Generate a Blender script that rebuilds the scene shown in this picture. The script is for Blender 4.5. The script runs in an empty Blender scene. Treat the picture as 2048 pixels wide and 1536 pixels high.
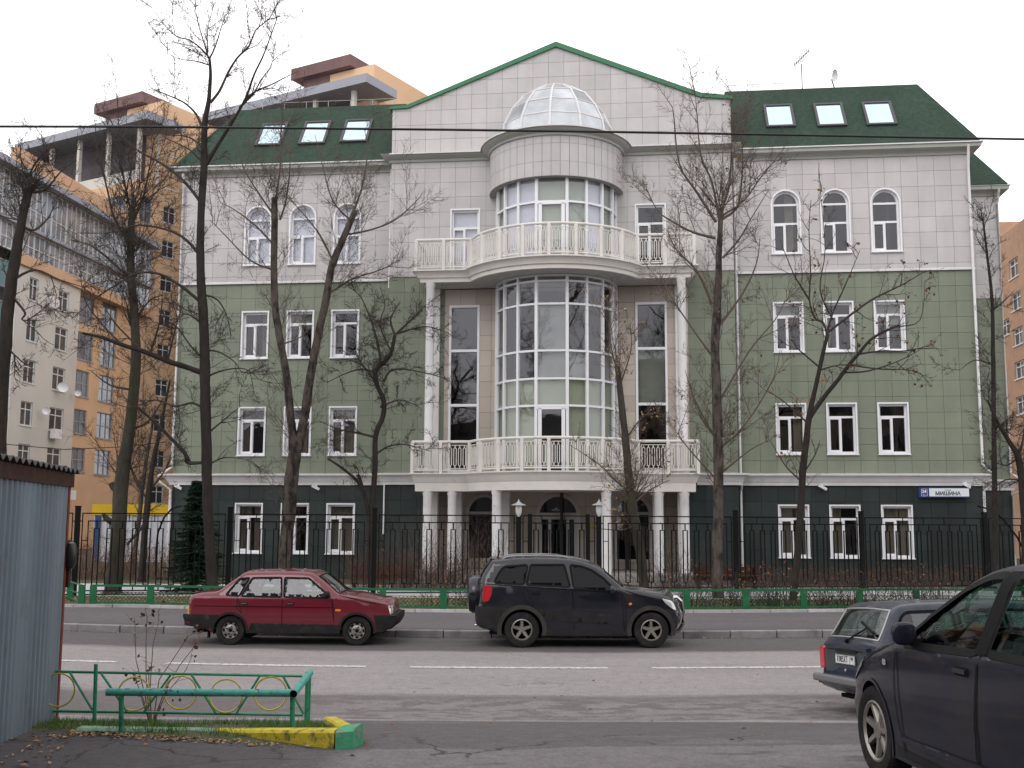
import bpy, bmesh, math, random
from mathutils import Vector, Matrix, geometry, noise
from math import sin, cos, tan, pi, radians, sqrt, atan2, hypot
scene = bpy.context.scene
col = scene.collection

# ------------------------------------------------------------------ camera
PITCH, ROLL, FPX = 0.12445, 0.00478, 2200.0
EYE = Vector((0, 0, 2.4))
cp, sp_, cr, sr = cos(PITCH), sin(PITCH), cos(ROLL), sin(ROLL)
_r, _f, _u = Vector((1, 0, 0)), Vector((0, cp, sp_)), Vector((0, -sp_, cp))
RT, UP, FW = cr * _r + sr * _u, -sr * _r + cr * _u, _f
cam = bpy.data.cameras.new('camera')
cam.sensor_width = 36
cam.lens = FPX / 2048 * 36
cam.clip_end = 3000
cam_o = bpy.data.objects.new('camera', cam)
col.objects.link(cam_o)
cam_o.matrix_world = Matrix(((RT.x, UP.x, -FW.x, EYE.x), (RT.y, UP.y, -FW.y, EYE.y), (RT.z, UP.z, -FW.z, EYE.z), (0, 0, 0, 1)))
scene.camera = cam_o

# ------------------------------------------------------------------ sky and sun (overcast)
SUN_EL, SUN_ROT = radians(38), radians(205)
w = bpy.data.worlds.new('World')
scene.world = w
w.use_nodes = True
nt = w.node_tree
nt.nodes.clear()
wo = nt.nodes.new('ShaderNodeOutputWorld')
bg = nt.nodes.new('ShaderNodeBackground')
sky = nt.nodes.new('ShaderNodeTexSky')
sky.sky_type = 'NISHITA'
sky.sun_disc = False
sky.sun_elevation = SUN_EL
sky.sun_rotation = SUN_ROT
mx = nt.nodes.new('ShaderNodeMix')
mx.data_type = 'RGBA'
mx.inputs[0].default_value = 0.93
mx.inputs[7].default_value = (18.0, 17.7, 18.0, 1)      # even cloud layer
nt.links.new(sky.outputs[0], mx.inputs[6])
nt.links.new(mx.outputs[2], bg.inputs[0])
bg.inputs[1].default_value = 0.098
nt.links.new(bg.outputs[0], wo.inputs[0])
sun = bpy.data.lights.new('sun', 'SUN')
sun.energy = 0.6
sun.angle = radians(25)
sun.color = (1, .97, .93)
so = bpy.data.objects.new('sun', sun)
col.objects.link(so)
so.rotation_euler = (radians(90) - SUN_EL, 0, pi - SUN_ROT + pi)
sd = Vector((sin(SUN_ROT) * cos(SUN_EL), cos(SUN_ROT) * cos(SUN_EL), sin(SUN_EL)))
so.rotation_euler = sd.to_track_quat('Z', 'Y').to_euler()
scene.view_settings.view_transform = 'Standard'
scene.view_settings.look = 'None'
scene.view_settings.exposure = 0.0
scene.view_settings.gamma = 1
scene.view_settings.use_curve_mapping = False
scene.render.engine = 'CYCLES'

# ------------------------------------------------------------------ helpers: rays through measured points of the place
def ray(x, y):
    return (FW + RT * ((x - 1024) / FPX) + UP * ((768 - y) / FPX))
def spot(x, y, Y):
    d = ray(x, y)
    return EYE + d * (Y / d.y)
def gbow(X):
    a = min(abs(X), 10.0)
    return 0.0115 * a * a
GP = [(-40, 1.6), (0, .85), (8, .56), (9.8, .46), (10.8, .38), (12, .23), (13.3, .08), (14.5, .0), (40, 0), (900, 0)]
def gz(X, Y):
    for (a, za), (b, zb) in zip(GP, GP[1:]):
        if Y <= b:
            return za + (zb - za) * (Y - a) / (b - a)
    return 0
def gspot(x, y):
    d = ray(x, y)
    lo, hi = 2.0, 60.0
    for _ in range(40):
        m = (lo + hi) / 2
        p = EYE + d * (m / d.y)
        if p.z > gz(p.x, p.y): lo = m
        else: hi = m
    p = EYE + d * (lo / d.y)
    return Vector((p.x, p.y, gz(p.x, p.y)))
def zspot(x, y, z):
    d = ray(x, y)
    return EYE + d * ((z - EYE.z) / d.z)
YAW = 0.11306
BU, BV = Vector((cos(YAW), -sin(YAW), 0)), Vector((sin(YAW), cos(YAW), 0))
BO = Vector((0, 43, 0))
def F(x, y, off=0.0):
    """facade coordinates (u, z) of a measured point lying off metres in front of the wing wall"""
    d = ray(x, y)
    t = ((BO - BV * off) - EYE).dot(BV) / d.dot(BV)
    p = EYE + d * t - BO
    return p.dot(BU), p.z

# ------------------------------------------------------------------ object helpers
def tag(o, label=None, cat=None, group=None, kind=None):
    if label: o['label'] = label
    if cat: o['category'] = cat
    if group: o['group'] = group
    if kind: o['kind'] = kind
    return o
def empty(name, loc=(0, 0, 0), rz=0.0, label=None, cat=None, group=None, kind=None, parent=None):
    o = bpy.data.objects.new(name, None)
    col.objects.link(o)
    o.location = loc
    o.rotation_euler = (0, 0, rz)
    o.empty_display_size = .2
    if parent: o.parent = parent
    return tag(o, label, cat, group, kind)
class MB:
    def __init__(s): s.v, s.f, s.m = [], [], []
    def add(s, vs, fs, mi=0):
        b = len(s.v)
        s.v += [tuple(v) for v in vs]
        s.f += [tuple(i + b for i in f) for f in fs]
        s.m += [mi] * len(fs)
        return s
    def box(s, x0, x1, y0, y1, z0, z1, mi=0):
        return s.add([(x0, y0, z0), (x1, y0, z0), (x1, y1, z0), (x0, y1, z0), (x0, y0, z1), (x1, y0, z1), (x1, y1, z1), (x0, y1, z1)],
                     [(3, 2, 1, 0), (4, 5, 6, 7), (0, 1, 5, 4), (1, 2, 6, 5), (2, 3, 7, 6), (3, 0, 4, 7)], mi)
    def obox(s, c, ax, ay, az, mi=0):
        c, ax, ay, az = Vector(c), Vector(ax), Vector(ay), Vector(az)
        vs = [c + i * ax + j * ay + k * az for k in (-1, 1) for i, j in ((-1, -1), (1, -1), (1, 1), (-1, 1))]
        return s.add(vs, [(3, 2, 1, 0), (4, 5, 6, 7), (0, 1, 5, 4), (1, 2, 6, 5), (2, 3, 7, 6), (3, 0, 4, 7)], mi)
    def bar(s, a, b, w, h=None, up=(0, 0, 1), mi=0):
        a, b = Vector(a), Vector(b)
        d = b - a
        if d.length < 1e-6: return s
        n = d.normalized()
        side = n.cross(Vector(up))
        if side.length < 1e-4: side = n.cross(Vector((0, 1, 0)))
        side.normalize()
        u2 = side.cross(n)
        h = h or w
        return s.obox((a + b) / 2, d / 2, side * w / 2, u2 * h / 2, mi)
    def tube(s, pts, r, n=8, mi=0, cap=True):
        pts = [Vector(p) for p in pts]
        rs = r if isinstance(r, (list, tuple)) else [r] * len(pts)
        b = len(s.v)
        pd = None
        ref = Vector((0, 0, 1))
        d0 = (pts[1] - pts[0]).normalized()
        if abs(d0.z) > .9: ref = Vector((0, 1, 0))
        for i, p in enumerate(pts):
            d = (pts[min(i + 1, len(pts) - 1)] - pts[max(i - 1, 0)])
            d.normalize()
            a = d.cross(ref)
            if a.length < 1e-4: a = d.cross(Vector((1, 0, 0)))
            a.normalize()
            c = a.cross(d)
            ref = -c if False else ref
            for k in range(n):
                t = 2 * pi * k / n
                s.v.append(tuple(p + (a * cos(t) + c * sin(t)) * rs[i]))
        for i in range(len(pts) - 1):
            for k in range(n):
                k2 = (k + 1) % n
                s.f.append((b + i * n + k, b + i * n + k2, b + (i + 1) * n + k2, b + (i + 1) * n + k))
                s.m.append(mi)
        if cap:
            s.f.append(tuple(b + k for k in range(n))[::-1]); s.m.append(mi)
            e = b + (len(pts) - 1) * n
            s.f.append(tuple(e + k for k in range(n))); s.m.append(mi)
        return s
    def lathe(s, prof, n=24, c=(0, 0, 0), axis='z', mi=0, a0=0, a1=2 * pi):
        b = len(s.v)
        full = abs(a1 - a0 - 2 * pi) < 1e-6
        m = n if full else n + 1
        for (r, h) in prof:
            for k in range(m):
                t = a0 + (a1 - a0) * k / n
                if axis == 'z': p = (c[0] + r * cos(t), c[1] + r * sin(t), c[2] + h)
                elif axis == 'y': p = (c[0] + r * cos(t), c[1] + h, c[2] + r * sin(t))
                else: p = (c[0] + h, c[1] + r * cos(t), c[2] + r * sin(t))
                s.v.append(p)
        for i in range(len(prof) - 1):
            for k in range(n):
                k2 = (k + 1) % m
                s.f.append((b + i * m + k, b + i * m + k2, b + (i + 1) * m + k2, b + (i + 1) * m + k)); s.m.append(mi)
        return s
    def extrude(s, poly, dirv, mi=0):
        """closed 3D polygon extruded along dirv"""
        n = len(poly)
        a = [Vector(p) for p in poly]
        b = [p + Vector(dirv) for p in a]
        fs = [tuple(range(n))[::-1], tuple(range(n, 2 * n))] + [(i, (i + 1) % n, n + (i + 1) % n, n + i) for i in range(n)]
        return s.add(a + b, fs, mi)
    def build(s, name, mats=None, parent=None, smooth=False, loc=None, kind=None, label=None, fix=True):
        me = bpy.data.meshes.new(name)
        me.from_pydata(s.v, [], s.f)
        if mats is not None:
            if not isinstance(mats, (list, tuple)): mats = [mats]
            for m in mats: me.materials.append(m)
            if len(mats) > 1: me.polygons.foreach_set('material_index', s.m)
        if fix:
            bm = bmesh.new(); bm.from_mesh(me)
            bmesh.ops.recalc_face_normals(bm, faces=bm.faces)
            bm.to_mesh(me); bm.free()
        if smooth:
            me.polygons.foreach_set('use_smooth', [True] * len(me.polygons))
            if smooth != 'all':
                try: me.set_sharp_from_angle(angle=radians(38))
                except Exception: pass
        me.update()
        o = bpy.data.objects.new(name, me)
        col.objects.link(o)
        if parent: o.parent = parent
        if loc: o.location = loc
        if kind: o['kind'] = kind
        if label: o['label'] = label
        return o
def link_copy(me_obj, parent, loc=(0, 0, 0), rot=None, scale=None):
    o = me_obj.copy()
    col.objects.link(o)
    o.parent = parent
    o.location = loc
    if rot: o.rotation_euler = rot
    if scale: o.scale = scale
    return o
def copy_tree(o, parent=None):
    c = o.copy()
    col.objects.link(c)
    c.parent = parent
    for ch in list(o.children): copy_tree(ch, c)
    return c
def inside(p, poly):
    x, y = p
    c = False
    j = len(poly) - 1
    for i in range(len(poly)):
        xi, yi = poly[i]; xj, yj = poly[j]
        if (yi > y) != (yj > y) and x < (xj - xi) * (y - yi) / (yj - yi) + xi: c = not c
        j = i
    return c
def cdt(outer, holes=(), pts=()):
    """triangles covering outer minus holes, plus free points"""
    vs, es = [], []
    for poly in [outer] + list(holes):
        b = len(vs)
        vs += [Vector(p) for p in poly]
        es += [(b + i, b + (i + 1) % len(poly)) for i in range(len(poly))]
    vs += [Vector(p) for p in pts]
    V2, E2, F2 = geometry.delaunay_2d_cdt(vs, es, [], 0, 1e-5)[:3]
    out = []
    for f in F2:
        c = sum((V2[i] for i in f), Vector((0, 0))) / len(f)
        if inside(c, outer) and not any(inside(c, h) for h in holes): out.append(tuple(f))
    return V2, out
def plate(mb, outer, holes, front, back, to3, mi=0, mi_edge=None):
    """flat plate between depth front and back; to3(x,z,d) gives 3D"""
    V2, F2 = cdt(outer, holes)
    used = sorted({i for f in F2 for i in f})
    ix = {v: k for k, v in enumerate(used)}
    n = len(used)
    vs = [to3(V2[i].x, V2[i].y, front) for i in used] + [to3(V2[i].x, V2[i].y, back) for i in used]
    cnt = {}
    for f in F2:
        for a, b in zip(f, f[1:] + f[:1]):
            cnt[(a, b)] = 1
    fs = [tuple(ix[i] for i in f) for f in F2]
    ed = []
    for (a, b) in cnt:
        if (b, a) not in cnt: ed.append((ix[a], ix[b], ix[b] + n, ix[a] + n))
    b0 = len(mb.v)
    mb.add(vs, fs, mi)
    k = len(mb.f)
    mb.f += [tuple(i + b0 for i in e) for e in ed]
    mb.m += [mi if mi_edge is None else mi_edge] * len(ed)

# ------------------------------------------------------------------ materials
MATS = {}
def mat(name, colr, rough=.7, metal=0, spec=None, var=0.0, scale=4.0, bump=0.0, bscale=40.0, var2=0.0, scale2=.4, dirt=None, streak=0.0, coat=0, trans=0, alpha=1, tile=0.0, emis=None, ior=None, stretch=None):
    if name in MATS: return MATS[name]
    if spec is None: spec = .15 if rough >= .6 else .35 if rough > .4 else .5
    m = bpy.data.materials.new(name)
    m.use_nodes = True
    t = m.node_tree
    p = t.nodes['Principled BSDF']
    p.inputs['Roughness'].default_value = rough
    p.inputs['Metallic'].default_value = metal
    p.inputs['Specular IOR Level'].default_value = spec
    p.inputs['Coat Weight'].default_value = coat
    p.inputs['Coat Roughness'].default_value = .06
    p.inputs['Transmission Weight'].default_value = trans
    p.inputs['Alpha'].default_value = alpha
    p.inputs['Base Color'].default_value = (*colr, 1)
    if ior: p.inputs['IOR'].default_value = ior
    last = None
    co = t.nodes.new('ShaderNodeNewGeometry').outputs['Position']
    if stretch:
        mp = t.nodes.new('ShaderNodeMapping'); mp.inputs['Scale'].default_value = stretch
        t.links.new(co, mp.inputs[0]); co = mp.outputs[0]
    def noi(sc, det=6):
        n = t.nodes.new('ShaderNodeTexNoise')
        n.inputs['Scale'].default_value = sc
        n.inputs['Detail'].default_value = det
        n.inputs['Roughness'].default_value = .6
        t.links.new(co, n.inputs['Vector'])
        return n
    def mul(srcf, amount):
        nonlocal last
        mr = t.nodes.new('ShaderNodeMapRange')
        mr.inputs[1].default_value = .3; mr.inputs[2].default_value = .7
        mr.inputs[3].default_value = 1 - amount; mr.inputs[4].default_value = 1 + amount
        t.links.new(srcf, mr.inputs[0])
        v = t.nodes.new('ShaderNodeVectorMath'); v.operation = 'SCALE'
        if last is None: v.inputs[0].default_value = colr
        else: t.links.new(last, v.inputs[0])
        t.links.new(mr.outputs[0], v.inputs['Scale'])
        last = v.outputs[0]
    if var: mul(noi(scale).outputs[0], var)
    if var2: mul(noi(scale2, 3).outputs[0], var2)
    if streak:
        mp = t.nodes.new('ShaderNodeMapping'); mp.inputs['Scale'].default_value = (2.6, 2.6, .16)
        t.links.new(t.nodes.new('ShaderNodeNewGeometry').outputs['Position'], mp.inputs[0])
        ns = t.nodes.new('ShaderNodeTexNoise'); ns.inputs['Scale'].default_value = 1.0; ns.inputs['Detail'].default_value = 6
        t.links.new(mp.outputs[0], ns.inputs['Vector']); mul(ns.outputs[0], streak)
    if tile:
        oi = t.nodes.new('ShaderNodeObjectInfo')
        gi = t.nodes.new('ShaderNodeNewGeometry')
        ad = t.nodes.new('ShaderNodeMath'); ad.operation = 'ADD'
        t.links.new(oi.outputs['Random'], ad.inputs[0]); t.links.new(gi.outputs['Random Per Island'], ad.inputs[1])
        fr = t.nodes.new('ShaderNodeMath'); fr.operation = 'FRACT'
        t.links.new(ad.outputs[0], fr.inputs[0])
        mul(fr.outputs[0], tile)
    if dirt:
        dc, lo, hi, dsc = dirt
        n = noi(dsc, 8)
        mr = t.nodes.new('ShaderNodeMapRange')
        mr.inputs[1].default_value = lo; mr.inputs[2].default_value = hi
        t.links.new(n.outputs[0], mr.inputs[0])
        mm = t.nodes.new('ShaderNodeMix'); mm.data_type = 'RGBA'
        t.links.new(mr.outputs[0], mm.inputs[0])
        if last is None: mm.inputs[6].default_value = (*colr, 1)
        else: t.links.new(last, mm.inputs[6])
        mm.inputs[7].default_value = (*dc, 1)
        last = mm.outputs[2]
    if last is not None: t.links.new(last, p.inputs['Base Color'])
    if bump:
        n = noi(bscale, 5)
        b = t.nodes.new('ShaderNodeBump')
        b.inputs['Strength'].default_value = bump
        b.inputs['Distance'].default_value = .02
        t.links.new(n.outputs[0], b.inputs['Height'])
        t.links.new(b.outputs[0], p.inputs['Normal'])
    if emis:
        p.inputs['Emission Color'].default_value = (*emis, 1); p.inputs['Emission Strength'].default_value = 1
    MATS[name] = m
    return m
def glass(name, tint, amount=.75, rough=.02, wav=0.0):
    """architectural glass: mirror by Fresnel over a tinted see-through pane"""
    if name in MATS: return MATS[name]
    m = bpy.data.materials.new(name)
    m.use_nodes = True
    t = m.node_tree
    t.nodes.clear()
    o = t.nodes.new('ShaderNodeOutputMaterial')
    tr = t.nodes.new('ShaderNodeBsdfTransparent'); tr.inputs[0].default_value = (*tint, 1)
    gl = t.nodes.new('ShaderNodeBsdfGlossy'); gl.inputs['Roughness'].default_value = rough; gl.inputs[0].default_value = (.95, .95, 1, 1)
    lw = t.nodes.new('ShaderNodeLayerWeight'); lw.inputs[0].default_value = .5
    pw = t.nodes.new('ShaderNodeMath'); pw.operation = 'POWER'; pw.inputs[1].default_value = 5.0
    t.links.new(lw.outputs['Facing'], pw.inputs[0])
    fr = t.nodes.new('ShaderNodeMath'); fr.operation = 'MULTIPLY_ADD'; fr.use_clamp = True
    f0 = .045 + amount * .12
    fr.inputs[1].default_value = 1 - f0; fr.inputs[2].default_value = f0
    t.links.new(pw.outputs[0], fr.inputs[0])
    mix = t.nodes.new('ShaderNodeMixShader')
    t.links.new(fr.outputs[0], mix.inputs[0]); t.links.new(tr.outputs[0], mix.inputs[1]); t.links.new(gl.outputs[0], mix.inputs[2])
    t.links.new(mix.outputs[0], o.inputs[0])
    if wav:
        n = t.nodes.new('ShaderNodeTexNoise'); n.inputs['Scale'].default_value = .9
        b = t.nodes.new('ShaderNodeBump'); b.inputs['Strength'].default_value = wav; b.inputs['Distance'].default_value = .05
        g = t.nodes.new('ShaderNodeNewGeometry')
        t.links.new(g.outputs['Position'], n.inputs['Vector']); t.links.new(n.outputs[0], b.inputs['Height'])
        t.links.new(b.outputs[0], gl.inputs['Normal'])
    MATS[name] = m
    return m
M_grey = mat('grey stoneware', (.475, .455, .448), .5, var=.05, scale=1.2, tile=.035, streak=.045, var2=.05, scale2=.35)
M_green = mat('sage stoneware', (.184, .208, .155), .5, var=.05, scale=1.5, tile=.04, streak=.06, var2=.06, scale2=.3)
M_dark = mat('dark green stoneware', (.025, .034, .033), .42, spec=.3, var=.12, scale=1.5, tile=.12, streak=.12)
M_beige = mat('beige stoneware', (.46, .40, .345), .45, var=.05, scale=1.2, tile=.08)
M_joint = mat('dark joint', (.31, .30, .295), .9)
M_joint_green = mat('dark green joint', (.108, .125, .09), .9)
M_joint_dark = mat('black joint', (.01, .012, .012), .9)
M_white = mat('white paint', (.72, .71, .71), .5, var=.05, scale=3, dirt=((.40, .36, .30), .60, .85, 1.6))
M_whitec = mat('white plaster', (.68, .665, .665), .6, streak=.06, var=.05, scale=1.5, dirt=((.38, .33, .28), .58, .9, 1.1), bump=.1, bscale=30)
M_rust = mat('white with rust streaks', (.68, .65, .61), .6, var=.06, scale=2, dirt=((.44, .36, .26), .60, .85, 2.6))
M_pvc = mat('white window plastic', (.76, .76, .78), .35)
M_cornice = mat('grey painted metal', (.36, .37, .34), .5, var=.06, scale=.8)
M_flash = mat('pale metal flashing', (.62, .60, .60), .5, var=.08, scale=1.1)
M_roof = mat('green shingle', (.034, .056, .041), .9, var=.22, scale=7, bump=.5, bscale=18, var2=.12, scale2=.7)
M_coping = mat('green sheet metal', (.035, .16, .075), .45, var=.12, scale=1.3)
M_glass = glass('window glass', (.62, .64, .62), .25, .01, .15)
M_glassb = glass('bright window glass', (.75, .77, .80), .35, .02, .1)
M_blind = mat('pale blind', (.80, .79, .83), .8, var=.04, scale=2)
M_olive = mat('olive blind', (.44, .47, .32), .8, var=.07, scale=1.2)
M_grey_blind = mat('grey blind', (.34, .35, .32), .8, var=.12, scale=1.2)
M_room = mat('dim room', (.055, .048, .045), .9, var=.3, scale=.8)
M_curtain = mat('curtain', (.30, .25, .21), .9, var=.12, scale=3)
M_black = mat('black paint', (.012, .012, .013), .45)
M_iron = mat('black iron', (.006, .006, .0065), .6, spec=.12)
M_ceil = mat('balcony soffit', (.45, .45, .44), .8, var=.06, scale=2)
# ================================================================== ground, road, pavement
def ground_material(name, base, layers, bump=.5, bscale=60):
    m = bpy.data.materials.new(name)
    m.use_nodes = True
    t = m.node_tree
    p = t.nodes['Principled BSDF']
    p.inputs['Roughness'].default_value = .88
    p.inputs['Specular IOR Level'].default_value = .25
    g = t.nodes.new('ShaderNodeNewGeometry')
    def noi(sc, det=8, st=None, rough=.62):
        n = t.nodes.new('ShaderNodeTexNoise'); n.inputs['Scale'].default_value = sc; n.inputs['Detail'].default_value = det
        n.inputs['Roughness'].default_value = rough
        if st:
            mp = t.nodes.new('ShaderNodeMapping'); mp.inputs['Scale'].default_value = st
            t.links.new(g.outputs['Position'], mp.inputs[0]); t.links.new(mp.outputs[0], n.inputs['Vector'])
        else: t.links.new(g.outputs['Position'], n.inputs['Vector'])
        return n.outputs[0]
    def math(op, a, b=None, clamp=False):
        n = t.nodes.new('ShaderNodeMath'); n.operation = op; n.use_clamp = clamp
        for i, v in enumerate((a, b)):
            if v is None: continue
            if isinstance(v, (int, float)): n.inputs[i].default_value = v
            else: t.links.new(v, n.inputs[i])
        return n.outputs[0]
    def rng(v, a, b, c=0., d=1.):
        n = t.nodes.new('ShaderNodeMapRange'); n.interpolation_type = 'SMOOTHSTEP'
        for i, q in enumerate((a, b, c, d)): n.inputs[i + 1].default_value = q
        t.links.new(v, n.inputs[0]); return n.outputs[0]
    sx = t.nodes.new('ShaderNodeSeparateXYZ'); t.links.new(g.outputs['Position'], sx.inputs[0])
    X, Y = sx.outputs[0], sx.outputs[1]
    ax = math('MINIMUM', math('ABSOLUTE', X), 10.)
    Yb = math('SUBTRACT', Y, math('MULTIPLY', math('MULTIPLY', ax, ax), .0115))
    cur = None
    def mixc(f, c):
        nonlocal cur
        n = t.nodes.new('ShaderNodeMix'); n.data_type = 'RGBA'
        t.links.new(f, n.inputs[0])
        if cur is None: n.inputs[6].default_value = (*base, 1)
        else: t.links.new(cur, n.inputs[6])
        n.inputs[7].default_value = (*c, 1)
        cur = n.outputs[2]
    env = dict(noi=noi, math=math, rng=rng, X=X, Y=Y, Yb=Yb, mixc=mixc, t=t, g=g)
    layers(env)
    # fine aggregate
    fine = noi(30, 6, None, .8)
    v = t.nodes.new('ShaderNodeVectorMath'); v.operation = 'SCALE'
    t.links.new(cur, v.inputs[0]); t.links.new(rng(fine, .3, .7, .70, 1.30), v.inputs['Scale'])
    v2 = t.nodes.new('ShaderNodeVectorMath'); v2.operation = 'SCALE'
    t.links.new(v.outputs[0], v2.inputs[0]); t.links.new(rng(noi(5.5, 9, None, .8), .3, .7, .84, 1.16), v2.inputs['Scale'])
    t.links.new(v2.outputs[0], p.inputs['Base Color'])
    b = t.nodes.new('ShaderNodeBump'); b.inputs['Strength'].default_value = bump; b.inputs['Distance'].default_value = .015
    t.links.new(noi(bscale, 5), b.inputs['Height']); t.links.new(b.outputs[0], p.inputs['Normal'])
    return m
def road_layers(e):
    noi, math, rng, mixc, X, Y, Yb = e['noi'], e['math'], e['rng'], e['mixc'], e['X'], e['Y'], e['Yb']
    mixc(rng(noi(.25, 5, (1, 2.5, 1)), .35, .65, 0, .5), (.185, .170, .172))
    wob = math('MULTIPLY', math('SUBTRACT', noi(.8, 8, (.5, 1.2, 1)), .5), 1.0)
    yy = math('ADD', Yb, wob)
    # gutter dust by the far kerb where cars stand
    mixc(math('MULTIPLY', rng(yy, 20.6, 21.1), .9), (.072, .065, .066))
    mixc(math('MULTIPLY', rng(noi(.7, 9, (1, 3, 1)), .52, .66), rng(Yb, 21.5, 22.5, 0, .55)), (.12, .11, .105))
    # dark wheel worn band near us and mottled dry mud
    band = math('MULTIPLY', rng(yy, 13.25, 13.5), rng(yy, 15.5, 15.9, 1, 0))
    mixc(math('MULTIPLY', band, .9), (.105, .092, .093))
    mot = rng(noi(2.4, 8, (.8, 1.2, 1), .66), .47, .52)
    rb = math('MULTIPLY', rng(X, -4, -1.5), band)
    mixc(math('MULTIPLY', math('MULTIPLY', mot, rb), rng(yy, 14.9, 15.5, .95, .25)), (.175, .158, .155))
    wetspots = math('MULTIPLY', rng(noi(1.3, 4, (.35, 2.2, 1)), .68, .71), rng(Yb, 15.6, 16.3))
    mixc(math('MULTIPLY', wetspots, rng(Yb, 16.8, 17.3, .8, 0)), (.06, .055, .058))
    # older darker asphalt of the drive on this side of the seam
    wob2 = math('MULTIPLY', math('SUBTRACT', noi(.6, 3), .5), .35)
    y2 = math('ADD', Y, wob2)
    seam = math('MULTIPLY', rng(y2, 13.18, 13.24, 0, 1), rng(y2, 13.28, 13.36, 1, 0))
    near = rng(y2, 13.2, 13.26, 1, 0)
    mixc(near, (.086, .078, .080))
    lightp = rng(noi(.9, 7, (.4, 1.8, 1), .65), .56, .66)
    mixc(math('MULTIPLY', math('MULTIPLY', lightp, near), .55), (.135, .125, .125))
    mixc(math('MULTIPLY', seam, .6), (.17, .155, .15))
    # the lighter patch at the bottom, edge slanting
    ed = math('ADD', math('ADD', Y, math('MULTIPLY', X, -.12)), math('MULTIPLY', math('SUBTRACT', noi(1.2, 8), .5), .6))
    lp = math('MULTIPLY', rng(ed, 9.78, 9.86, 1, 0), rng(X, -1.6, -1.2))
    mixc(math('MULTIPLY', lp, .8), (.140, .127, .130))
    mixc(math('MULTIPLY', math('MULTIPLY', rng(noi(1.1, 7, (.5, 1.4, 1)), .50, .60), lp), rng(X, 1.0, 2.2)), (.070, .064, .068))
    # darker left drive
    lf = math('MULTIPLY', rng(X, -2.2, -1.2, 1, 0), rng(Y, 10.9, 11.2, 1, 0))
    mixc(math('MULTIPLY', lf, .85), (.058, .053, .056))
    # cracks
    t, g = e['t'], e['g']
    nn = t.nodes.new('ShaderNodeTexNoise'); nn.inputs['Scale'].default_value = 2.2; nn.inputs['Detail'].default_value = 5
    t.links.new(g.outputs['Position'], nn.inputs['Vector'])
    ad = t.nodes.new('ShaderNodeVectorMath'); ad.operation = 'ADD'
    sc = t.nodes.new('ShaderNodeVectorMath'); sc.operation = 'SCALE'; sc.inputs['Scale'].default_value = .55
    t.links.new(nn.outputs['Color'], sc.inputs[0]); t.links.new(sc.outputs[0], ad.inputs[0]); t.links.new(g.outputs['Position'], ad.inputs[1])
    vo = t.nodes.new('ShaderNodeTexVoronoi'); vo.feature = 'DISTANCE_TO_EDGE'; vo.inputs['Scale'].default_value = .75
    t.links.new(ad.outputs[0], vo.inputs['Vector'])
    ck = rng(vo.outputs['Distance'], .006, .02, 1, 0)
    zone = math('MULTIPLY', rng(Y, 10.9, 11.3, 1, 0), math('MAXIMUM', rng(noi(.5, 3), .46, .55), rng(X, -1.9, -1.4, 1, 0)))
    mixc(math('MULTIPLY', math('MULTIPLY', ck, zone), .7), (.016, .015, .016))
    far = math('MULTIPLY', rng(vo.outputs['Distance'], .003, .012, .7, 0), math('MULTIPLY', rng(noi(.23, 2), .58, .63), rng(Y, 13.4, 13.8)))
    mixc(far, (.03, .028, .03))
M_road = ground_material('asphalt road', (.238, .217, .212), road_layers, .5, 70)
def walk_layers(e):
    noi, math, rng, mixc, X, Y, Yb = e['noi'], e['math'], e['rng'], e['mixc'], e['X'], e['Y'], e['Yb']
    mixc(rng(noi(.4, 6, (1, 2, 1)), .35, .65, 0, .6), (.088, .080, .083))
    mixc(rng(Yb, 23.5, 24.3, .5, 0), (.06, .055, .055))
M_walk = ground_material('pavement asphalt', (.108, .097, .099), walk_layers)
def lawn_layers(e):
    noi, math, rng, mixc, X, Y, Yb = e['noi'], e['math'], e['rng'], e['mixc'], e['X'], e['Y'], e['Yb']
    mixc(rng(noi(.9, 7), .40, .6), (.060, .075, .025))
    mixc(math('MULTIPLY', rng(noi(3.5, 8), .54, .62), .8), (.20, .13, .05))
    mixc(math('MULTIPLY', rng(noi(6, 4), .60, .68), .7), (.30, .22, .09))
M_lawn = ground_material('autumn lawn', (.07, .055, .035), lawn_layers, 1.0, 25)
def path_layers(e):
    noi, math, rng, mixc = e['noi'], e['math'], e['rng'], e['mixc']
    mixc(rng(noi(.8, 6), .35, .65, 0, .6), (.36, .35, .35))
M_path = ground_material('pale paving', (.46, .45, .46), path_layers)
def dirt_layers(e):
    e['mixc'](e['rng'](e['noi'](.6, 7), .4, .6), (.06, .065, .03))
M_dirt = ground_material('bare ground', (.085, .065, .045), dirt_layers, 1, 20)
M_kerb = mat('concrete kerb', (.20, .19, .195), .85, var=.18, scale=6, tile=.12, bump=.4, bscale=40, dirt=((.09, .08, .08), .5, .72, 3))
M_kerbl = mat('pale concrete kerb', (.42, .40, .41), .85, var=.12, scale=5, tile=.1, bump=.3, dirt=((.2, .18, .17), .55, .8, 2))
M_line = mat('road paint', (.50, .48, .48), .8, var=.12, scale=9, dirt=((.2, .19, .19), .48, .62, 12))

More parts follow.
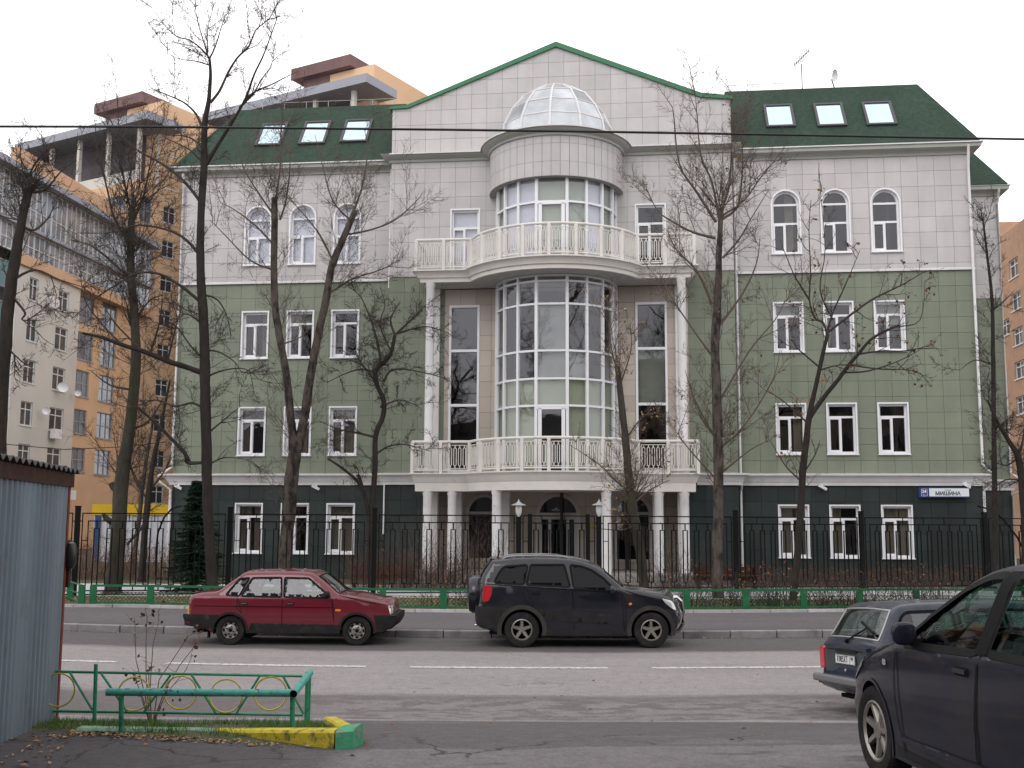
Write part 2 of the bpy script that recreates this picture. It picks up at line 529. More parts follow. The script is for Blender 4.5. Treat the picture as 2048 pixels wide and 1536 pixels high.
def sheet(name, xs, yfun, ts, z, m, kind='structure', label=None):
    mb = MB()
    n = len(ts)
    for X in xs:
        for t in ts:
            Y = yfun(X, t)
            mb.v.append((X, Y, z(X, Y)))
    for i in range(len(xs) - 1):
        for j in range(n - 1):
            mb.f.append((i * n + j, (i + 1) * n + j, (i + 1) * n + j + 1, i * n + j + 1)); mb.m.append(0)
    o = mb.build(name, m, kind=kind, smooth='all')
    if label: o['label'] = label
    return o
XS = [-400, -150, -60, -30, -20] + [-14 + i * .5 for i in range(57)] + [20, 30, 60, 150, 400]
KY = 23.28                                    # line of the far kerb at X = 0
sheet('ground', XS, lambda X, t: t, [-40, 0, 4, 8, 9.8, 10.8, 12, 13.3, 14.5, 18, 26, 40, 80, 200, 900], lambda X, Y: gz(X, Y) - .05, M_dirt, label='ground sheet under and around the whole street')
sheet('road', XS, lambda X, t: t + (gbow(X) if t > 20 else 0), [-30, 0, 4, 8, 8.9, 9.8, 10.3, 10.8, 11.4, 12, 12.7, 13.3, 13.9, 14.5, 16, 19, 22, KY], lambda X, Y: gz(X, Y), M_road, label='grey asphalt street with worn drive on the near side')
sheet('sidewalk', XS, lambda X, t: t + gbow(X), [KY + .15, 25, 27, 28.0], lambda X, Y: .135, M_walk, label='narrow asphalt pavement beyond the parked cars')
sheet('lawn', XS, lambda X, t: t + (gbow(X) if t < 30 else 0), [28.10, 29, 31, 33.0], lambda X, Y: .165 + .02 * noise.noise(Vector((X, Y, 0))), M_lawn, label='strip of lawn with fallen leaves behind the low green fence')
sheet('path', XS, lambda X, t: t, [33.0, 36, 39.6], lambda X, Y: .15, M_path, label='pale paved path in front of the office building')
sheet('yard', XS, lambda X, t: t, [39.6, 50, 130], lambda X, Y: .14, M_dirt, label='bare yard round the buildings')
# kerbs: stones of a metre, each its own piece, on one kerb
kerb = empty('kerb', kind='structure', label='grey concrete kerb stones along the far pavement')
stone = MB()
stone.add([(-.49, 0, 0), (.49, 0, 0), (.49, .15, 0), (-.49, .15, 0), (-.49, .0, .135), (.49, .0, .135), (.49, .15, .15), (-.49, .15, .15), (-.49, .02, .15), (.49, .02, .15)],
          [(0, 1, 5, 4), (4, 5, 9, 8), (8, 9, 6, 7), (1, 2, 6, 9, 5), (3, 0, 4, 8, 7), (2, 3, 7, 6)])
stone_o = None
border = empty('border_kerb', kind='structure', label='pale concrete edging between pavement and lawn')
bst = MB(); bst.box(-.493, .493, 0, .09, 0, .21); bst_o = None
for i in range(-17, 18):
    X = i * 1.0
    a = atan2(gbow(X + .5) - gbow(X - .5), 1)
    if stone_o is None:
        stone_o = stone.build('kerb_stone', M_kerb, kerb); o = stone_o
        bst_o = bst.build('kerb_stone', M_kerbl, border); q = bst_o
    else:
        o = link_copy(stone_o, kerb); q = link_copy(bst_o, border)
    o.location = (X + .1, KY + gbow(X), .0 + random.Random(i).uniform(-.004, .004)); o.rotation_euler = (0, 0, a)
    q.location = (X + .1, 28.0 + gbow(X), .0); q.rotation_euler = (0, 0, a)
# centre dashes
dash = empty('lane_marking', kind='structure', label='white dashed centre line of the street')
for x0, x1 in ((-140, 243), (345, 745), (830, 1212), (1297, 1700), (1790, 2180), (-600, -230), (2270, 2660)):
    mb = MB()
    d = 18.62
    X0, X1 = [(x - 1024) / FPX * d * 1.012 for x in (x0, x1)]
    n = 6
    for i in range(n):
        a, b = X0 + (X1 - X0) * i / n, X0 + (X1 - X0) * (i + 1) / n
        ya, yb = d + gbow(a), d + gbow(b)
        k = len(mb.v)
        mb.add([(a, ya - .095, .006), (b, yb - .095, .006), (b, yb + .095, .006), (a, ya + .095, .006)], [(0, 1, 2, 3)])
    mb.build('dash', M_line, dash)
# ================================================================== the green and grey office building
B = empty('office_building', BO, -YAW, 'four storey office building clad in grey and sage green tiles with round glazed bay', 'building')
WX = [-11.107, -9.975, -9.213, -8.09, -7.355, -6.219, 10.155, 11.282, 12.042, 13.162, 13.929, 15.054]
WZ = [12.745, 10.862, 8.911, 6.933, 4.985, 3.08, 1.114]
Z0 = .12
u_l = F(352, 800)[0]; u_r = F(1957, 800)[0]                        # ends of the wing wall
CO = .6                                                            # centre block stands this far forward
c_l = F(781, 420, CO)[0]; c_r = F(1466, 420, CO)[0]
z_ledge_b = F(1767, 971, .3)[1]; z_ledge_t = F(1767, 947.8, .35)[1]
z_band = F(1700, 544)[1]
z_corn_b = F(1823, 313)[1]; z_corn_m = F(1823, 298.6, .3)[1]; z_corn_t = F(1823, 286, .45)[1]
UC = (F(823, 982, 2.2)[0] + F(1398, 983, 2.2)[0]) / 2
def to3(off):
    return lambda x, z, d: (x, -(off + d), z)
def rect(x0, x1, z0, z1): return [(x0, z0), (x1, z0), (x1, z1), (x0, z1)]
def arch(x0, x1, z0, z1, n=12):
    """rectangle with a half round head"""
    r = (x1 - x0) / 2; c = (x0 + x1) / 2; zc = z1 - r
    return [(x0, z0), (x1, z0)] + [(c + r * cos(pi * i / n), zc + r * sin(pi * i / n)) for i in range(n + 1)]
def mid(a, b): return (a + b) / 2
wins = []      # (opening polygon, kind, z0, z1, x0, x1)
for k in range(6):
    x0, x1 = WX[2 * k], WX[2 * k + 1]
    wins.append(('arch', x0, x1, WZ[0] + .02, F([516, 607, 698, 1567, 1669, 1768][k], [413, 409.5, 406.7, 380.5, 378.5, 377][k])[1]))
    for r in (1, 3, 5): wins.append(('rect', x0, x1, WZ[r + 1], WZ[r]))
def opening(w_, grow=0.0):
    f = arch if w_[0] == 'arch' else rect
    return f(w_[1] - grow, w_[2] + grow, w_[3] - grow, w_[4] + grow)
wing_holes = [opening(w_) for w_ in wins]
# ---- structural walls behind the cladding
mb = MB()
def wall(outer, holes, off, thick=.30, mi=0): plate(mb, outer, holes, off - .03, off - .03 - thick, to3(0), mi)
WL = [(u_l, c_l), (c_r, u_r)]
for a, b in WL:
    hs = [h for h in wing_holes if a < h[0][0] < b]
    wall(rect(a + .03, b - .03, Z0, z_ledge_b + .1), [h for h in hs if h[0][1] < z_ledge_b], 0, mi=2)
    wall(rect(a + .03, b - .03, z_ledge_b + .1, z_band), [h for h in hs if z_ledge_b < h[0][1] < z_band], 0, mi=1)
    wall(rect(a + .03, b - .03, z_band, z_corn_b + .05), [h for h in hs if h[0][1] > z_band], .04, mi=0)
# centre block wall: upper with gable, middle beige, ground recessed
gab = [F(x, y, CO + .05) for x, y in ((783, 218), (816, 216), (1112, 93), (1402, 194), (1449, 198))]
gl_top = [F(x, y, CO + .05) for x, y in ((777, 217), (816, 212), (1112, 86), (1402, 188), (1452, 194))]
w2 = [F(902, 418, CO)[0], F(960.5, 418, CO)[0], F(1270, 409, CO)[0], F(1331, 409, CO)[0]]
z_sl2_t = F(836, 541, CO + 1.55)[1]; z_sl2_b = F(830, 563.3, CO + 1.6)[1]
z_sl1_t = F(830, 946, CO + 1.6)[1]; z_sl1_b = F(823, 982.3, CO + 1.6)[1]
zt2 = F(1300, 408.5, CO)[1]
up_holes = [rect(w2[0], w2[1], z_sl2_t - .02, zt2), rect(w2[2], w2[3], z_sl2_t - .02, zt2)]
m2 = [F(898, 700, CO)[0], F(959, 700, CO)[0], F(1271, 700, CO)[0], F(1335, 700, CO)[0]]
ztm = F(1300, 604, CO)[1]
mid_holes = [rect(m2[0], m2[1], z_sl1_t + .05, ztm), rect(m2[2], m2[3], z_sl1_t + .05, ztm)]
bay_w = 2.05
bay_hole = rect(UC - bay_w, UC + bay_w, z_sl1_t + .05, z_sl2_b - .12)
bay_hole2 = rect(UC - bay_w, UC + bay_w, z_sl2_t + .02, F(1107, 352, CO + 2.6)[1] + .1)
zc_l = z_band
gpoly = [(c_l + .02, zc_l), (c_r - .02, zc_l), (c_r - .02, gab[4][1]), gab[3], gab[2], gab[1], (c_l + .02, gab[0][1])]
wall(gpoly, up_holes + [bay_hole2], CO + .04, mi=0)
b_l = F(888, 760, CO)[0]; b_r = F(1378, 760, CO)[0]          # beige field between the columns
wall(rect(c_l + .02, c_r - .02, z_ledge_b + .1, zc_l), mid_holes + [bay_hole], CO, mi=1)
p_l = F(846, 1080, CO)[0]; p_r = F(1379, 1080, CO)[0]
wall(rect(c_l + .02, p_l, Z0, z_ledge_b + .1), [], CO, mi=2)
wall(rect(p_r, c_r - .02, Z0, z_ledge_b + .1), [], CO, mi=2)
PO = -.7                                                     # porch wall
pu = lambda x, y: F(x, y, PO)
a1l, a1r = pu(934, 1100)[0], pu(989, 1100)[0]; a2l, a2r = pu(1075, 1100)[0], pu(1157, 1100)[0]; a3l, a3r = pu(1231, 1100)[0], pu(1301, 1100)[0]
a1l = a3l - 0 - (a3l - a2r) * 2 - (a2r - a2l) - (a3r - a3l)
a1r = a1l + (a3r - a3l)
zat = pu(1265, 992)[1]; zdt = pu(1116, 990.5)[1]; zab = pu(1265, 1124)[1]; zsill = F(1265, 1124, PO)[1]
z_floor = F(1340, 1146, CO + 1.3)[1]                         # porch floor
porch_holes = [arch(a1l, a1r, zab, zat), arch(a2l, a2r, z_floor, zdt), arch(a3l, a3r, zab, zat)]
wall(rect(p_l - .2, p_r + .2, Z0, z_sl1_b + .3), porch_holes, PO, mi=3)
# side returns of porch and block, end walls, back wall
dep = 13.
mb.box(p_l - .5, p_l - .003, -CO + .02, -PO + .3, Z0, z_ledge_b, 3)
mb.box(p_r + .003, p_r + .5, -CO + .02, -PO + .3, Z0, z_ledge_b, 3)
for xx in (u_l, u_r - .3):
    mb.box(xx + .02, xx + .28, .34, dep, Z0, z_ledge_b + .1, 2)
    mb.box(xx + .02, xx + .28, .34, dep, z_ledge_b + .1, z_band, 1)
    mb.box(xx - .01, xx + .31, .34, dep, z_band, z_corn_b + .05, 0)
mb.box(c_l + .02, c_l + .3, -CO + .34, dep, z_ledge_b, gab[0][1], 0)
mb.box(c_r - .3, c_r - .02, -CO + .34, dep, z_ledge_b, gab[4][1] - .02, 0)
mb.box(u_l, u_r, dep, dep + .3, Z0, z_corn_b, 0)
mb.build('wall', [M_joint, M_joint_green, M_joint_dark, mat('beige joint', (.13, .10, .09), .9)], B)
# interior: slabs, partition walls so that windows look into rooms
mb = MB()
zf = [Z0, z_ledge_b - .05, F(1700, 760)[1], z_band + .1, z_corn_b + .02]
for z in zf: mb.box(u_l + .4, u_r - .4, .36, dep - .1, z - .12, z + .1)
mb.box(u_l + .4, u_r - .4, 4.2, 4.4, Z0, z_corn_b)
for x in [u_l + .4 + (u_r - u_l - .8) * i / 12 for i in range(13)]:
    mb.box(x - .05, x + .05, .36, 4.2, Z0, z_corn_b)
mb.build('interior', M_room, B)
# ---- cladding: every tile a piece; the first 300 single objects, the rest joined
TW, TH = .62, .605
tile_list = []    # (u, z, w, h, off, matkey, clip holes, clip polygon)
def tiles(x0, x1, z0, z1, off, key, holes=(), x_anchor=None, z_anchor=None, clip=None):
    xs = [x0]; x = x_anchor if x_anchor is not None else x0
    x += math.ceil((x0 + .05 - x) / TW) * TW
    while x < x1 - .05: xs.append(x); x += TW
    xs.append(x1)
    zs = [z0]; z = z_anchor if z_anchor is not None else z0
    z += math.ceil((z0 + .05 - z) / TH) * TH
    while z < z1 - .05: zs.append(z); z += TH
    zs.append(z1)
    for a, b in zip(xs, xs[1:]):
        for c, d in zip(zs, zs[1:]):
            g = .005
            hs = [h for h in holes if min(p[0] for p in h) < b and max(p[0] for p in h) > a and min(p[1] for p in h) < d and max(p[1] for p in h) > c]
            tile_list.append((a + g, b - g, c + g, d - g, off, key, hs, clip))
for side, (a, b) in enumerate(WL[::-1]):
    hs = [opening(w_, .015) for w_ in wins if a < w_[1] < b]
    anc = WX[6] if side == 0 else WX[5]
    tiles(a, b, z_band + .09, z_corn_b, .04, 'grey', hs, anc, z_corn_b)
    tiles(a, b, z_ledge_t, z_band - .0, 0, 'green', hs, anc, z_band)
    if side == 0: tiles(a, b, Z0 + .02, z_ledge_b, 0, 'dark', hs, anc, z_ledge_b)
    else: tiles(a, b, Z0 + .02, z_ledge_b, 0, 'dark', hs, anc, z_ledge_b)
tiles(c_l, c_r, z_band + .02, gab[2][1], CO + .04, 'grey', [[(x, z) for x, z in h] for h in up_holes] + [rect(UC - bay_w - .2, UC + bay_w + .2, z_sl2_t - .3, F(1107, 352, CO + 2.6)[1] + .4)], UC - TW / 2, F(1112, 300, CO)[1], clip=gpoly)
tiles(c_l, b_l, z_ledge_t, z_band, CO, 'green', [], c_l, z_band)
tiles(b_r, c_r, z_ledge_t, z_band, CO, 'green', [], b_r, z_band)
tiles(b_l, b_r, z_sl1_t, z_sl2_b, CO + .004, 'beige', mid_holes + [bay_hole], b_l, z_sl1_t)
tiles(c_l, p_l, Z0 + .02, z_ledge_b, CO, 'dark', [], c_l, z_ledge_b)
tiles(p_r, c_r, Z0 + .02, z_ledge_b, CO, 'dark', [], p_r, z_ledge_b)
tiles(p_l, p_r, z_floor, z_sl1_b + .1, PO, 'beige', [[(x, z) for x, z in h] for h in porch_holes], p_l, z_floor)
KM = {'grey': M_grey, 'green': M_green, 'dark': M_dark, 'beige': M_beige}
tri_cache = {}
single = 0
rest = MB(); KI = {'grey': 0, 'green': 1, 'dark': 2, 'beige': 3}
def tile_mesh(mb, a, b, c, d, off, hs, clip, mi, ox=0, oz=0):
    outer = rect(a, b, c, d)
    t3 = lambda x, z, dd: (x - ox, -(dd), z - oz)
    if clip:
        cs = [inside(p, clip) for p in outer]
        if not any(cs) and not inside((mid(a, b), mid(c, d)), clip): return False
        if not all(cs):
            V2, _ = None, None
            # keep the part inside the gable: cut by CDT against the gable polygon
            vs = [Vector(p) for p in outer] + [Vector(p) for p in clip]
            n = len(clip)
            es = [(i, (i + 1) % 4) for i in range(4)] + [(4 + i, 4 + (i + 1) % n) for i in range(n)]
            V2, E2, F2 = geometry.delaunay_2d_cdt(vs, es, [], 0, 1e-5)[:3]
            fs = []
            for f in F2:
                cc = sum((V2[i] for i in f), Vector((0, 0))) / len(f)
                if inside(cc, outer) and inside(cc, clip) and not any(inside(cc, h) for h in hs): fs.append(tuple(f))
            if not fs: return False
            mb.add([t3(v.x, v.y, off) for v in V2], fs, mi)
            return True
    if not hs:
        mb.box(a - ox, b - ox, -off, -off + .025, c - oz, d - oz, mi)
        return True
    n0 = len(mb.f)
    if all(len(h) == 4 for h in hs) and len(hs) == 1:
        h = hs[0]
        if h[0][0] <= a and h[1][0] >= b and h[0][1] <= c and h[2][1] >= d: return False
    plate(mb, outer, hs, off, off - .025, lambda x, z, dd: (x - ox, -dd, z - oz), mi)
    return len(mb.f) > n0
for (a, b, c, d, off, key, hs, clip) in tile_list:
    if b - a < .03 or d - c < .03: continue
    if single < 300 and key in ('grey', 'green'):
        simple = not hs and not clip
        ck = (round(b - a, 3), round(d - c, 3), key) if simple else None
        if ck and ck in tri_cache:
            link_copy(tri_cache[ck], B, (a, -off, c)); single += 1; continue
        q = MB()
        if tile_mesh(q, a, b, c, d, 0 if simple else off, hs, clip, 0, a if simple else 0, c if simple else 0):
            o = q.build('facade_tile', KM[key], B, fix=False)
            if simple: o.location = (a, -off, c); tri_cache[ck] = o
            single += 1
    else:
        tile_mesh(rest, a, b, c, d, off, hs, clip, KI[key])
rest.build('facade_tiles', [M_grey, M_green, M_dark, M_beige], B, kind='stuff', fix=False)
# ---- window makers
curt_rng = random.Random(5)
def window(x0, x1, z0, z1, head='rect', off=0.0, roller=None, blind=None, curtain=None, depth=.24, sash=True, sill=True, name='window', casing=.07, split=.46):
    """white casing and frame set back in the opening; panes are pieces of it"""
    mb = MB()
    f = arch if head == 'arch' else rect
    t3 = lambda x, z, d: (x, -(off + d), z)
    c = casing
    # casing lining the opening, 3 cm proud
    if c: plate(mb, f(x0 - .012, x1 + .012, z0, z1 + .012), [f(x0 + .045, x1 - .045, z0 + .03, z1 - .045)], .035, -depth, t3)
    ix0, ix1, iz0, iz1 = x0 + .045, x1 - .045, z0 + .03, z1 - .045
    fw = .075
    zt = z1 - (z1 - z0) * (.27 if head == 'rect' else .52)
    holes, panes = [], []
    if head == 'arch':
        r = (ix1 - ix0) / 2
        zs = iz1 - r - .03
        top = [p for p in arch(ix0 + fw, ix1 - fw, zs + .06, iz1 - fw)]
        holes += [top]; panes.append(('t', top))
        m_ = rect(ix0 + fw, ix1 - fw, zt + .04, zs - .02); holes.append(m_); panes.append(('m', m_))
    else:
        m_ = rect(ix0 + fw, ix1 - fw, zt + .04, iz1 - fw); holes.append(m_); panes.append(('m', m_))
    xs = ix0 + (ix1 - ix0) * split
    l_ = rect(ix0 + fw + .03, xs - .05, iz0 + fw + .06, zt - .09); r_ = rect(xs + .05, ix1 - fw, iz0 + fw, zt - .04)
    holes += [l_, r_]; panes += [('l', l_), ('r', r_)]
    plate(mb, f(ix0 - .002, ix1 + .002, iz0 - .002, iz1 + .002), holes, -depth + .10, -depth, t3)
    if sash: # openable sash frame slightly proud
        plate(mb, rect(ix0 + .03, xs + .03, iz0 + .03, zt - .03), [l_], -depth + .13, -depth + .10, t3)
    W = mb.build(name, M_pvc, B)
    for k, poly in panes:
        q = MB()
        q.add([(x, -(off - depth + .05), z) for x, z in poly], [tuple(range(len(poly)))])
        q.build('pane', M_glassb if blind == 'pale' else M_glass, W, fix=False)
    if sill:
        q = MB(); q.box(x0 - .04, x1 + .04, -off - .09, -off + depth - .11, z0 - .035, z0 + .0)
        q.build('sill', M_white, W)
    if blind:
        q = MB(); q.box(ix0, ix1, -(off - depth - .05), -(off - depth - .055), iz0, iz1)
        q.build('blind', {'pale': M_blind, 'olive': M_olive, 'grey': M_grey_blind}[blind], W)
    if roller:
        q = MB(); q.box(ix0, ix1, -(off - depth - .04), -(off - depth - .045), iz1 - (iz1 - iz0) * roller, iz1); q.build('roller_blind', M_grey_blind, W)
    if curtain:
        for (fa, fb) in curtain:
            q = MB(); n = 26
            a, b = ix0 + (ix1 - ix0) * fa, ix0 + (ix1 - ix0) * fb
            for i in range(n + 1):
                x = a + (b - a) * i / n
                y = -(off - depth - .12) + .03 * sin(i * 1.9)
                q.v += [(x, y, iz0), (x, y, iz1)]
            q.f = [(2 * i, 2 * i + 2, 2 * i + 3, 2 * i + 1) for i in range(n)]; q.m = [0] * n
            q.build('curtain', M_curtain, W, smooth='all')
    return W
cur = {0: [(0, .35)], 1: None, 2: [(.55, 1)], 3: [(.8, 1)], 5: [(0, .2), (.75, 1)]}
for k in range(6):
    for j in range(4):
        w_ = wins[k * 4 + j]
        left = k < 3
        if j == 0: window(w_[1], w_[2], w_[3], w_[4], 'arch', .04, blind='pale' if left else None, curtain=None if left else ([(.5, .8)] if k == 3 else None))
        elif j == 3: window(w_[1], w_[2], w_[3], w_[4], 'rect', 0, curtain=[(.02, .42)] if k % 3 == 1 else [(.0, .95)] if k % 3 == 2 else [(.0, .5), (.62, .98)])
        elif j == 2: window(w_[1], w_[2], w_[3], w_[4], 'rect', 0, curtain=[(.0, .3)] if k == 0 else [(.5, 1)] if k == 1 else [(.1, .9)] if k == 2 else [(.62, 1)] if k == 3 else None)
        else: window(w_[1], w_[2], w_[3], w_[4], 'rect', 0, roller=[None, .34, None, .22, None, .45][k], curtain=[(.7, 1)] if k == 0 else [(0, .25)] if k == 4 else None)
# balcony door windows
window(w2[0], w2[1], z_sl2_t, zt2, off=CO + .04, blind='pale', depth=.2, sill=False)
window(w2[2], w2[3], z_sl2_t, zt2, off=CO + .04, depth=.2, sill=False)
# tall three light windows of the middle storeys
for i, (a, b) in enumerate(((m2[0], m2[1]), (m2[2], m2[3]))):
    mb = MB(); t3 = to3(CO)
    za, zb = F(1300, 808, CO)[1], F(1300, 697, CO)[1]
    hs = [rect(a + .09, b - .09, z_sl1_t + .15, za - .05), rect(a + .09, b - .09, za + .05, zb - .05), rect(a + .09, b - .09, zb + .05, ztm - .1)]
    plate(mb, rect(a + .002, b - .002, z_sl1_t + .06, ztm - .002), hs, .03, -.12, t3)
    W = mb.build('window', M_pvc, B)
    for n, h in enumerate(hs):
        q = MB(); q.add([(x, -(CO - .06), z) for x, z in h], [(0, 1, 2, 3)]); q.build('pane', M_glassb if i == 0 and n > 0 else M_glass, W, fix=False)
    if i == 1:
        q = MB(); q.box(a, b, -CO + .2, -CO + .21, za, zb); q.build('blind', M_grey_blind, W)
# ---- ledge and cornices (extruded profiles)
def profile_run(name, prof, pts, m, closed=False, miters=True, label=None, cap=True):
    """prof: list of (out, z); pts: list of (u, off) path along the wall, left to right"""
    mb = MB()
    n = len(prof)
    P = [Vector((u, o)) for u, o in pts]
    for i, p in enumerate(P):
        d0 = (P[i] - P[i - 1]).normalized() if i > 0 else (P[1] - P[0]).normalized()
        d1 = (P[i + 1] - P[i]).normalized() if i < len(P) - 1 else d0
        n0, n1 = Vector((-d0.y, d0.x)), Vector((-d1.y, d1.x))
        nn = (n0 + n1); nn.normalize()
        k = 1 / max(.35, nn.dot(n0))
        for (o, z) in prof:
            q = p + nn * o * k
            mb.v.append((q.x, -q.y, z))
    for i in range(len(P) - 1):
        for j in range(n - 1):
            mb.f.append((i * n + j, (i + 1) * n + j, (i + 1) * n + j + 1, i * n + j + 1)); mb.m.append(0)
    if cap:
        mb.f.append(tuple(range(n))); mb.m.append(0)
        e = (len(P) - 1) * n
        mb.f.append(tuple(e + j for j in range(n))[::-1]); mb.m.append(0)
    return mb.build(name, m, B, smooth=True, label=label)
h = z_ledge_t - z_ledge_b
lp = [(0, z_ledge_b), (.10, z_ledge_b), (.12, z_ledge_b + .28 * h), (.15, z_ledge_b + .3 * h), (.2, z_ledge_b + .55 * h), (.27, z_ledge_b + .75 * h), (.33, z_ledge_b + .84 * h), (.35, z_ledge_b + .86 * h), (.36, z_ledge_t), (.0, z_ledge_t + .03)]
ce_l, ce_r = F(823, 970, 2.2)[0], F(1399, 970, 2.2)[0]
profile_run('ledge', lp, [(u_l, -2.), (u_l, 0), (c_l, 0), (c_l, CO), (ce_l + .0, CO)], M_whitec)
profile_run('ledge', lp, [(ce_r, CO), (c_r, CO), (c_r, 0), (u_r, 0), (u_r, -5.5)], M_whitec)
# flashing at the colour change
bp = [(.045, z_band - .01), (.09, z_band - .01), (.09, z_band + .055), (.045, z_band + .09)]
profile_run('flashing', bp, [(u_l, -2.), (u_l, 0), (c_l, 0)], M_flash)
profile_run('flashing', bp, [(c_r, 0), (u_r, 0), (u_r, -5.5)], M_flash)
H = z_corn_t - z_corn_b
cpz = [(.04, z_corn_b), (.10, z_corn_b), (.10, z_corn_b + .2 * H), (.17, z_corn_b + .42 * H), (.20, z_corn_b + .46 * H), (.36, z_corn_b + .50 * H), (.42, z_corn_b + .54 * H), (.44, z_corn_b + .9 * H), (.48, z_corn_b + .92 * H), (.48, z_corn_t), (0, z_corn_t + .10)]
profile_run('cornice', cpz, [(u_l, -3.), (u_l, 0), (c_l, 0)], M_cornice)
profile_run('cornice', cpz, [(c_r, 0), (u_r, 0), (u_r, -5.5)], M_cornice)
gp_ = [(.49, z_corn_t - .1 * H), (.50, z_corn_t - .1 * H), (.50, z_corn_t + .012), (.0, z_corn_t + .115)]
profile_run('gutter', gp_, [(u_l, -3.), (u_l, 0), (c_l, 0)], M_flash)
profile_run('gutter', gp_, [(c_r, 0), (u_r, 0), (u_r, -5.5)], M_flash)
# centre cornice following the drum
zk_b, zk_t = F(900, 322, CO + .1)[1], F(900, 303.5, CO + .4)[1]
hk = zk_t - zk_b
kp = [(.0, zk_b), (.07, zk_b), (.09, zk_b + .3 * hk), (.2, zk_b + .5 * hk), (.28, zk_b + .62 * hk), (.33, zk_b + .9 * hk), (.36, zk_b + .92 * hk), (.37, zk_t), (.0, zk_t + .06)]
RD = 2.62
arc = [(UC + RD * sin(t), CO + .04 + RD * cos(t)) for t in [radians(-90 + 9 * i) for i in range(21)]]
profile_run('cornice', kp, [(c_l, 0), (c_l, CO + .04)] + arc[0:1] + arc[1:-1] + arc[-1:] + [(c_r, CO + .04), (c_r, 0)], M_cornice)
kp2 = [(.37, zk_t - .04), (.39, zk_t - .04), (.39, zk_t + .012), (0, zk_t + .075)]
profile_run('gutter', kp2, [(c_l, CO + .04)] + arc + [(c_r, CO + .04)], M_flash)
# ---- drum
z_d0 = F(1107, 351.5, CO + 2.62)[1]
z_d1 = zk_b + .02
mb = MB()
mb.lathe([(RD - .03, z_d0), (RD - .03, z_d1)], 40, (UC, -CO - .04, 0), a0=pi, a1=2 * pi)
mb.lathe([(RD + .01, z_d0 + .012), (RD + .01, z_d0), (RD - .26, z_d0), (RD - .26, z_d0 + .15), (0.01, z_d0 + .15)], 40, (UC, -CO - .04, 0), a0=pi, a1=2 * pi)
DR = mb.build('drum', M_joint, B, smooth=True)
rows = [z_d0 + .006, z_d0 + (z_d1 - z_d0) * .36, z_d0 + (z_d1 - z_d0) * .80, z_d1]
nt_ = 24
for i in range(nt_):
    for a, b in zip(rows, rows[1:]):
        t0, t1 = pi + pi * (i + .02) / nt_, pi + pi * (i + .98) / nt_
        q = MB(); q.lathe([(RD, a + .005), (RD, b - .005)], 2, (UC, -CO - .04, 0), a0=t0, a1=t1)
        q.build('drum_tile', M_grey, DR, fix=False)
mb = MB(); mb.lathe([(RD + .02, zk_t + .05), (0.01, zk_t + .12)], 40, (UC, -CO - .04, 0), a0=pi, a1=2 * pi); mb.build('drum_roof', M_flash, B)
# ---- glass dome
z_b = F(1107, 247, CO + 2.3)[1]; z_t = F(1107, 171, CO + .6)[1]
hd = z_t - zk_t - .1
RB = 2.33
rings = [(RB, 0), (RB * .94, .30), (RB * .80, .58), (RB * .60, .82), (RB * .30, 1.0)]
angs = [radians(t) for t in (-90, -62, -32, -2, 28, 58, 90)]
z_base = zk_t + .1
hd = z_t - z_base
def dp(r, zf_, t): return Vector((UC + r * sin(t), -CO - .04 - r * cos(t), z_base + zf_ * hd))
mb = MB()
for t in angs: mb.tube([dp(r, z, t) for r, z in rings], .05, 5)
for r, z in rings: mb.tube([dp(r, z, t) for t in angs], .028, 5)
DM = mb.build('dome', mat('dome frame', (.62, .60, .60), .4, metal=.0, var=.05), B, smooth=True)
M_dome = mat('dome glass', (.44, .46, .48), .12, metal=.35, var=.25, scale=.9)
for i in range(6):
    for j in range(4):
        q = MB(); a, b, c, d = dp(*rings[j], angs[i]), dp(*rings[j], angs[i + 1]), dp(*rings[j + 1], angs[i + 1]), dp(*rings[j + 1], angs[i])
        q.add([a, b, c, d], [(0, 1, 2, 3)]); q.build('pane', M_dome, DM)
mb = MB(); mb.add([dp(*rings[-1], t) for t in angs], [tuple(range(7))]); mb.build('pane', M_dome, DM)
# ---- round bay of glass, two parts
RBAY = 2.33
cuts = [-90, -71, -52, -33, -14, 14, 33, 52, 71, 90]
def bp_(t, z, r=RBAY): return Vector((UC + r * sin(radians(t)), -CO - .04 - r * cos(radians(t)), z))
def bay(levels, door_top, pick, name='bay_window'):
    mb = MB()
    for t in cuts:
        d = Vector((sin(radians(t)), -cos(radians(t)), 0))
        mb.bar(bp_(t, levels[0]), bp_(t, levels[-1]), .09 if abs(t) > 20 else .11, .12, up=d)
    for z in levels:
        for a, b in zip(cuts, cuts[1:]):
            mb.bar(bp_(a, z), bp_(b, z), .10, .075)
    # door frame in the middle bay
    p0, p1 = bp_(-14, 0, RBAY + .02), bp_(14, 0, RBAY + .02)
    e = (p1 - p0).normalized()
    for s_, p in ((1, p0), (-1, p1)):
        q = p + e * s_ * .14
        mb.bar((q.x, q.y, levels[0]), (q.x, q.y, door_top), .13, .13, up=(0, 1, 0))
    mb.bar((p0.x, p0.y, door_top), (p1.x, p1.y, door_top), .13, .1)
    o = mb.build(name, M_pvc, B)
    for j, (z0, z1) in enumerate(zip(levels, levels[1:])):
        for i, (a, b) in enumerate(zip(cuts, cuts[1:])):
            q = MB(); q.add([bp_(a, z0 + .03, RBAY - .01), bp_(b, z0 + .03, RBAY - .01), bp_(b, z1 - .03, RBAY - .01), bp_(a, z1 - .03, RBAY - .01)], [(0, 1, 2, 3)])
            q.build('pane', M_glassb, o, fix=False)
            k = pick(i, j)
            if k:
                q = MB(); q.add([bp_(a, z0 + .03, RBAY - .12), bp_(b, z0 + .03, RBAY - .12), bp_(b, z1 - .03, RBAY - .12), bp_(a, z1 - .03, RBAY - .12)], [(0, 1, 2, 3)])
                q.build('blind', k, o, fix=False)
    return o
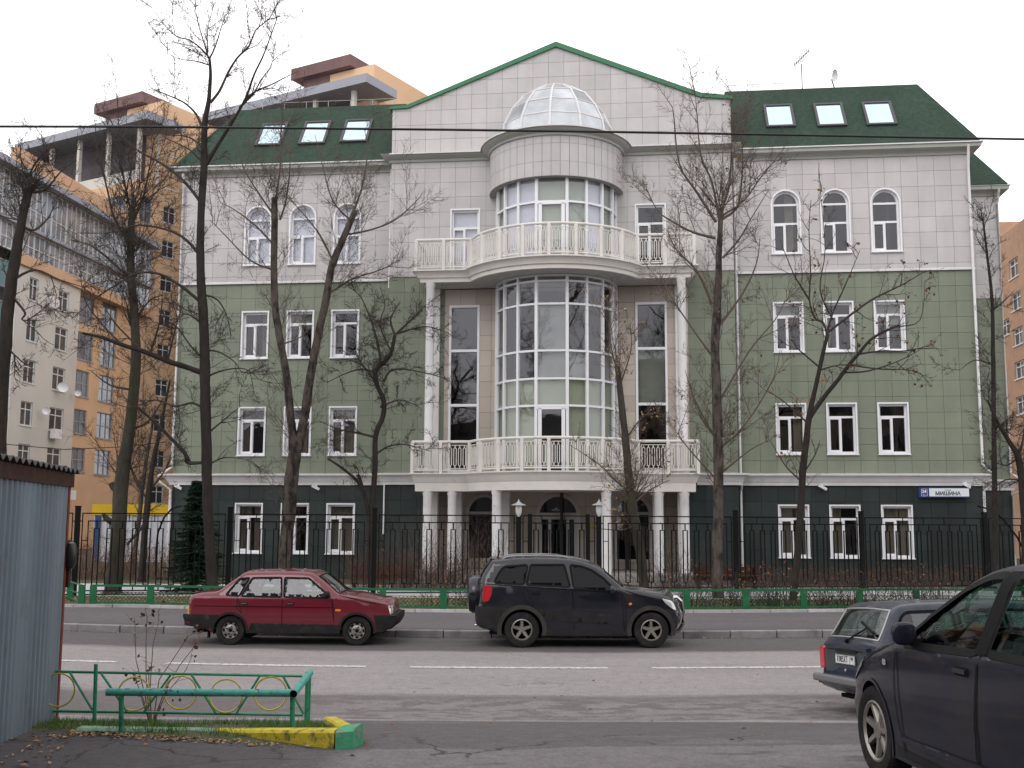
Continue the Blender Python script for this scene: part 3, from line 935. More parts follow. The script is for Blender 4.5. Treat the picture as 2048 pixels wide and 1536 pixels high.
fo = CO + RBAY
zl = [z_sl1_t + .02] + [F(1107, y, fo)[1] for y in (810.7, 756.7, 700.8, 607, 561.5)] + [z_sl2_b - .02]
bay(zl, F(1107, 816, fo)[1], lambda i, j: (None if (i == 4 and j == 0) else M_olive) if j < 2 else (M_grey_blind if (i in (4, 5, 7) and j in (2,)) or (j == 3 and i == 4) else None))
zl = [z_sl2_t + .02, F(1107, 402.5, fo)[1], z_d0 + .1]
M_palegreen = mat('pale green blind', (.50, .53, .42), .8)
bay(zl, F(1107, 406, fo)[1], lambda i, j: M_blind if i in (2, 3, 6) else M_palegreen)
mb = MB()
for z in zf[1:4] : mb.lathe([(RBAY - .25, z), (.01, z)], 20, (UC, -CO, 0), a0=pi, a1=2 * pi)
mb.box(UC - 2, UC + 2, 2.5, 2.6, z_ledge_t, z_corn_b)
mb.build('bay_interior', mat('bay room', (.22, .21, .19), .9), B)
# ---- balconies
def front(half):
    """plan of a balcony edge as (u, off) from left wall corner round to the right"""
    cu = 3.13
    R = (cu ** 2 + 2.0 ** 2) / (2 * 2.0)
    th = math.asin(cu / R)
    p = [(UC - half, CO + 1.6), (UC - cu, CO + 1.6)]
    n = 16
    for i in range(1, n):
        t = -th + 2 * th * i / n
        p.append((UC + R * sin(t), CO + 1.6 + 2.0 - R + R * cos(t)))
    p += [(UC + cu, CO + 1.6), (UC + half, CO + 1.6)]
    return p
HALF = (ce_r - ce_l) / 2 - .0
def slab(zb, zt, lower):
    h = zt - zb
    inner = [(u, o - .28) for u, o in front(HALF - .28)]
    base = [(UC - HALF + .28, CO)] + inner + [(UC + HALF - .28, CO)]
    if lower: prof = [(0, zb), (.16, zb), (.17, zb + .45 * h), (.20, zb + .5 * h), (.24, zb + .72 * h), (.33, zb + .9 * h), (.36, zb + .93 * h), (.36, zt), (0, zt)]
    else: prof = [(0, zb), (.10, zb), (.11, zb + .34 * h), (.18, zb + .37 * h), (.20, zb + .5 * h), (.27, zb + .75 * h), (.33, zb + .86 * h), (.38, zb + .88 * h), (.38, zt), (0, zt)]
    o = profile_run('balcony', prof, base, M_rust if lower else M_rust, cap=True)
    q = MB(); q.add([(u, -f_, zb + .03) for u, f_ in base] + [(u, -f_, zt - .01) for u, f_ in base], [tuple(range(len(base))), tuple(range(len(base), 2 * len(base)))[::-1]])
    q.build('soffit', M_ceil, o)
    return o
def railing(S, zt, zrail, half):
    pts = [(u, o - .02) for u, o in front(half)]
    hz = zrail
    # handrail
    q = MB(); q.tube([(pts[0][0], -CO - .05, hz)] + [(u, -o, hz) for u, o in pts] + [(pts[-1][0], -CO - .05, hz)], .055, 8)
    q.tube([(u, -o, zt + .10) for u, o in pts], .03, 5)
    q.build('handrail', M_rust, S, smooth=True)
    # posts: ends, two panels per straight part, eight over the curve
    P = [Vector((u, o)) for u, o in pts]
    def on_curve(f):
        cu_pts = P[1:-1]
        L = [0]
        for a, b in zip(cu_pts, cu_pts[1:]): L.append(L[-1] + (b - a).length)
        s = f * L[-1]
        for k in range(len(L) - 1):
            if s <= L[k + 1] + 1e-9: return cu_pts[k].lerp(cu_pts[k + 1], (s - L[k]) / (L[k + 1] - L[k]))
        return cu_pts[-1]
    posts = [P[0], P[0].lerp(P[1], .5)] + [on_curve(i / 8) for i in range(9)] + [P[-2].lerp(P[-1], .5), P[-1]]
    po = None
    for p in posts:
        if po is None:
            q = MB(); q.box(-.06, .06, -.06, .06, 0, hz - zt - .03); q.box(-.05, .05, -.05, .05, hz - zt - .03, hz - zt)
            po = q.build('post', M_rust, S); o = po
        else: o = link_copy(po, S)
        o.location = (p.x, -p.y, zt)
    seg = list(zip(posts, posts[1:])) + [(Vector((P[0].x, CO + .1)), P[0]), (P[-1], Vector((P[-1].x, CO + .1)))]
    for a, b in seg:
        L = (b - a).length
        q = MB()
        d = (b - a).normalized()
        zb_, zt_ = .17, hz - zt - .13
        x0, x1 = .10, L - .10
        yy = 0
        def bar(p, q_, w_=.028): q.bar((p[0], 0, p[1]), (q_[0], 0, q_[1]), .022, w_, up=(0, 0, 1) if abs(p[0] - q_[0]) > abs(p[1] - q_[1]) else (1, 0, 0))
        nl = max(2, round((x1 - x0) / .165))
        wd = (x1 - x0) / nl
        bar((x0, zb_), (x0, zt_)); bar((x1, zb_), (x1, zt_)); bar((x0, zb_), (x1, zb_)); bar((x0, zt_), (x1, zt_))
        for k in range(nl):
            c_ = x0 + wd * (k + .5); r_ = wd * .27
            if k % 2 == 0 or True:
                z1_, z2_ = zb_ + .08, zt_ - .08
                bar((c_ - r_, z1_ + .05), (c_ - r_, z2_ - .05)); bar((c_ + r_, z1_ + .05), (c_ + r_, z2_ - .05))
                bar((c_ - r_, z2_ - .05), (c_, z2_ + .0)); bar((c_ + r_, z2_ - .05), (c_, z2_ + .0))
                bar((c_ - r_, z1_ + .05), (c_, z1_)); bar((c_ + r_, z1_ + .05), (c_, z1_))
                bar((c_, z2_), (c_, zt_), .035); bar((c_, zb_), (c_, z1_), .035)
        o = q.build('railing_panel', M_rust, S, fix=False)
        o.location = (a.x, -a.y, zt); o.rotation_euler = (0, 0, atan2(-d.y, d.x))
S2 = slab(z_sl2_b, z_sl2_t, False)
railing(S2, z_sl2_t, F(838, 481, CO + 1.55)[1], HALF - .05)
S1 = slab(z_sl1_b, z_sl1_t, True)
railing(S1, z_sl1_t, F(832, 884, CO + 1.55)[1], HALF - .02)
# ---- columns
def column(u, off, z0, z1, r=.172):
    q = MB(); q.lathe([(r + .03, z0), (r + .03, z0 + .12), (r, z0 + .16), (r * .97, z1 - .2), (r + .02, z1 - .12), (r + .02, z1)], 20, (u, -off, 0))
    q.build('column', M_whitec, B, smooth=True)
ocu = [F(854, 1080, CO + 1.3)[0], F(1370, 1080, CO + 1.3)[0]]
for u in ocu:
    column(u, CO + 1.3, z_floor - .15, z_sl1_b + .02)
    column(u, CO + 1.3, z_sl1_t, z_sl2_b + .02, .165)
for x in (903.5, 1318.5): column(F(x, 1080, CO + 1.3)[0], CO + 1.3, z_floor - .15, z_sl1_b + .02)
for x in (993, 1212.5): column(F(x, 1080, CO + 2.7)[0], CO + 2.7, z_floor - .15, z_sl1_b + .02)
for x in (864, 913, 1013): # pilasters behind the columns, mirrored to the right
    u = F(x, 1080, CO)[0]
    uu = {864: ocu[0], 913: F(903.5, 1080, CO + 1.3)[0], 1013: F(993, 1080, CO + 2.7)[0]}[x]
    for s_ in (uu, 2 * UC - uu):
        q = MB(); q.box(s_ - .16, s_ + .16, -CO - .13, -CO + .2, z_floor, z_sl1_b + .02); q.build('pilaster', M_whitec, B)
        if x == 864:
            q = MB(); q.box(s_ - .16, s_ + .16, -CO - .13, -CO + .0, z_sl1_t + .01, z_sl2_b + .02); q.build('pilaster', M_whitec, B)
# ---- porch: floor, steps, ceiling, door and arched windows
mb = MB()
mb.box(p_l - .3, p_r + .3, -CO - 3.1, -PO, z_floor - .5, z_floor)
st = mb.build('porch_floor', mat('stone steps', (.30, .28, .27), .8, var=.1, bump=.2), B)
for k in range(3):
    q = MB(); q.box(UC - 2.4 + .0, UC + 6.2, -CO - 3.1 - .32 * (k + 1), -CO - 3.1 - .32 * k - .002, z_floor - .14 * (k + 1) - .5, z_floor - .14 * (k + 1)); q.build('step', mat('stone steps', (.30, .28, .27)), B)
q = MB(); q.box(p_l - .02, p_r + .02, -CO, -PO, z_sl1_b + .02, z_sl1_b + .1); q.build('porch_ceiling', M_ceil, B)
M_doorf = mat('grey door frame', (.50, .49, .47), .45)
M_dglass = glass('door glass', (.16, .24, .22), .4, .02)
def arched(a, b, z0, z1, door=False):
    mb = MB(); t3 = to3(PO)
    zs = z1 - (b - a) / 2
    plate(mb, arch(a - .07, b + .07, z0, z1 + .07), [arch(a + .06, b - .06, z0 + (.0 if door else .1), z1 - .06)], .05, -.14, t3)
    if door: tr = (zs - .14, zs + .12)
    else: tr = (zs - .06, zs + .05)
    mb.box(a + .06, b - .06, -PO + .02, -PO + .12, tr[0], tr[1])
    if door:
        c = mid(a, b)
        for x in (a + .06, c - .38, c + .33, b - .17): mb.box(x, x + .11, -PO + .03, -PO + .11, z0, tr[0])
    W = mb.build('entrance' if door else 'arched_window', M_doorf, B)
    q = MB(); pl = arch(a + .07, b - .07, z0, z1 - .07); q.add([(x, -PO + .08, z) for x, z in pl], [tuple(range(len(pl)))]); q.build('pane', M_dglass, W, fix=False)
    if door:
        q = MB(); c = mid(a, b) - .30; q.tube([(c, -PO - .0, z0 + .85), (c, -PO - .08, z0 + .95), (c, -PO - .08, z0 + 1.25), (c, -PO, z0 + 1.35)], .02, 6); q.build('door_handle', M_flash, W)
arched(a1l, a1r, zab, zat); arched(a3l, a3r, zab, zat); arched(a2l, a2r, z_floor, zdt, True)
q = MB(); a = F(1171, 1046, PO); b = F(1188, 1060, PO); q.box(a[0], b[0], -PO - .03, -PO - .0, b[1], a[1]); q.build('plaque', mat('brass plaque', (.45, .36, .12), .35, metal=.4), B)
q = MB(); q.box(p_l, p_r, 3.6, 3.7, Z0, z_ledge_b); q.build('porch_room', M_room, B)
# ---- gable coping
q = MB()
for a, b in zip(range(4), range(1, 5)):
    lo0, lo1, hi0, hi1 = gab[a], gab[b], gl_top[a], gl_top[b]
    pl = [(lo0[0], -CO - .14, lo0[1] - .03), (lo1[0], -CO - .14, lo1[1] - .03), (hi1[0], -CO - .14, hi1[1] + .03), (hi0[0], -CO - .14, hi0[1] + .03)]
    if a == 0: pl[0] = (c_l - .1, -CO - .14, pl[0][2]); pl[3] = (c_l - .1, -CO - .14, pl[3][2])
    if a == 3: pl[1] = (c_r + .08, -CO - .14, pl[1][2]); pl[2] = (c_r + .08, -CO - .14, pl[2][2])
    q.extrude(pl, (0, .6, 0))
q.build('gable_coping', M_coping, B)
q = MB(); q.extrude([(x, -CO + .3, z - .05) for x, z in [(c_l + .05, gab[0][1]), gab[1], gab[2], gab[3], (c_r - .05, gab[4][1])]] + [(c_r - .05, -CO + .3, z_corn_b), (c_l + .05, -CO + .3, z_corn_b)], (0, 7.0, 0)); q.build('gable_roof', M_roof, B)
# ---- mansard roof with skylights
RUN = 2.05
zr0 = z_corn_t + .06
zrr = None
d = ray(1833, 168.4); t = ((BO + BV * (RUN)) - EYE).dot(BV) / d.dot(BV); zr1 = (EYE + d * t).z
z_l1 = None
def hipwing(a, b, lefthip):
    q = MB()
    x0, x1 = a, b
    y0, y1 = -.40, RUN
    e0, e1 = (x0 - .4, x1) if lefthip else (x0, x1 + .4)
    t0, t1 = (x0 + 1.45, x1) if lefthip else (x0, x1 - 1.2)
    vs = [(e0, y0, zr0), (e1, y0, zr0), (t1, y1, zr1), (t0, y1, zr1), (e0, dep, zr0), (e1, dep, zr0), (t1, dep - 2, zr1), (t0, dep - 2, zr1)]
    q.add(vs, [(0, 1, 2, 3), (1, 5, 6, 2), (4, 0, 3, 7), (3, 2, 6, 7), (5, 4, 7, 6)])
    return q.build('roof', M_roof, B)
hipwing(u_l, c_l - .0, True); hipwing(c_r + .0, u_r, False)
rn = Vector((0, -(zr1 - zr0), RUN + .40)).normalized()         # outward normal of the front slope
rs = Vector((0, RUN + .40, zr1 - zr0)).normalized()            # up the slope
def onroof(x, y):
    d = ray(x, y)
    dl = Vector((d.dot(BU), d.dot(BV), d.z)); el = EYE - BO; el = Vector((el.dot(BU), el.dot(BV), el.z))
    p0 = Vector((0, -.40, zr0))
    return el + dl * ((p0 - el).dot(rn) / dl.dot(rn))
M_sky = mat('skylight glass', (.52, .66, .72), .08, metal=.9)
M_skyf = mat('skylight frame', (.06, .055, .06), .5)
for pts in (((509, 294), (562, 290), (515, 251)), ((596, 291), (650, 288), (603, 246.5)), ((679, 287), (735, 284), (686, 243)), ((1533, 257), (1592, 256), (1527, 213)), ((1635, 255.5), (1695, 254.5), (1628, 210.5)), ((1734, 253), (1795, 252), (1727, 207.5))):
    a, b, c = onroof(*pts[0]), onroof(*pts[1]), onroof(*pts[2])
    x0, x1, h = a.x, b.x, (c - a).dot(rs)
    o = a.copy()
    fr = MB()
    def P(x, s, n): return Vector((x, o.y, o.z)) + rs * s + rn * n
    def slabq(mb_, xa, xb, sa, sb, n0, n1):
        vs = [P(xa, sa, n0), P(xb, sa, n0), P(xb, sb, n0), P(xa, sb, n0), P(xa, sa, n1), P(xb, sa, n1), P(xb, sb, n1), P(xa, sb, n1)]
        mb_.add(vs, [(3, 2, 1, 0), (4, 5, 6, 7), (0, 1, 5, 4), (1, 2, 6, 5), (2, 3, 7, 6), (3, 0, 4, 7)])
    fw = .10
    slabq(fr, x0, x1, 0, fw, -.02, .10); slabq(fr, x0, x1, h - fw, h, -.02, .10); slabq(fr, x0, x0 + fw, fw, h - fw, -.02, .10); slabq(fr, x1 - fw, x1, fw, h - fw, -.02, .10)
    S = fr.build('skylight', M_skyf, B)
    g_ = MB(); slabq(g_, x0 + fw + .001, x1 - fw - .001, fw + .001, h - fw - .001, .03, .06); g_.build('pane', M_sky, S)
# rods along the ridge
q = MB()
for (x0, x1) in ((u_l + RUN + .3, c_l - .6), (c_r + .2, u_r - 6.5)):
    n = max(3, int((x1 - x0) / .95))
    for i in range(n + 1):
        x = x0 + (x1 - x0) * i / n
        q.bar((x, RUN + .4, zr1 - .02), (x, RUN + .4, zr1 + .42), .02)
    q.bar((x0, RUN + .4, zr1 + .42), (x1, RUN + .4, zr1 + .42), .02)
q.build('roof_railing', mat('galvanised', (.35, .34, .33), .5), B)
# ---- downpipes
def pipe(pts, r=.05):
    q = MB(); q.tube(pts, r, 8); q.build('downpipe', M_white, B, smooth=True)
pipe([(c_r + .12, -.12, z_corn_b + .1), (c_r + .12, -.10, z_ledge_t + .1), (c_r + .12, -.42, z_ledge_t - .1), (c_r + .12, -.42, z_ledge_b), (c_r + .12, -.12, z_ledge_b - .2), (c_r + .12, -.12, .4), (c_r + .16, -.3, .2)])
pipe([(u_r - .06, -.46, z_corn_b + .25), (u_r - .0, -.12, z_corn_b - .5), (u_r - .0, -.12, z_band + .1), (u_r - .0, -.12, z_ledge_t + .35), (u_r + .35, -.42, z_ledge_t - .05), (u_r + .3, -.42, z_ledge_b + .1), (u_r - .0, -.12, z_ledge_b - .2), (u_r - .0, -.12, .3)])
pipe([(u_l + .06, -.40, z_corn_b + .1), (u_l - .0, -.12, z_corn_b - .4), (u_l, -.12, z_ledge_t + .3), (u_l - .42, -.42, z_ledge_t - .1), (u_l - .35, -.4, z_ledge_b + .1), (u_l - .02, -.12, z_ledge_b - .2), (u_l - .02, -.12, .3)])
pipe([(c_l - .10, -.12, z_corn_b + .1), (c_l - .10, -.12, z_band - .3)]); pipe([(c_l - .02, -CO - .1, z_ledge_b), (c_l - .02, -CO - .1, z_ledge_b - 1.9)], .03)
# ---- rear wing seen past the right corner
RW = 5.8
def FB(x, y): return F(x, y, -RW)
r1 = FB(2012, 786)[0]
zb_l, zb_band, zb_c, zb_t = z_ledge_t, z_band, z_corn_b, z_corn_t
mb = MB()
mb.box(u_r - 1, r1, RW, RW + 9, Z0, z_ledge_b, 2); mb.box(u_r - 1, r1, RW, RW + 9, z_ledge_b, z_band, 1); mb.box(u_r - 1, r1 + .03, RW - .04, RW + 9, z_band, z_corn_b, 0)
mb.build('rear_wing_wall', [M_joint, M_joint_green, M_joint_dark], B)
mb = MB(); tl = tile_list; tile_list = []
tiles(u_r - .6, r1, z_band + .02, z_corn_b, -RW + .06, 'grey'); tiles(u_r - .6, r1, z_ledge_t, z_band, -RW + .03, 'green'); tiles(u_r - .6, r1, Z0, z_ledge_b, -RW + .03, 'dark')
for (a, b, c, d_, off, key, hs, clip) in tile_list: tile_mesh(mb, a, b, c, d_, off, hs, clip, KI[key])
mb.build('rear_wing_tiles', [M_grey, M_green, M_dark, M_beige], B, kind='stuff', fix=False)
profile_run('ledge', lp, [(u_r - .5, -RW), (r1, -RW), (r1, -RW - 6)], M_whitec)
profile_run('cornice', cpz, [(u_r - .5, -RW + .02), (r1, -RW + .02), (r1, -RW - 6)], M_cornice)
q = MB(); q.add([(u_r - 3, RW - .4, zr0), (r1 + .4, RW - .4, zr0), (r1 - 1.3, RW + 2, zr1), (u_r - 3, RW + 2, zr1), (r1 + .4, RW + 9, zr0), (r1 - 1.3, RW + 8, zr1)], [(0, 1, 2, 3), (1, 4, 5, 2)]); q.build('roof', M_roof, B)
pipe([(r1 - .0, RW - .44, z_corn_b + .2), (r1, RW - .12, z_corn_b - .4), (r1, RW - .12, z_ledge_t + .3), (r1 + .35, RW - .42, z_ledge_t - .05), (r1 + .3, RW - .42, z_ledge_b), (r1, RW - .12, z_ledge_b - .2), (r1, RW - .12, .3)])
def bworld(u, off, z): return BO + BU * u - BV * off + Vector((0, 0, z))
# ---- antenna, dish
A = empty('tv_antenna', bworld(0, 0, 0), -YAW, 'thin rooftop aerial mast with slanted rods above the right wing roof', 'antenna')
p0 = onroof(1604, 172); pt = Vector((F(1603, 128, -RUN)[0], RUN, F(1603, 128, -RUN)[1]))
q = MB(); q.bar((pt.x, RUN, zr1 - .05), (pt.x, RUN, pt.z), .035); q.build('mast', M_iron, A)
q = MB(); a = F(1588, 131, -RUN); b = F(1618, 101, -RUN); q.bar((a[0], RUN, a[1]), (b[0], RUN, b[1]), .03)
for i in range(9):
    f_ = (i + .5) / 9; x, z = a[0] + (b[0] - a[0]) * f_, a[1] + (b[1] - a[1]) * f_
    q.bar((x - .06, RUN - .2 - .02 * i, z + .05), (x + .06, RUN + .2, z - .05), .022)
q.build('rods', M_iron, A)
D = empty('satellite_dish', bworld(F(1668, 160, -RUN)[0], -RUN, zr1), -YAW, 'white satellite dish on the ridge of the right wing roof', 'satellite dish')
q = MB(); q.bar((0, 0, 0), (-.1, 0, .35), .04); q.build('stand', M_iron, D)
q = MB(); q.lathe([(.01, .1), (.2, .07), (.34, .0), (.35, -.02), (.34, -.01)], 16, (0, 0, 0), 'x'); o = q.build('reflector', M_white, D, smooth=True); o.location = (.05, 0, .5); o.rotation_euler = (0, -.1, .25); o.scale = (.75, .75, .75)
# ---- street sign with number
a, b = F(1837, 976, .22), F(1940, 994, .22)
SG = empty('street_sign', bworld(a[0], .22, b[1]), -YAW, 'long white and blue street name board reading МИШИНА, number 24', 'sign')
W_, H_ = b[0] - a[0], a[1] - b[1]
q = MB(); q.box(0, W_, 0, .10, -.02, H_ + .02); q.build('board', mat('sign blue', (.012, .03, .16), .4), SG)
q = MB(); q.box(W_ * .205, W_ - .03, -.012, -.001, .02, H_ - .01); q.build('white_panel', mat('sign white', (.68, .72, .74), .4), SG)
q = MB(); w1 = W_ * .17
for (xa, xb, za, zb_) in ((.09, w1, .03, .042), (.09, w1, H_ - .04, H_ - .028), (.09, .102, .03, H_ - .03), (w1 - .012, w1, .03, H_ - .03)): q.box(xa, xb, -.008, -.001, za, zb_)
q.build('number_border', M_pvc, SG)
def text(name, s, x, z, size, m, parent, y=-.014, align='CENTER', bold=0.0, rot=(radians(90), 0, 0), sx=1.0):
    cu = bpy.data.curves.new(name, 'FONT')
    cu.body = s; cu.size = size; cu.align_x = align; cu.align_y = 'CENTER'; cu.offset = bold; cu.extrude = .0015
    o = bpy.data.objects.new(name, cu)
    col.objects.link(o)
    dg = bpy.context.evaluated_depsgraph_get()
    me = bpy.data.meshes.new_from_object(o.evaluated_get(dg))
    bpy.data.objects.remove(o)
    me.materials.clear(); me.materials.append(m)
    o = bpy.data.objects.new(name, me); col.objects.link(o)
    o.parent = parent; o.location = (x, y, z); o.rotation_euler = rot; o.scale = (sx, 1, 1)
    return o
M_ink = mat('black ink', (.02, .02, .025), .5)
text('lettering', 'улица', W_ * .57, H_ * .77, .085, M_ink, SG)
text('lettering', 'МИШИНА', W_ * .57, H_ * .36, .19, M_ink, SG, bold=.006)
text('lettering', '24', W_ * .108, H_ * .60, .155, M_pvc, SG, y=-.004, bold=.006)
text('lettering', 'стр.1', W_ * .108, H_ * .26, .055, M_pvc, SG, y=-.004)
# ---- security cameras and lights under the ledge
def seccam(x, y, lab):
    u, z = F(x, y, .15)
    o = empty('security_camera', bworld(u, 0, z), -YAW, lab, 'camera', 'cameras under the ledge')
    q = MB(); q.box(-.03, .03, -.16, -.03, .02, .14); q.build('bracket', M_pvc, o)
    q = MB(); q.box(-.16, .16, -.05, .05, -.05, .05); h_ = q.build('housing', M_pvc, o); h_.location = (.0, -.22, 0); h_.rotation_euler = (.1, .45, .4)
seccam(632, 975, 'small white camera under the ledge between forked tree and dark tree')
seccam(1645, 975, 'small white camera under the ledge left of the street name board')
seccam(1932, 971, 'small white camera at the right end of the street name board')
seccam(357, 974, 'small white camera at the left corner of the dark base')
# ================================================================== far buildings
M_cream = mat('cream render', (.56, .53, .49), .85, var=.05, scale=.4, var2=.05, scale2=.1)
M_orange = mat('orange render', (.63, .42, .265), .85, var=.06, scale=.5, var2=.05, scale2=.12)  # paled so that distance haze sits in the colour
M_orange2 = mat('orange brown render', (.56, .36, .235), .85, var=.06, scale=.5)
M_brown = mat('brown metal cladding', (.16, .10, .095), .7, var=.15, scale=.8, stretch=(1, 1, .2))
M_canopy = mat('grey metal canopy', (.30, .31, .35), .6, var=.05)
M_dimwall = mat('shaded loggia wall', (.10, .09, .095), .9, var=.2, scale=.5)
M_teal = mat('blue green balcony glass', (.10, .19, .21), .3, var=.2, scale=.4)
M_lg = mat('loggia glazing', (.20, .22, .25), .12, metal=.35, var=.45, scale=.45)
M_wfr = mat('white window frame', (.66, .66, .67), .5)
M_gfr = mat('grey window frame', (.30, .30, .32), .5)
M_pane = mat('far window pane', (.07, .075, .08), .08, metal=.25, var=.6, scale=.7)
class Wall3:
    """vertical wall plane: origin o, unit direction d along the wall, outward normal n"""
    def __init__(s, o, d, n): s.o, s.d, s.n = Vector(o), Vector(d).normalized(), Vector(n).normalized()
    def uv(s, x, y):
        r = ray(x, y); t = (s.o - EYE).dot(s.n) / r.dot(s.n); p = EYE + r * t
        return (p - s.o).dot(s.d), p.z
    def p(s, a, z, out=0): return Vector((s.o.x, s.o.y, 0)) + s.d * a + s.n * out + Vector((0, 0, z))
def far_window(w3, parent, a0, a1, z0, z1, frame=None, bars=(.5,), trans=.68, depth=.15, name='window', fw=.07, pane=None):
    mb = MB(); t3 = lambda x, z, d: w3.p(x, z, d)
    xs = [a0 + fw] + [v for b in bars for v in (a0 + (a1 - a0) * b - fw / 2, a0 + (a1 - a0) * b + fw / 2)] + [a1 - fw]
    zs = [(z0 + fw, z1 - fw)] if not trans else [(z0 + fw, z0 + (z1 - z0) * trans - fw / 2), (z0 + (z1 - z0) * trans + fw / 2, z1 - fw)]
    hs = [rect(xa, xb, za, zb) for xa, xb in zip(xs[::2], xs[1::2]) for za, zb in zs]
    plate(mb, rect(a0, a1, z0, z1), hs, -depth + .06, -depth, t3)
    q = [w3.p(a0 - .05, z0 - .08, .06), w3.p(a1 + .05, z0 - .08, .06), w3.p(a1 + .05, z0, .06), w3.p(a0 - .05, z0, .06)]
    mb.extrude(q, -w3.n * .2)
    o = mb.build(name, frame or M_wfr, parent)
    q = MB(); q.add([w3.p(a0, z0, -depth + .01), w3.p(a1, z0, -depth + .01), w3.p(a1, z1, -depth + .01), w3.p(a0, z1, -depth + .01)], [(0, 1, 2, 3)])
    q.build('pane', pane or M_pane, o, fix=False)
    return o
def quadwall(w3, a0, a1, z0, z1, holes, th=.3, out=0.):
    mb = MB(); plate(mb, rect(a0, a1, z0, z1), holes, out, out - th, lambda x, z, d: w3.p(x, z, d)); return mb
# ---- long apartment block on the left
WB = Wall3((-33.8, 79, 0), BV, BU)
AP = empty('apartment_building', label='long cream and orange apartment block with glazed top storeys on the left', cat='building')
s0, s1 = WB.uv(22, 700)[0], WB.uv(152, 750)[0]
zc = WB.uv(60, 537)[1]; zo = WB.uv(60, 515)[1]; zm = WB.uv(60, 458)[1]; zk = WB.uv(60, 356)[1]; zp = WB.uv(60, 309)[1]
rects = []
for (xa, xb, ya, yb) in ((59.5, 77, 552, 601), (53, 75, 633, 682), (47, 70, 715, 765), (41, 65, 799, 850), (36, 60, 884, 929), (117, 138, 578, 622), (110, 135, 651, 700), (105, 130, 731, 780), (98.5, 127, 812, 861), (94, 122, 892, 934)):
    a0, _ = WB.uv(xa, (ya + yb) / 2); a1, _ = WB.uv(xb, (ya + yb) / 2); zt_ = WB.uv((xa + xb) / 2, ya + 4)[1]; zb_ = WB.uv((xa + xb) / 2, yb + 1)[1]
    rects.append((a0, a1, zb_, zt_))
quadwall(WB, s0, s1, 0, zc, [rect(*r) for r in rects]).build('cream_wall', M_cream, AP)
for i, r in enumerate(rects): far_window(WB, AP, *r, bars=(.5,) if i < 8 or True else (.33, .66))
sE = s1 + 12.5
lrects = []
for (xa, xb, ya, yb) in ((162, 200, 590, 645), (160, 198, 665, 720), (157, 190, 740, 793), (152, 185, 818, 867), (148, 182, 895, 943), (216, 246, 606, 662), (213, 243, 679, 735), (209, 240, 752, 805), (205, 236, 826, 878), (201, 232, 900, 950)):
    a0, _ = WB.uv(xa, (ya + yb) / 2); a1, _ = WB.uv(xb, (ya + yb) / 2); zt_ = WB.uv((xa + xb) / 2, ya)[1]; zb_ = WB.uv((xa + xb) / 2, yb)[1]
    lrects.append((a0, a1, zb_, zt_))
quadwall(WB, s1, sE, 0, zc, [rect(*r) for r in lrects], out=-.5).build('orange_wall', M_orange, AP)
WB2 = Wall3(Vector(WB.o) - WB.n * .5, WB.d, WB.n)
for r in lrects: far_window(WB2, AP, *r, bars=(.33, .66), trans=.5, frame=M_gfr, name='loggia', pane=M_lg)
mb = MB(); mb.obox(WB.p((s0 + sE) / 2, (zc + zo) / 2, -.1), WB.d * (sE - s0) / 2, WB.n * .35, (0, 0, (zo - zc) / 2)); mb.obox(WB.p((s0 + sE) / 2, (zk + zp) / 2 + .2, -.3), WB.d * (sE - s0 + 1) / 2, WB.n * .3, (0, 0, (zp - zk) / 2 - .1))
mb.build('orange_band', M_orange2, AP)
mb = MB(); mb.obox(WB.p((s0 + sE) / 2 - 3, zk + .1, .1), WB.d * (sE - s0 + 6) / 2, WB.n * .5, (0, 0, .22)); mb.obox(WB.p((s0 + sE) / 2 - 3, zm, .0), WB.d * (sE - s0 + 6) / 2, WB.n * .2, (0, 0, .12)); mb.build('cornice', M_canopy, AP)
n = 13
for row, (za, zb) in enumerate(((zo + .05, zm - .12), (zm + .12, zk - .12))):
    for i in range(n):
        a = s0 - 6 + (sE - s0 + 6) * i / n; b = s0 - 6 + (sE - s0 + 6) * (i + 1) / n
        far_window(Wall3(Vector(WB.o) - WB.n * (.1), WB.d, WB.n), AP, a + .03, b - .03, za, zb, bars=(.33, .66), trans=.42, frame=M_wfr, name='loggia', pane=mat('bright loggia glazing', (.26, .29, .33), .15, metal=.4, var=.5, scale=.35), fw=.05)
for k in range(7):
    za = zc * k / 7; zb = zc * (k + 1) / 7
    far_window(WB, AP, s0 - 5.5, s0 - .6, za + .9, zb - .05, bars=(.25, .5, .75), trans=None, frame=M_gfr, name='balcony', pane=M_teal)
mb = MB()
mb.obox(WB.p((s0 + sE) / 2 - 3, zc / 2 - .2, -1.7), WB.d * (sE - s0 + 6) / 2, WB.n * 1.0, (0, 0, zc / 2 - .2)); mb.obox(WB.p((s0 + sE) / 2 - 3, zp / 2 - .2, -6), WB.d * (sE - s0 + 6) / 2, WB.n * 4, (0, 0, zp / 2 - .3)); mb.build('core', M_dimwall, AP)
mb = MB(); mb.tube([WB.p(s0 - .25, 0, .15), WB.p(s0 - .25, zc, .15)], .12, 8); mb.build('downpipe', M_wfr, AP)
for (x, y, r) in ((112, 775, 11), (142, 787, 7), (78, 822, 8)):
    a, z = WB.uv(x, y); q = MB(); q.lathe([(.01, -.1), (r / 28 * .7, -.05), (r / 28, .06)], 14, (0, 0, 0), 'x'); o = q.build('satellite_dish', M_white, AP, smooth=True); o.location = WB.p(a, z, .55); o.rotation_euler = (0, -.2, -1.1)
for (x, y) in ((103, 868), (98, 608), (132, 990)):
    a, z = WB.uv(x, y); q = MB(); q.obox(WB.p(a, z, .35), WB.d * .5, WB.n * .18, (0, 0, .35)); q.build('air_conditioner', M_white, AP)
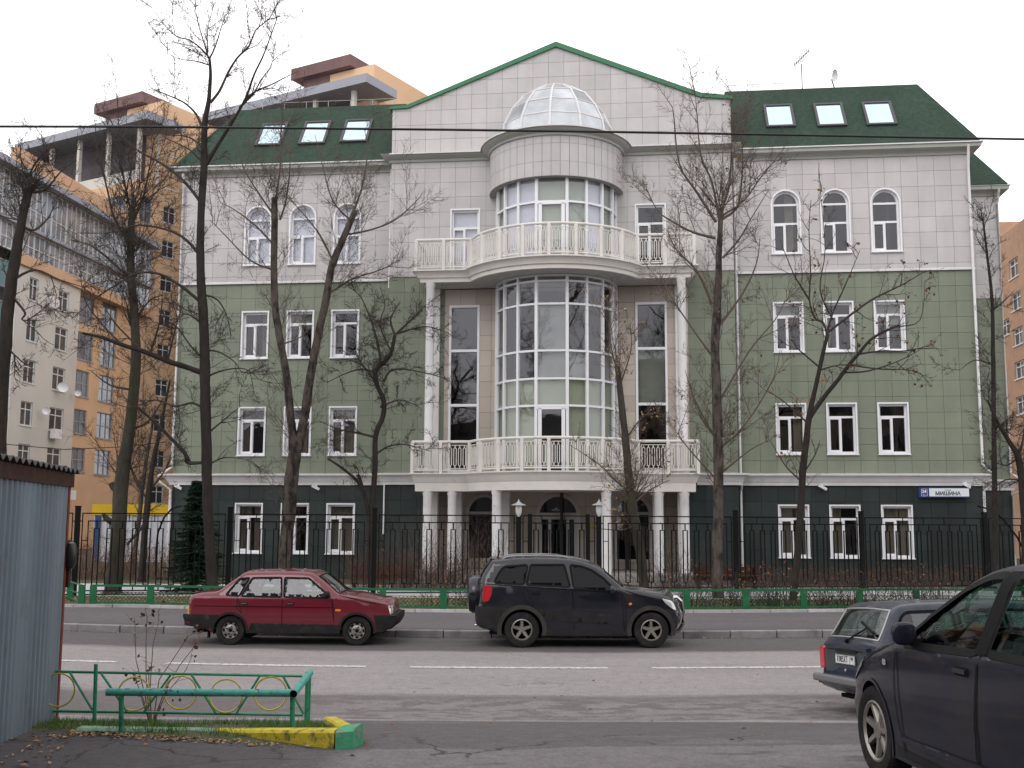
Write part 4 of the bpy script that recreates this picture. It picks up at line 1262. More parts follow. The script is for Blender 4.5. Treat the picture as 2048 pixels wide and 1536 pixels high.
# ---- orange tower with canopy, built once and repeated
M_box = M_brown
def tower():
    T = empty('apartment_tower', label='orange tower block with grey canopy and brown roof box, left of the office building', cat='building', group='orange towers')
    R, L = Vector((.5, .866, 0)), Vector((-.866, .5, 0))
    nR, nL = Vector((.866, -.5, 0)), Vector((-.5, -.866, 0))
    O = Vector((-33.6, 95.6, 0))
    WR = Wall3(O, R, nR)
    zt = WR.uv(250, 350)[1]; zcn = WR.uv(250, 234)[1]; zct = WR.uv(250, 222)[1]; zpa = zct + 1.1
    wr = []
    w0, w1 = WR.uv(333, 298)[0], WR.uv(357, 298)[0]
    fl = (WR.uv(345, 280)[1] - WR.uv(337, 345)[1])
    ztop = WR.uv(345, 280)[1]
    for k in range(12):
        z1 = ztop - fl * k
        if z1 < 2.5: break
        wr.append((w0, w1, z1 - 1.55, z1))
    l0, l1 = WR.uv(262, 440)[0], WR.uv(303, 440)[0]
    lr = []
    for k in range(12):
        z1 = zt - 1.4 - fl * k
        if z1 < 2: break
        lr.append((l0, l1, z1 - fl * .72, z1))
    def put(mb, name, m): return mb.build(name, m, T)
    put(quadwall(WR, 0, 16, 0, zt, [rect(*r) for r in wr + lr]), 'orange_wall', M_orange)
    put(quadwall(WR, 3.2, 16, zt, zpa - 1.8, [rect(*r) for r in wr if r[2] > zt - 1] if False else []), 'orange_wall', M_orange)
    for r in wr: far_window(WR, T, *r)
    for r in lr: far_window(WR, T, *r, bars=(.33, .66), trans=.5, frame=M_gfr, name='loggia', pane=M_lg)
    WLt = Wall3(O, L, nL)
    lw = [(a, a + 2.6, z - fl * .75, z) for a in (1.5, 6.0, 10.5) for z in [zt - 1.2 - fl * k for k in range(5)]]
    put(quadwall(WLt, 0, 16, 0, zt, [rect(*r) for r in lw]), 'orange_wall', M_orange)
    for r in lw: far_window(WLt, T, *r, bars=(.33, .66), trans=.5, frame=M_gfr, name='loggia', pane=M_lg)
    mb = MB(); c = O + R * 8 + L * 8
    mb.obox(c + Vector((0, 0, zt / 2 - .2)), R * 7.6, L * 7.6, (0, 0, zt / 2 - .2)); mb.obox(O + R * 10 + L * 10 + Vector((0, 0, (zt + zcn) / 2)), R * 8, L * 8, (0, 0, (zcn - zt) / 2)); put(mb, 'core', M_dimwall)
    t0 = WR.uv(322, 300)[0]; zpa = WR.uv(322, 199)[1]; h0 = (16 - t0) / 2
    mb = MB(); mb.obox(O + R * (t0 + h0) + L * 7.5 + Vector((0, 0, (zt + zcn) / 2)), R * h0, L * 7.48, (0, 0, (zcn - zt) / 2 + .001)); mb.obox(O + R * (t0 + h0) + L * 2.4 + Vector((0, 0, (zcn + zpa) / 2)), R * h0, L * 2.4, (0, 0, (zpa - zcn) / 2)); mb.obox(O + R * (t0 / 2 + 1.4) + L * 7.5 + Vector((0, 0, (zt + zcn) / 2)), R * (t0 / 2 - 1.41), L * 7.4, (0, 0, (zcn - zt) / 2)); put(mb, 'penthouse', M_orange)
    # canopy
    mb = MB(); mb.obox(O + R * 1.3 + L * 7.5 + Vector((0, 0, (zcn + zct) / 2)), R * 2.1, L * 9.2, (0, 0, (zct - zcn) / 2 + .1)); put(mb, 'canopy', M_canopy)
    mb = MB()
    for a in (.4, 4.5, 8.5, 12.5): mb.obox(O + L * a + R * .3 + Vector((0, 0, (zt + zcn) / 2)), R * .17, L * .17, (0, 0, (zcn - zt) / 2))
    mb.obox(O + R * 2.6 + L * .3 + Vector((0, 0, (zt + zcn) / 2)), R * .17, L * .17, (0, 0, (zcn - zt) / 2))
    mb.obox(O + L * 8 + R * .1 + Vector((0, 0, zt + .5)), R * .05, L * 7.9, (0, 0, .5))
    put(mb, 'terrace_posts', M_cream)
    mb = MB(); zpa = zct + 1.9; c = O + R * 3.6 + L * 5.4
    mb.obox(c + Vector((0, 0, zpa - .3)), R * 1.1, L * 2.4, (0, 0, 1.2)); put(mb, 'lift_house', M_brown)
    mb = MB(); mb.obox(c + Vector((0, 0, zpa + 1.15)), R * 1.8, L * 3.3, (0, 0, .5)); put(mb, 'roof_box', M_brown)
    return T, O, zct
TA, TO, zct = tower()
TB = copy_tree(TA)
TB['label'] = 'orange tower block with brown roof box showing above the left wing roof'
tgt = ray(712, 163); k = (zct - EYE.z) / tgt.z
pB = EYE + tgt * k
TB.location = (pB.x - TO.x, pB.y - TO.y, 0)
# ---- brick block on the far right
M_brick = mat('tan brick', (.42, .27, .185), .9, var=.12, scale=2.5, var2=.08, scale2=.3, bump=.3, bscale=12)
BR = empty('brick_apartment_building', label='tan brick apartment block at the right edge behind the office building', cat='building')
WR_ = Wall3((33.6, 75, 0), BV, -BU)
zt_ = WR_.uv(2010, 467)[1]
hs = []
for (x, y0_, y1_) in ((2026, 518, 556), (2031, 585, 620), (2035, 655, 690), (2038, 722, 757), (2041, 792, 828), (2009, 640, 672)):
    a, z1 = WR_.uv(x, y0_); _, z0 = WR_.uv(x, y1_); hs.append((a - .9, a + .9, z0, z1))
quadwall(WR_, -30, 2, 0, zt_, [rect(*h) for h in hs]).build('brick_wall', M_brick, BR)
for h in hs: far_window(WR_, BR, *h)
mb = MB(); mb.obox(WR_.p(-14, zt_ / 2, -6), WR_.d * 15.8, WR_.n * 5.6, (0, 0, zt_ / 2 - .1)); mb.obox(WR_.p(18, zt_ / 2 + 1.8, -4), WR_.d * 10, WR_.n * 8, (0, 0, zt_ / 2 + 1.8)); mb.build('brick_body', M_brick, BR)
# ---- yellow roofed kiosk in the yard
a, b = spot(185, 1008, 60), spot(342, 1030, 60)
KI_ = empty('kiosk', (a.x, 60, .14), 0, 'low white kiosk with a flat yellow roof behind the left trees', 'kiosk')
wd = b.x - a.x
q = MB(); q.box(.1, wd - .1, .1, 3, 0, b.z - .14)
for i in range(12): q.box(.1 + (wd - .2) * i / 12, .14 + (wd - .2) * i / 12, .05, .1, 0, b.z - .14)
q.build('wall', mat('kiosk white', (.48, .48, .52), .7, var=.08), KI_)
q = MB(); q.box(0, wd, 0, 3.2, b.z - .14, a.z - .14); q.build('roof', mat('kiosk yellow', (.55, .36, .02), .6, var=.1, scale=.8), KI_)
q = MB(); q.box(wd * .05, wd * .11, -.03, .08, 0, b.z - .2); q.build('door', mat('blue door', (.03, .06, .16), .6), KI_)
# ================================================================== fences, lamps, benches, garage
def gatez(X, Y): return .15
# ---- black wrought iron fence
A0, A1 = zspot(140, 1192, .15), Vector((0, 0, 0))
L0 = spot(152, 1100, 33.2); L1 = spot(1972, 1100, 38.3)
fl_d = Vector((L1.x - L0.x, L1.y - L0.y, 0)).normalized()
def onfence(x):
    r = ray(x, 1100); n = Vector((fl_d.y, -fl_d.x, 0)); t = (Vector((L0.x, L0.y, 0)) - Vector((EYE.x, EYE.y, 0))).dot(n) / r.dot(n)
    p = EYE + r * t; return (Vector((p.x, p.y, 0)) - Vector((L0.x, L0.y, 0))).dot(fl_d)
FE = empty('iron_fence', (L0.x, L0.y, .15), atan2(fl_d.y, fl_d.x), 'tall black wrought iron fence with square loops in front of the office building', 'fence')
posts = [onfence(x) for x in (152, 458, 748, 1037, 1198, 1472, 1724, 1972)]
posts = [posts[0] - 4.5] + posts + [posts[-1] + 4.3, posts[-1] + 8.6]
q = MB(); q.box(-.075, .075, -.05, .05, 0, 2.62); q.box(-.085, .085, -.06, .06, 2.62, 2.66); po = q.build('post', M_iron, FE); po.location = (posts[0], 0, 0)
for s in posts[1:]: link_copy(po, FE, (s, 0, 0))
lp_ = MB(); b_ = .034
# loop picket: stub, inverted U, legs, mirrored at the foot
lp_.box(-b_ / 2, b_ / 2, -b_ / 2, b_ / 2, 2.00, 2.19)
lp_.box(-.09, .09, -b_ / 2, b_ / 2, 1.975, 2.00)
lp_.box(-.09, -.09 + b_, -b_ / 2, b_ / 2, .33, 1.975); lp_.box(.09 - b_, .09, -b_ / 2, b_ / 2, .33, 1.975)
lp_.box(-.09, .09, -b_ / 2, b_ / 2, .305, .33); lp_.box(-b_ / 2, b_ / 2, -b_ / 2, b_ / 2, .15, .305)
lpo = None
for i, (a, b) in enumerate(zip(posts, posts[1:])):
    gate = i == 4
    q = MB(); g = .13
    x0, x1 = a + g, b - g
    for z, e in ((2.42, 0), (2.19, .17), (.13, .0), (.02, .0)): q.box(x0 + e, x1 - e, -.016, .016, z, z + .036)
    for xx, s in ((x0, 1), (x1 - .028, -1)):
        q.box(xx, xx + .028, -.016, .016, 0.02, 2.44)
        q.box(xx + .17 * s, xx + .17 * s + .028, -.016, .016, .13, 2.2)
        q.box(min(xx, xx + .17 * s), max(xx, xx + .17 * s) + .02, -.016, .016, 1.62, 1.645)
        q.box(min(xx, xx - .1 * s), max(xx, xx - .1 * s), -.016, .016, 2.19, 2.22)
    n = int((x1 - x0 - .44) / .37)
    st = (x1 - x0 - .5) / n
    for k in range(1, n, 2): q.box(x0 + .25 + st * k - .012, x0 + .25 + st * k + .012, -.014, .014, 2.21, 2.42)
    q.build('gate_frame' if gate else 'panel_frame', M_iron, FE)
    if gate:
        m_ = (a + b) / 2
        for xx in (m_ - .95, m_ + .95):
            q = MB(); q.box(xx - .06, xx + .06, -.05, .05, 0, 2.5); q.build('gate_post', M_iron, FE)
    for k in range(n):
        x = x0 + .25 + st * (k + .5)
        if lpo is None: lpo = lp_.build('picket_loop', M_iron, FE); lpo.location = (x, 0, 0)
        else: link_copy(lpo, FE, (x, 0, 0))
# ---- low green fence along the lawn
M_gf = mat('green fence paint', (.010, .115, .045), .5, var=.2, scale=4, dirt=((.02, .05, .03), .6, .8, 5))
M_gm = mat('dark green mesh', (.008, .045, .022), .6)
GF = empty('low_green_fence', (0, 0, .15), 0, 'knee high green fence with flat posts and wire mesh along the lawn', 'fence')
gx0 = (1372 - 1024) / 2200 * 28.4
xs = [gx0 + 1.552 * k for k in range(-10, 8)]
q = MB(); q.box(-.085, .085, -.03, .03, 0, .54); gp = None
YF = 28.35
for X in xs:
    if gp is None: gp = q.build('post', M_gf, GF); o = gp
    else: o = link_copy(gp, GF)
    o.location = (X, YF + gbow(X), 0)
for a, b in zip(xs, xs[1:]):
    A, Bq = Vector((a, YF + gbow(a), 0)), Vector((b, YF + gbow(b), 0))
    q = MB()
    for z, w_ in ((.525, .06), (.09, .045)): q.bar(A + Vector((0, 0, z)), Bq + Vector((0, 0, z)), .03, w_)
    q.build('rail', M_gf, GF)
    q = MB(); L = (Bq - A); n = 15
    q.bar(A + Vector((0, 0, .36)), Bq + Vector((0, 0, .36)), .012, .016)
    for k in range(n):
        for s in (0, 1):
            p0 = A + L * (k / n) + Vector((0, 0, .11 if s else .36)); p1 = A + L * ((k + 2.2) / n if k < n - 2 else 1) + Vector((0, 0, .36 if s else .11))
            q.bar(p0, p1, .008, .008)
    q.build('wire_mesh', M_gm, GF)
# side section running back towards us at the left end
c0 = Vector((xs[0], YF + gbow(xs[0]), 0))
for k in range(3):
    A = c0 + Vector((-.9 * k - .3, 1.5 * k, 0)); Bq = A + Vector((-.9, 1.5, 0))
    q = MB(); 
    for z in (.53, .09, .3): q.bar(A + Vector((0, 0, z)), Bq + Vector((0, 0, z)), .03, .03)
    q.build('rail', M_gf, GF); link_copy(gp, GF, A)
# ---- lantern posts by the gate
def lantern(x, lab):
    s = onfence(x); p = Vector((L0.x, L0.y, .15)) + fl_d * s - Vector((0, .12, 0))
    z = spot(x, 1005, p.y).z - .15
    o = empty('lantern_post', p, 0, lab, 'lamp', 'lanterns at the gate')
    q = MB(); q.box(-.07, .07, -.07, .07, 0, z - .45); q.build('pole', M_iron, o)
    q = MB(); q.lathe([(.04, z - .45), (.09, z - .35), (.11, z - .18), (.09, z - .08), (.02, z - .07)], 12); q.build('glass_bowl', mat('lantern glass', (.55, .56, .55), .15), o, smooth=True)
    q = MB(); q.lathe([(.24, z - .09), (.22, z - .07), (.09, z - .02), (.03, z + .05), (.0, z + .12)], 16); q.lathe([(.24, z - .09), (.0, z - .075)], 16); q.build('hat', mat('lantern metal', (.30, .31, .31), .4), o, smooth=True)
lantern(1037, 'black lantern post with round hat left of the gate')
lantern(1198, 'black lantern post with round hat right of the gate')
# ---- benches behind the fence
M_wood = mat('dark red wood', (.075, .028, .02), .6, var=.3, scale=5, stretch=(1, 6, 6))
def bench(xa, xb, ytop, Y, lab):
    a, b = spot(xa, ytop, Y), spot(xb, ytop, Y)
    o = empty('park_bench', (a.x, Y, .15), 0, lab, 'bench', 'benches behind the fence')
    L = b.x - a.x; H_ = max(.75, a.z - .15)
    for k in range(3):
        q = MB(); q.box(0, L, .0 + k * .03, .03 + k * .03, H_ - .14 - k * .17, H_ - k * .17); q.build('backrest_slat', M_wood, o)
    for k in range(3):
        q = MB(); q.box(0, L, -.1 - .15 * k, .02 - .15 * k, .43, .47); q.build('seat_slat', M_wood, o)
    for x in (.15, L - .15):
        q = MB(); q.box(x - .03, x + .03, -.4, .0, 0, .43); q.box(x - .03, x + .03, .0, .08, 0, H_ - .05); q.build('leg', M_iron, o)
bench(1386, 1516, 1141, 38.2, 'dark red bench right of the entrance behind the fence')
bench(701, 832, 1134, 38.6, 'dark red bench left of the entrance behind the fence')
# ---- arched pergola hoops at both ends
def hoop(pts, Y, lab):
    o = empty('arched_trellis', (0, 0, 0), 0, lab, 'trellis')
    for dy in (0, 1.2):
        q = MB(); q.tube([spot(x, y, Y + dy) for x, y in pts], .035, 6); q.build('hoop', M_iron, o)
    for x, y in pts[::2]:
        a, b = spot(x, y, Y), spot(x, y, Y + 1.2); q = MB(); q.bar(a, b, .03); q.build('rung', M_iron, o)
hoop([(1955, 1012), (1985, 1020), (2010, 1042), (2035, 1075), (2052, 1110), (2058, 1160)], 39.3, 'black arched metal trellis at the right corner of the office building')
hoop([(362, 1012), (345, 1016), (328, 1035), (316, 1065), (312, 1100), (311, 1150)], 39.5, 'black arched metal trellis at the left corner of the office building')
# ---- metal garage on the left
gc = gspot(110, 1450)
M_corr = mat('blue grey corrugated steel', (.150, .188, .218), .45, metal=.25, var=.08, scale=1.2, var2=.08, scale2=.5, dirt=((.10, .10, .10), .58, .8, 1.5))
M_rustb = mat('brown rust paint', (.042, .022, .017), .8, var=.3, scale=8, bump=.3)
M_redp = mat('dark red post', (.15, .035, .02), .7, var=.25, scale=7)
gd = Vector((.27, -1.62, 0)).normalized()      # towards us along the side wall
gn = Vector((1.62, .27, 0)).normalized()
zg0 = gc.z; ztopc = spot(135, 968, gc.y).z
GA = empty('metal_garage', (gc.x, gc.y, 0), 0, 'corrugated blue grey metal garage with brown fascia at the left edge', 'garage')
LG = 7.0
def GP_(a, out, z): return gd * a + gn * out + Vector((0, 0, z))
q = MB(); nseg = int(LG / .0275)
per = .165
for i in range(nseg + 1):
    a = .16 + (LG - .16) * i / nseg; ph = (a / per) % 1
    w_ = .045 * (1 if ph < .38 else 1 - (ph - .38) / .12 if ph < .5 else 0 if ph < .88 else (ph - .88) / .12)
    q.v += [tuple(GP_(a, w_, zg0 + .06 + a * .022)), tuple(GP_(a, w_, ztopc + .03))]
q.f = [(2 * i, 2 * i + 2, 2 * i + 3, 2 * i + 1) for i in range(nseg)]; q.m = [0] * nseg
q.build('side_sheet', M_corr, GA)
q = MB(); q.obox(GP_(LG / 2 - .02, .03, ztopc + .035), gd * LG / 2, gn * .03, (0, 0, .072)); q.build('fascia', M_rustb, GA)
q = MB(); q.obox(GP_(.06, .0, (zg0 + ztopc) / 2 - .05), gd * .045, gn * .035, (0, 0, (ztopc - zg0) / 2 + .1)); q.obox(GP_(.13, -.005, (zg0 + ztopc) / 2), gd * .03, gn * .02, (0, 0, (ztopc - zg0) / 2)); q.build('corner_post', M_redp, GA)
q = MB(); q.obox(GP_(LG / 2, .03, zg0 + .075), gd * LG / 2 + Vector((0, 0, .075)), gn * .03, (0, 0, .045)); q.build('sill_beam', M_rustb, GA)
q = MB(); nr = 60
for i in range(int(LG / .03) + 1):
    a = -.16 + i * .03; z = ztopc + .135 + .024 * sin(2 * pi * a / .21)
    for out in (.10, -3.4):
        q.v += [tuple(GP_(a, out, z + (-out) * .03)), tuple(GP_(a, out, z + (-out) * .03 + .012))]
n = len(q.v) // 4
for i in range(n - 1):
    b = 4 * i; c = b + 4
    q.f += [(b + 1, c + 1, c + 3, b + 3), (b, b + 2, c + 2, c), (b, c, c + 1, b + 1), (b + 2, b + 3, c + 3, c + 2)]; q.m += [0] * 4
q.build('roof_sheet', mat('grey corrugated roof', (.055, .052, .052), .8, var=.2), GA)
q = MB(); q.obox(GP_(.02, -1.7, (zg0 + ztopc) / 2 + .1), gd * .01, gn * 1.68, (0, 0, (ztopc - zg0) / 2 + .1)); q.obox(GP_(LG, -1.7, (zg0 + ztopc) / 2 + .1), gd * .01, gn * 1.68, (0, 0, (ztopc - zg0) / 2)); q.obox(GP_(LG / 2, -3.4, (zg0 + ztopc) / 2 + .1), gd * LG / 2, gn * .01, (0, 0, (ztopc - zg0) / 2)); q.build('walls', M_rustb, GA)
q = MB(); zz = spot(133, 1110, gc.y).z; q.lathe([(.01, .17), (.06, .15), (.085, .08), (.085, -.1), (.05, -.17), (.01, -.18)], 14, (0, 0, 0)); o = q.build('lock_cover', mat('black rubber', (.014, .014, .016), .35), GA, smooth=True); o.location = GP_(.03, .07, zz); o.scale = (.8, .8, .85)
q = MB(); q.box(-.05, .05, -.03, .03, 0, .5); o = q.build('latch_plate', M_rustb, GA); o.location = GP_(.0, .02, zz - .35)
# ---- painted lawn railing with hoops, and the pipe rail in front of it
M_rg = mat('green railing paint', (.022, .20, .105), .42, var=.2, scale=9, dirt=((.02, .045, .04), .58, .7, 14), bump=.2)
M_ry = mat('yellow hoop paint', (.42, .34, .025), .5, var=.25, scale=9, dirt=((.12, .09, .02), .58, .75, 16))
M_tq = mat('chipped turquoise paint', (.055, .26, .22), .45, var=.2, scale=12, dirt=((.02, .03, .06), .58, .64, 17), bump=.3)
YR = 11.75
RA = empty('lawn_railing', (0, 0, 0), 0, 'green tube railing with yellow hoops along the verge', 'railing')
tR, tL = spot(604, 1352, YR), spot(100, 1343, YR + .1)
tL2 = spot(-80, 1340, YR + .2)
bR, bL = spot(606, 1430, YR), spot(100, 1422, YR + .1); bL2 = spot(-80, 1419, YR + .2)
q = MB(); q.tube([tL2, tL, tR], .0145, 8); q.build('rail', M_rg, RA, smooth=True)
q = MB(); q.tube([bL2, bL, bR], .0145, 8); q.build('rail', M_rg, RA, smooth=True)
for x, yt, yb in ((192, 1328, 1440), (615, 1344, 1442)):
    a, b = spot(x, yt, YR), spot(x - 3, yb + 8, YR); q = MB(); q.tube([b - Vector((0, 0, .1)), a], .021, 8); q.build('post', M_rg, RA, smooth=True)
for x, y in ((268, 1388), (361, 1385), (452, 1392), (541, 1387), (117, 1380)):
    c = spot(x, y, YR + .012 * 0); r = .168
    q = MB(); pts = [c + Vector((r * cos(2 * pi * k / 28), 0, r * sin(2 * pi * k / 28))) for k in range(29)]; q.tube(pts, .0085, 6, cap=False); q.build('hoop', M_ry, RA, smooth=True)
for (xa, ya, xb, yb) in ((202, 1346, 255, 1424), (342, 1349, 288, 1424), (383, 1349, 432, 1427), (520, 1351, 472, 1428), (566, 1352, 607, 1428), (140, 1345, 185, 1420)):
    q = MB(); q.tube([spot(xa, ya, YR), spot(xb, yb, YR)], .012, 6); q.build('brace', M_rg, RA, smooth=True)
PR = empty('pipe_rail', (0, 0, 0), 0, 'thick chipped turquoise pipe rail in front of the hooped railing', 'railing')
YP = 10.75
pa, pb = spot(213, 1384, YP), spot(583, 1386, YP); pc = spot(620, 1346, YR + .15)
def hollow(q, a, b, r):
    d = (b - a).normalized()
    q.tube([a, b], r, 14, cap=False); q.tube([a + d * .001, b - d * .001], r * .82, 14, cap=False, mi=1)
q = MB(); hollow(q, pa, pb, .036); q.build('pipe', [M_tq, M_iron], PR, smooth=True)
q = MB(); hollow(q, pb + Vector((.03, -.06, 0)), pc, .036); q.build('pipe', [M_tq, M_iron], PR, smooth=True)
for x, y, yb, Y in ((243, 1390, 1452, YP), (585, 1392, 1456, YP + .05)):
    a, b = spot(x, y, Y), spot(x, yb, Y); q = MB(); q.tube([b - Vector((0, 0, .12)), a], .024, 10); q.build('leg', M_rg, PR, smooth=True)
a = spot(619, 1350, YR + .12); q = MB(); q.tube([a - Vector((0, 0, .62)), a], .02, 8); q.build('leg', M_rg, PR, smooth=True)
# ---- painted kerb round the verge
VK = empty('verge_kerb', kind='structure', label='yellow and green painted kerb round the grass verge')
M_ky = mat('yellow kerb paint', (.46, .37, .04), .8, var=.15, scale=7, dirt=((.13, .11, .05), .54, .66, 9), bump=.5, bscale=30)
M_kg = mat('green kerb paint', (.06, .26, .14), .8, var=.25, scale=9, dirt=((.16, .20, .17), .52, .60, 7), bump=.6, bscale=26)
M_kw = mat('worn green kerb', (.20, .33, .25), .85, var=.2, scale=7, dirt=((.12, .13, .10), .5, .7, 8), bump=.5, bscale=30)
def kblock(A, Bq, h0, h1, w_, m, in_dir):
    n = in_dir.normalized() * w_; q = MB(); e = .02
    d = (Bq - A).normalized() * .004
    za, zb = Vector((0, 0, h0)), Vector((0, 0, h1)); dn = Vector((0, 0, -.15))
    A = A + d; Bq = Bq - d
    vs = [A + dn, Bq + dn, Bq + n + dn, A + n + dn, A + za - Vector((0, 0, e)), Bq + zb - Vector((0, 0, e)), Bq + n + zb - Vector((0, 0, e)), A + n + za - Vector((0, 0, e)), A + za + n * .15, Bq + zb + n * .15, Bq + n * .85 + zb, A + n * .85 + za]
    q.add(vs, [(3, 2, 1, 0), (0, 1, 5, 4), (1, 2, 6, 10, 9, 5), (2, 3, 7, 6), (3, 0, 4, 8, 11, 7), (4, 5, 9, 8), (8, 9, 10, 11), (6, 7, 11, 10)]); q.build('kerb_block', m, VK)
k0, k1, k2 = gspot(150, 1466), gspot(425, 1472), gspot(668, 1499)
inn = Vector((.12, 1, 0))
kblock(k0, k1, .045, .05, .16, M_kw, inn); kblock(k1 + Vector((.01, 0, 0)), k2, .05, .155, .17, M_ky, inn)
k3 = k2 + Vector((.16, .06, -.01))
kblock(k2 + Vector((.008, -.02, 0)), k3, .16, .17, .32, M_kg, inn)
r0 = gspot(716, 1476) + Vector((0, .1, 0)); r1 = gspot(640, 1449) + Vector((.0, .25, 0))
kblock(r1, k3 + Vector((-.16, .32, 0)), .04, .13, .15, M_ky, Vector((1, .1, 0)))
# verge soil
q = MB(); n = 24
for i in range(n + 1):
    for j in range(8):
        X = -5.2 + (k3.x - .08 + 5.2) * i / n
        Yf = k0.y + (k2.y - k0.y) * max(0, (X - k0.x) / (k2.x - k0.x)) + .08
        Yb = 12.15
        lim = -1.85 + (12.15 - 9.7) * -.25
        Y = Yf + (Yb - Yf) * j / 7
        Xr = X if True else X
        q.v.append((min(X, k3.x - .12 - (Y - k3.y) * .22), Y, gz(X, Y) + .045 * min(1, j, 7 - j) + .02 * noise.noise(Vector((X * 3, Y * 3, 0))) * (0 < j < 7)))
for i in range(n):
    for j in range(7): q.f.append((i * 8 + j, (i + 1) * 8 + j, (i + 1) * 8 + j + 1, i * 8 + j + 1)); q.m.append(0)
q.build('verge', M_dirt, kind='structure', smooth='all', label='small earth verge behind the painted kerb')
# ================================================================== trees and plants
M_bark = mat('dark bark', (.030, .025, .022), .9, var=.3, scale=8, bump=.9, bscale=14, stretch=(1, 1, .35))
M_bark2 = mat('mossy bark', (.050, .045, .036), .9, var=.3, scale=8, bump=.9, bscale=14, stretch=(1, 1, .35), dirt=((.030, .045, .012), .55, .70, 2.2))
M_barkp = mat('poplar bark', (.085, .070, .060), .9, var=.3, scale=7, bump=.8, bscale=14, stretch=(1, 1, .5), dirt=((.024, .020, .018), .46, .62, 5))
M_cut = mat('cut wood', (.17, .075, .04), .9)
M_twig = mat('dark twig', (.048, .039, .035), .85)
M_twigp = mat('brown grey twig', (.105, .080, .068), .85)
M_twigr = mat('reddish twig', (.125, .074, .056), .85)
M_leafb = mat('dry orange brown leaf', (.16, .075, .032), .8, tile=.4)
M_leafr = mat('dark red leaf', (.10, .035, .025), .7, tile=.3)
M_leafy = mat('dry yellow leaf', (.30, .20, .09), .8, tile=.35)
M_leafk = mat('old brown leaf', (.19, .125, .07), .85, tile=.5)
M_needle = mat('dark spruce needle', (.018, .040, .022), .8, tile=.4)
def seg(mb, a, b, ra, rb, n=3):
    d = b - a
    if d.length < 1e-5: return
    d.normalize()
    u = d.cross(Vector((.3, .2, 1))); u.normalize(); v = d.cross(u)
    k = len(mb.v)
    for p, r in ((a, ra), (b, rb)):
        for i in range(n):
            t = 2 * pi * i / n
            mb.v.append(tuple(p + (u * cos(t) + v * sin(t)) * r))
    for i in range(n):
        j = (i + 1) % n
        mb.f.append((k + i, k + j, k + n + j, k + n + i)); mb.m.append(0)
def leaf(mb, p, s, R):
    a = Vector((R.gauss(0, 1), R.gauss(0, 1), R.gauss(0, 1))).normalized() * s
    b = a.cross(Vector((R.gauss(0, 1), R.gauss(0, 1), R.gauss(0, 1)))).normalized() * s * .45
    mb.add([p, p + a * .5 + b, p + a, p + a * .5 - b], [(0, 1, 2, 3)])
def grow(mb, lf, p, d, L, r, lvl, R, P):
    """one twig made of segments, with side twigs"""
    n = 5 if lvl > 0 else 3
    st = L / n
    cur_, dd = p, d.normalized()
    for i in range(n):
        w_ = P['wig']
        dd = (dd + Vector((R.gauss(0, w_), R.gauss(0, w_ * .8), R.gauss(0, w_))) + Vector((0, 0, P['up'])) ).normalized()
        nx = cur_ + dd * st
        r2 = r * (1 - .72 * (i + 1) / n)
        seg(mb, cur_, nx, r * (1 - .72 * i / n), r2, 3)
        if lvl > 0:
            for _ in range(P['kids']):
                if R.random() < .75:
                    a = R.uniform(.5, 1.1) * R.choice((-1, 1))
                    ax = Vector((R.gauss(0, .5), 1, R.gauss(0, .5))).normalized()
                    c = Matrix.Rotation(a, 3, ax) @ dd
                    c.y += R.gauss(0, .3)
                    grow(mb, lf, cur_.lerp(nx, R.random()), c, L * R.uniform(.3, .6) * (1 - .4 * i / n), max(r2 * .6, P['rmin']), lvl - 1, R, P)
        cur_ = nx
    if lf is not None and R.random() < P.get('leaf', 0):
        for _ in range(R.randint(1, 3)): leaf(lf, cur_ + Vector((R.gauss(0, .02), R.gauss(0, .02), R.uniform(-.06, 0))), P.get('ls', .09) * R.uniform(.6, 1.2), R)
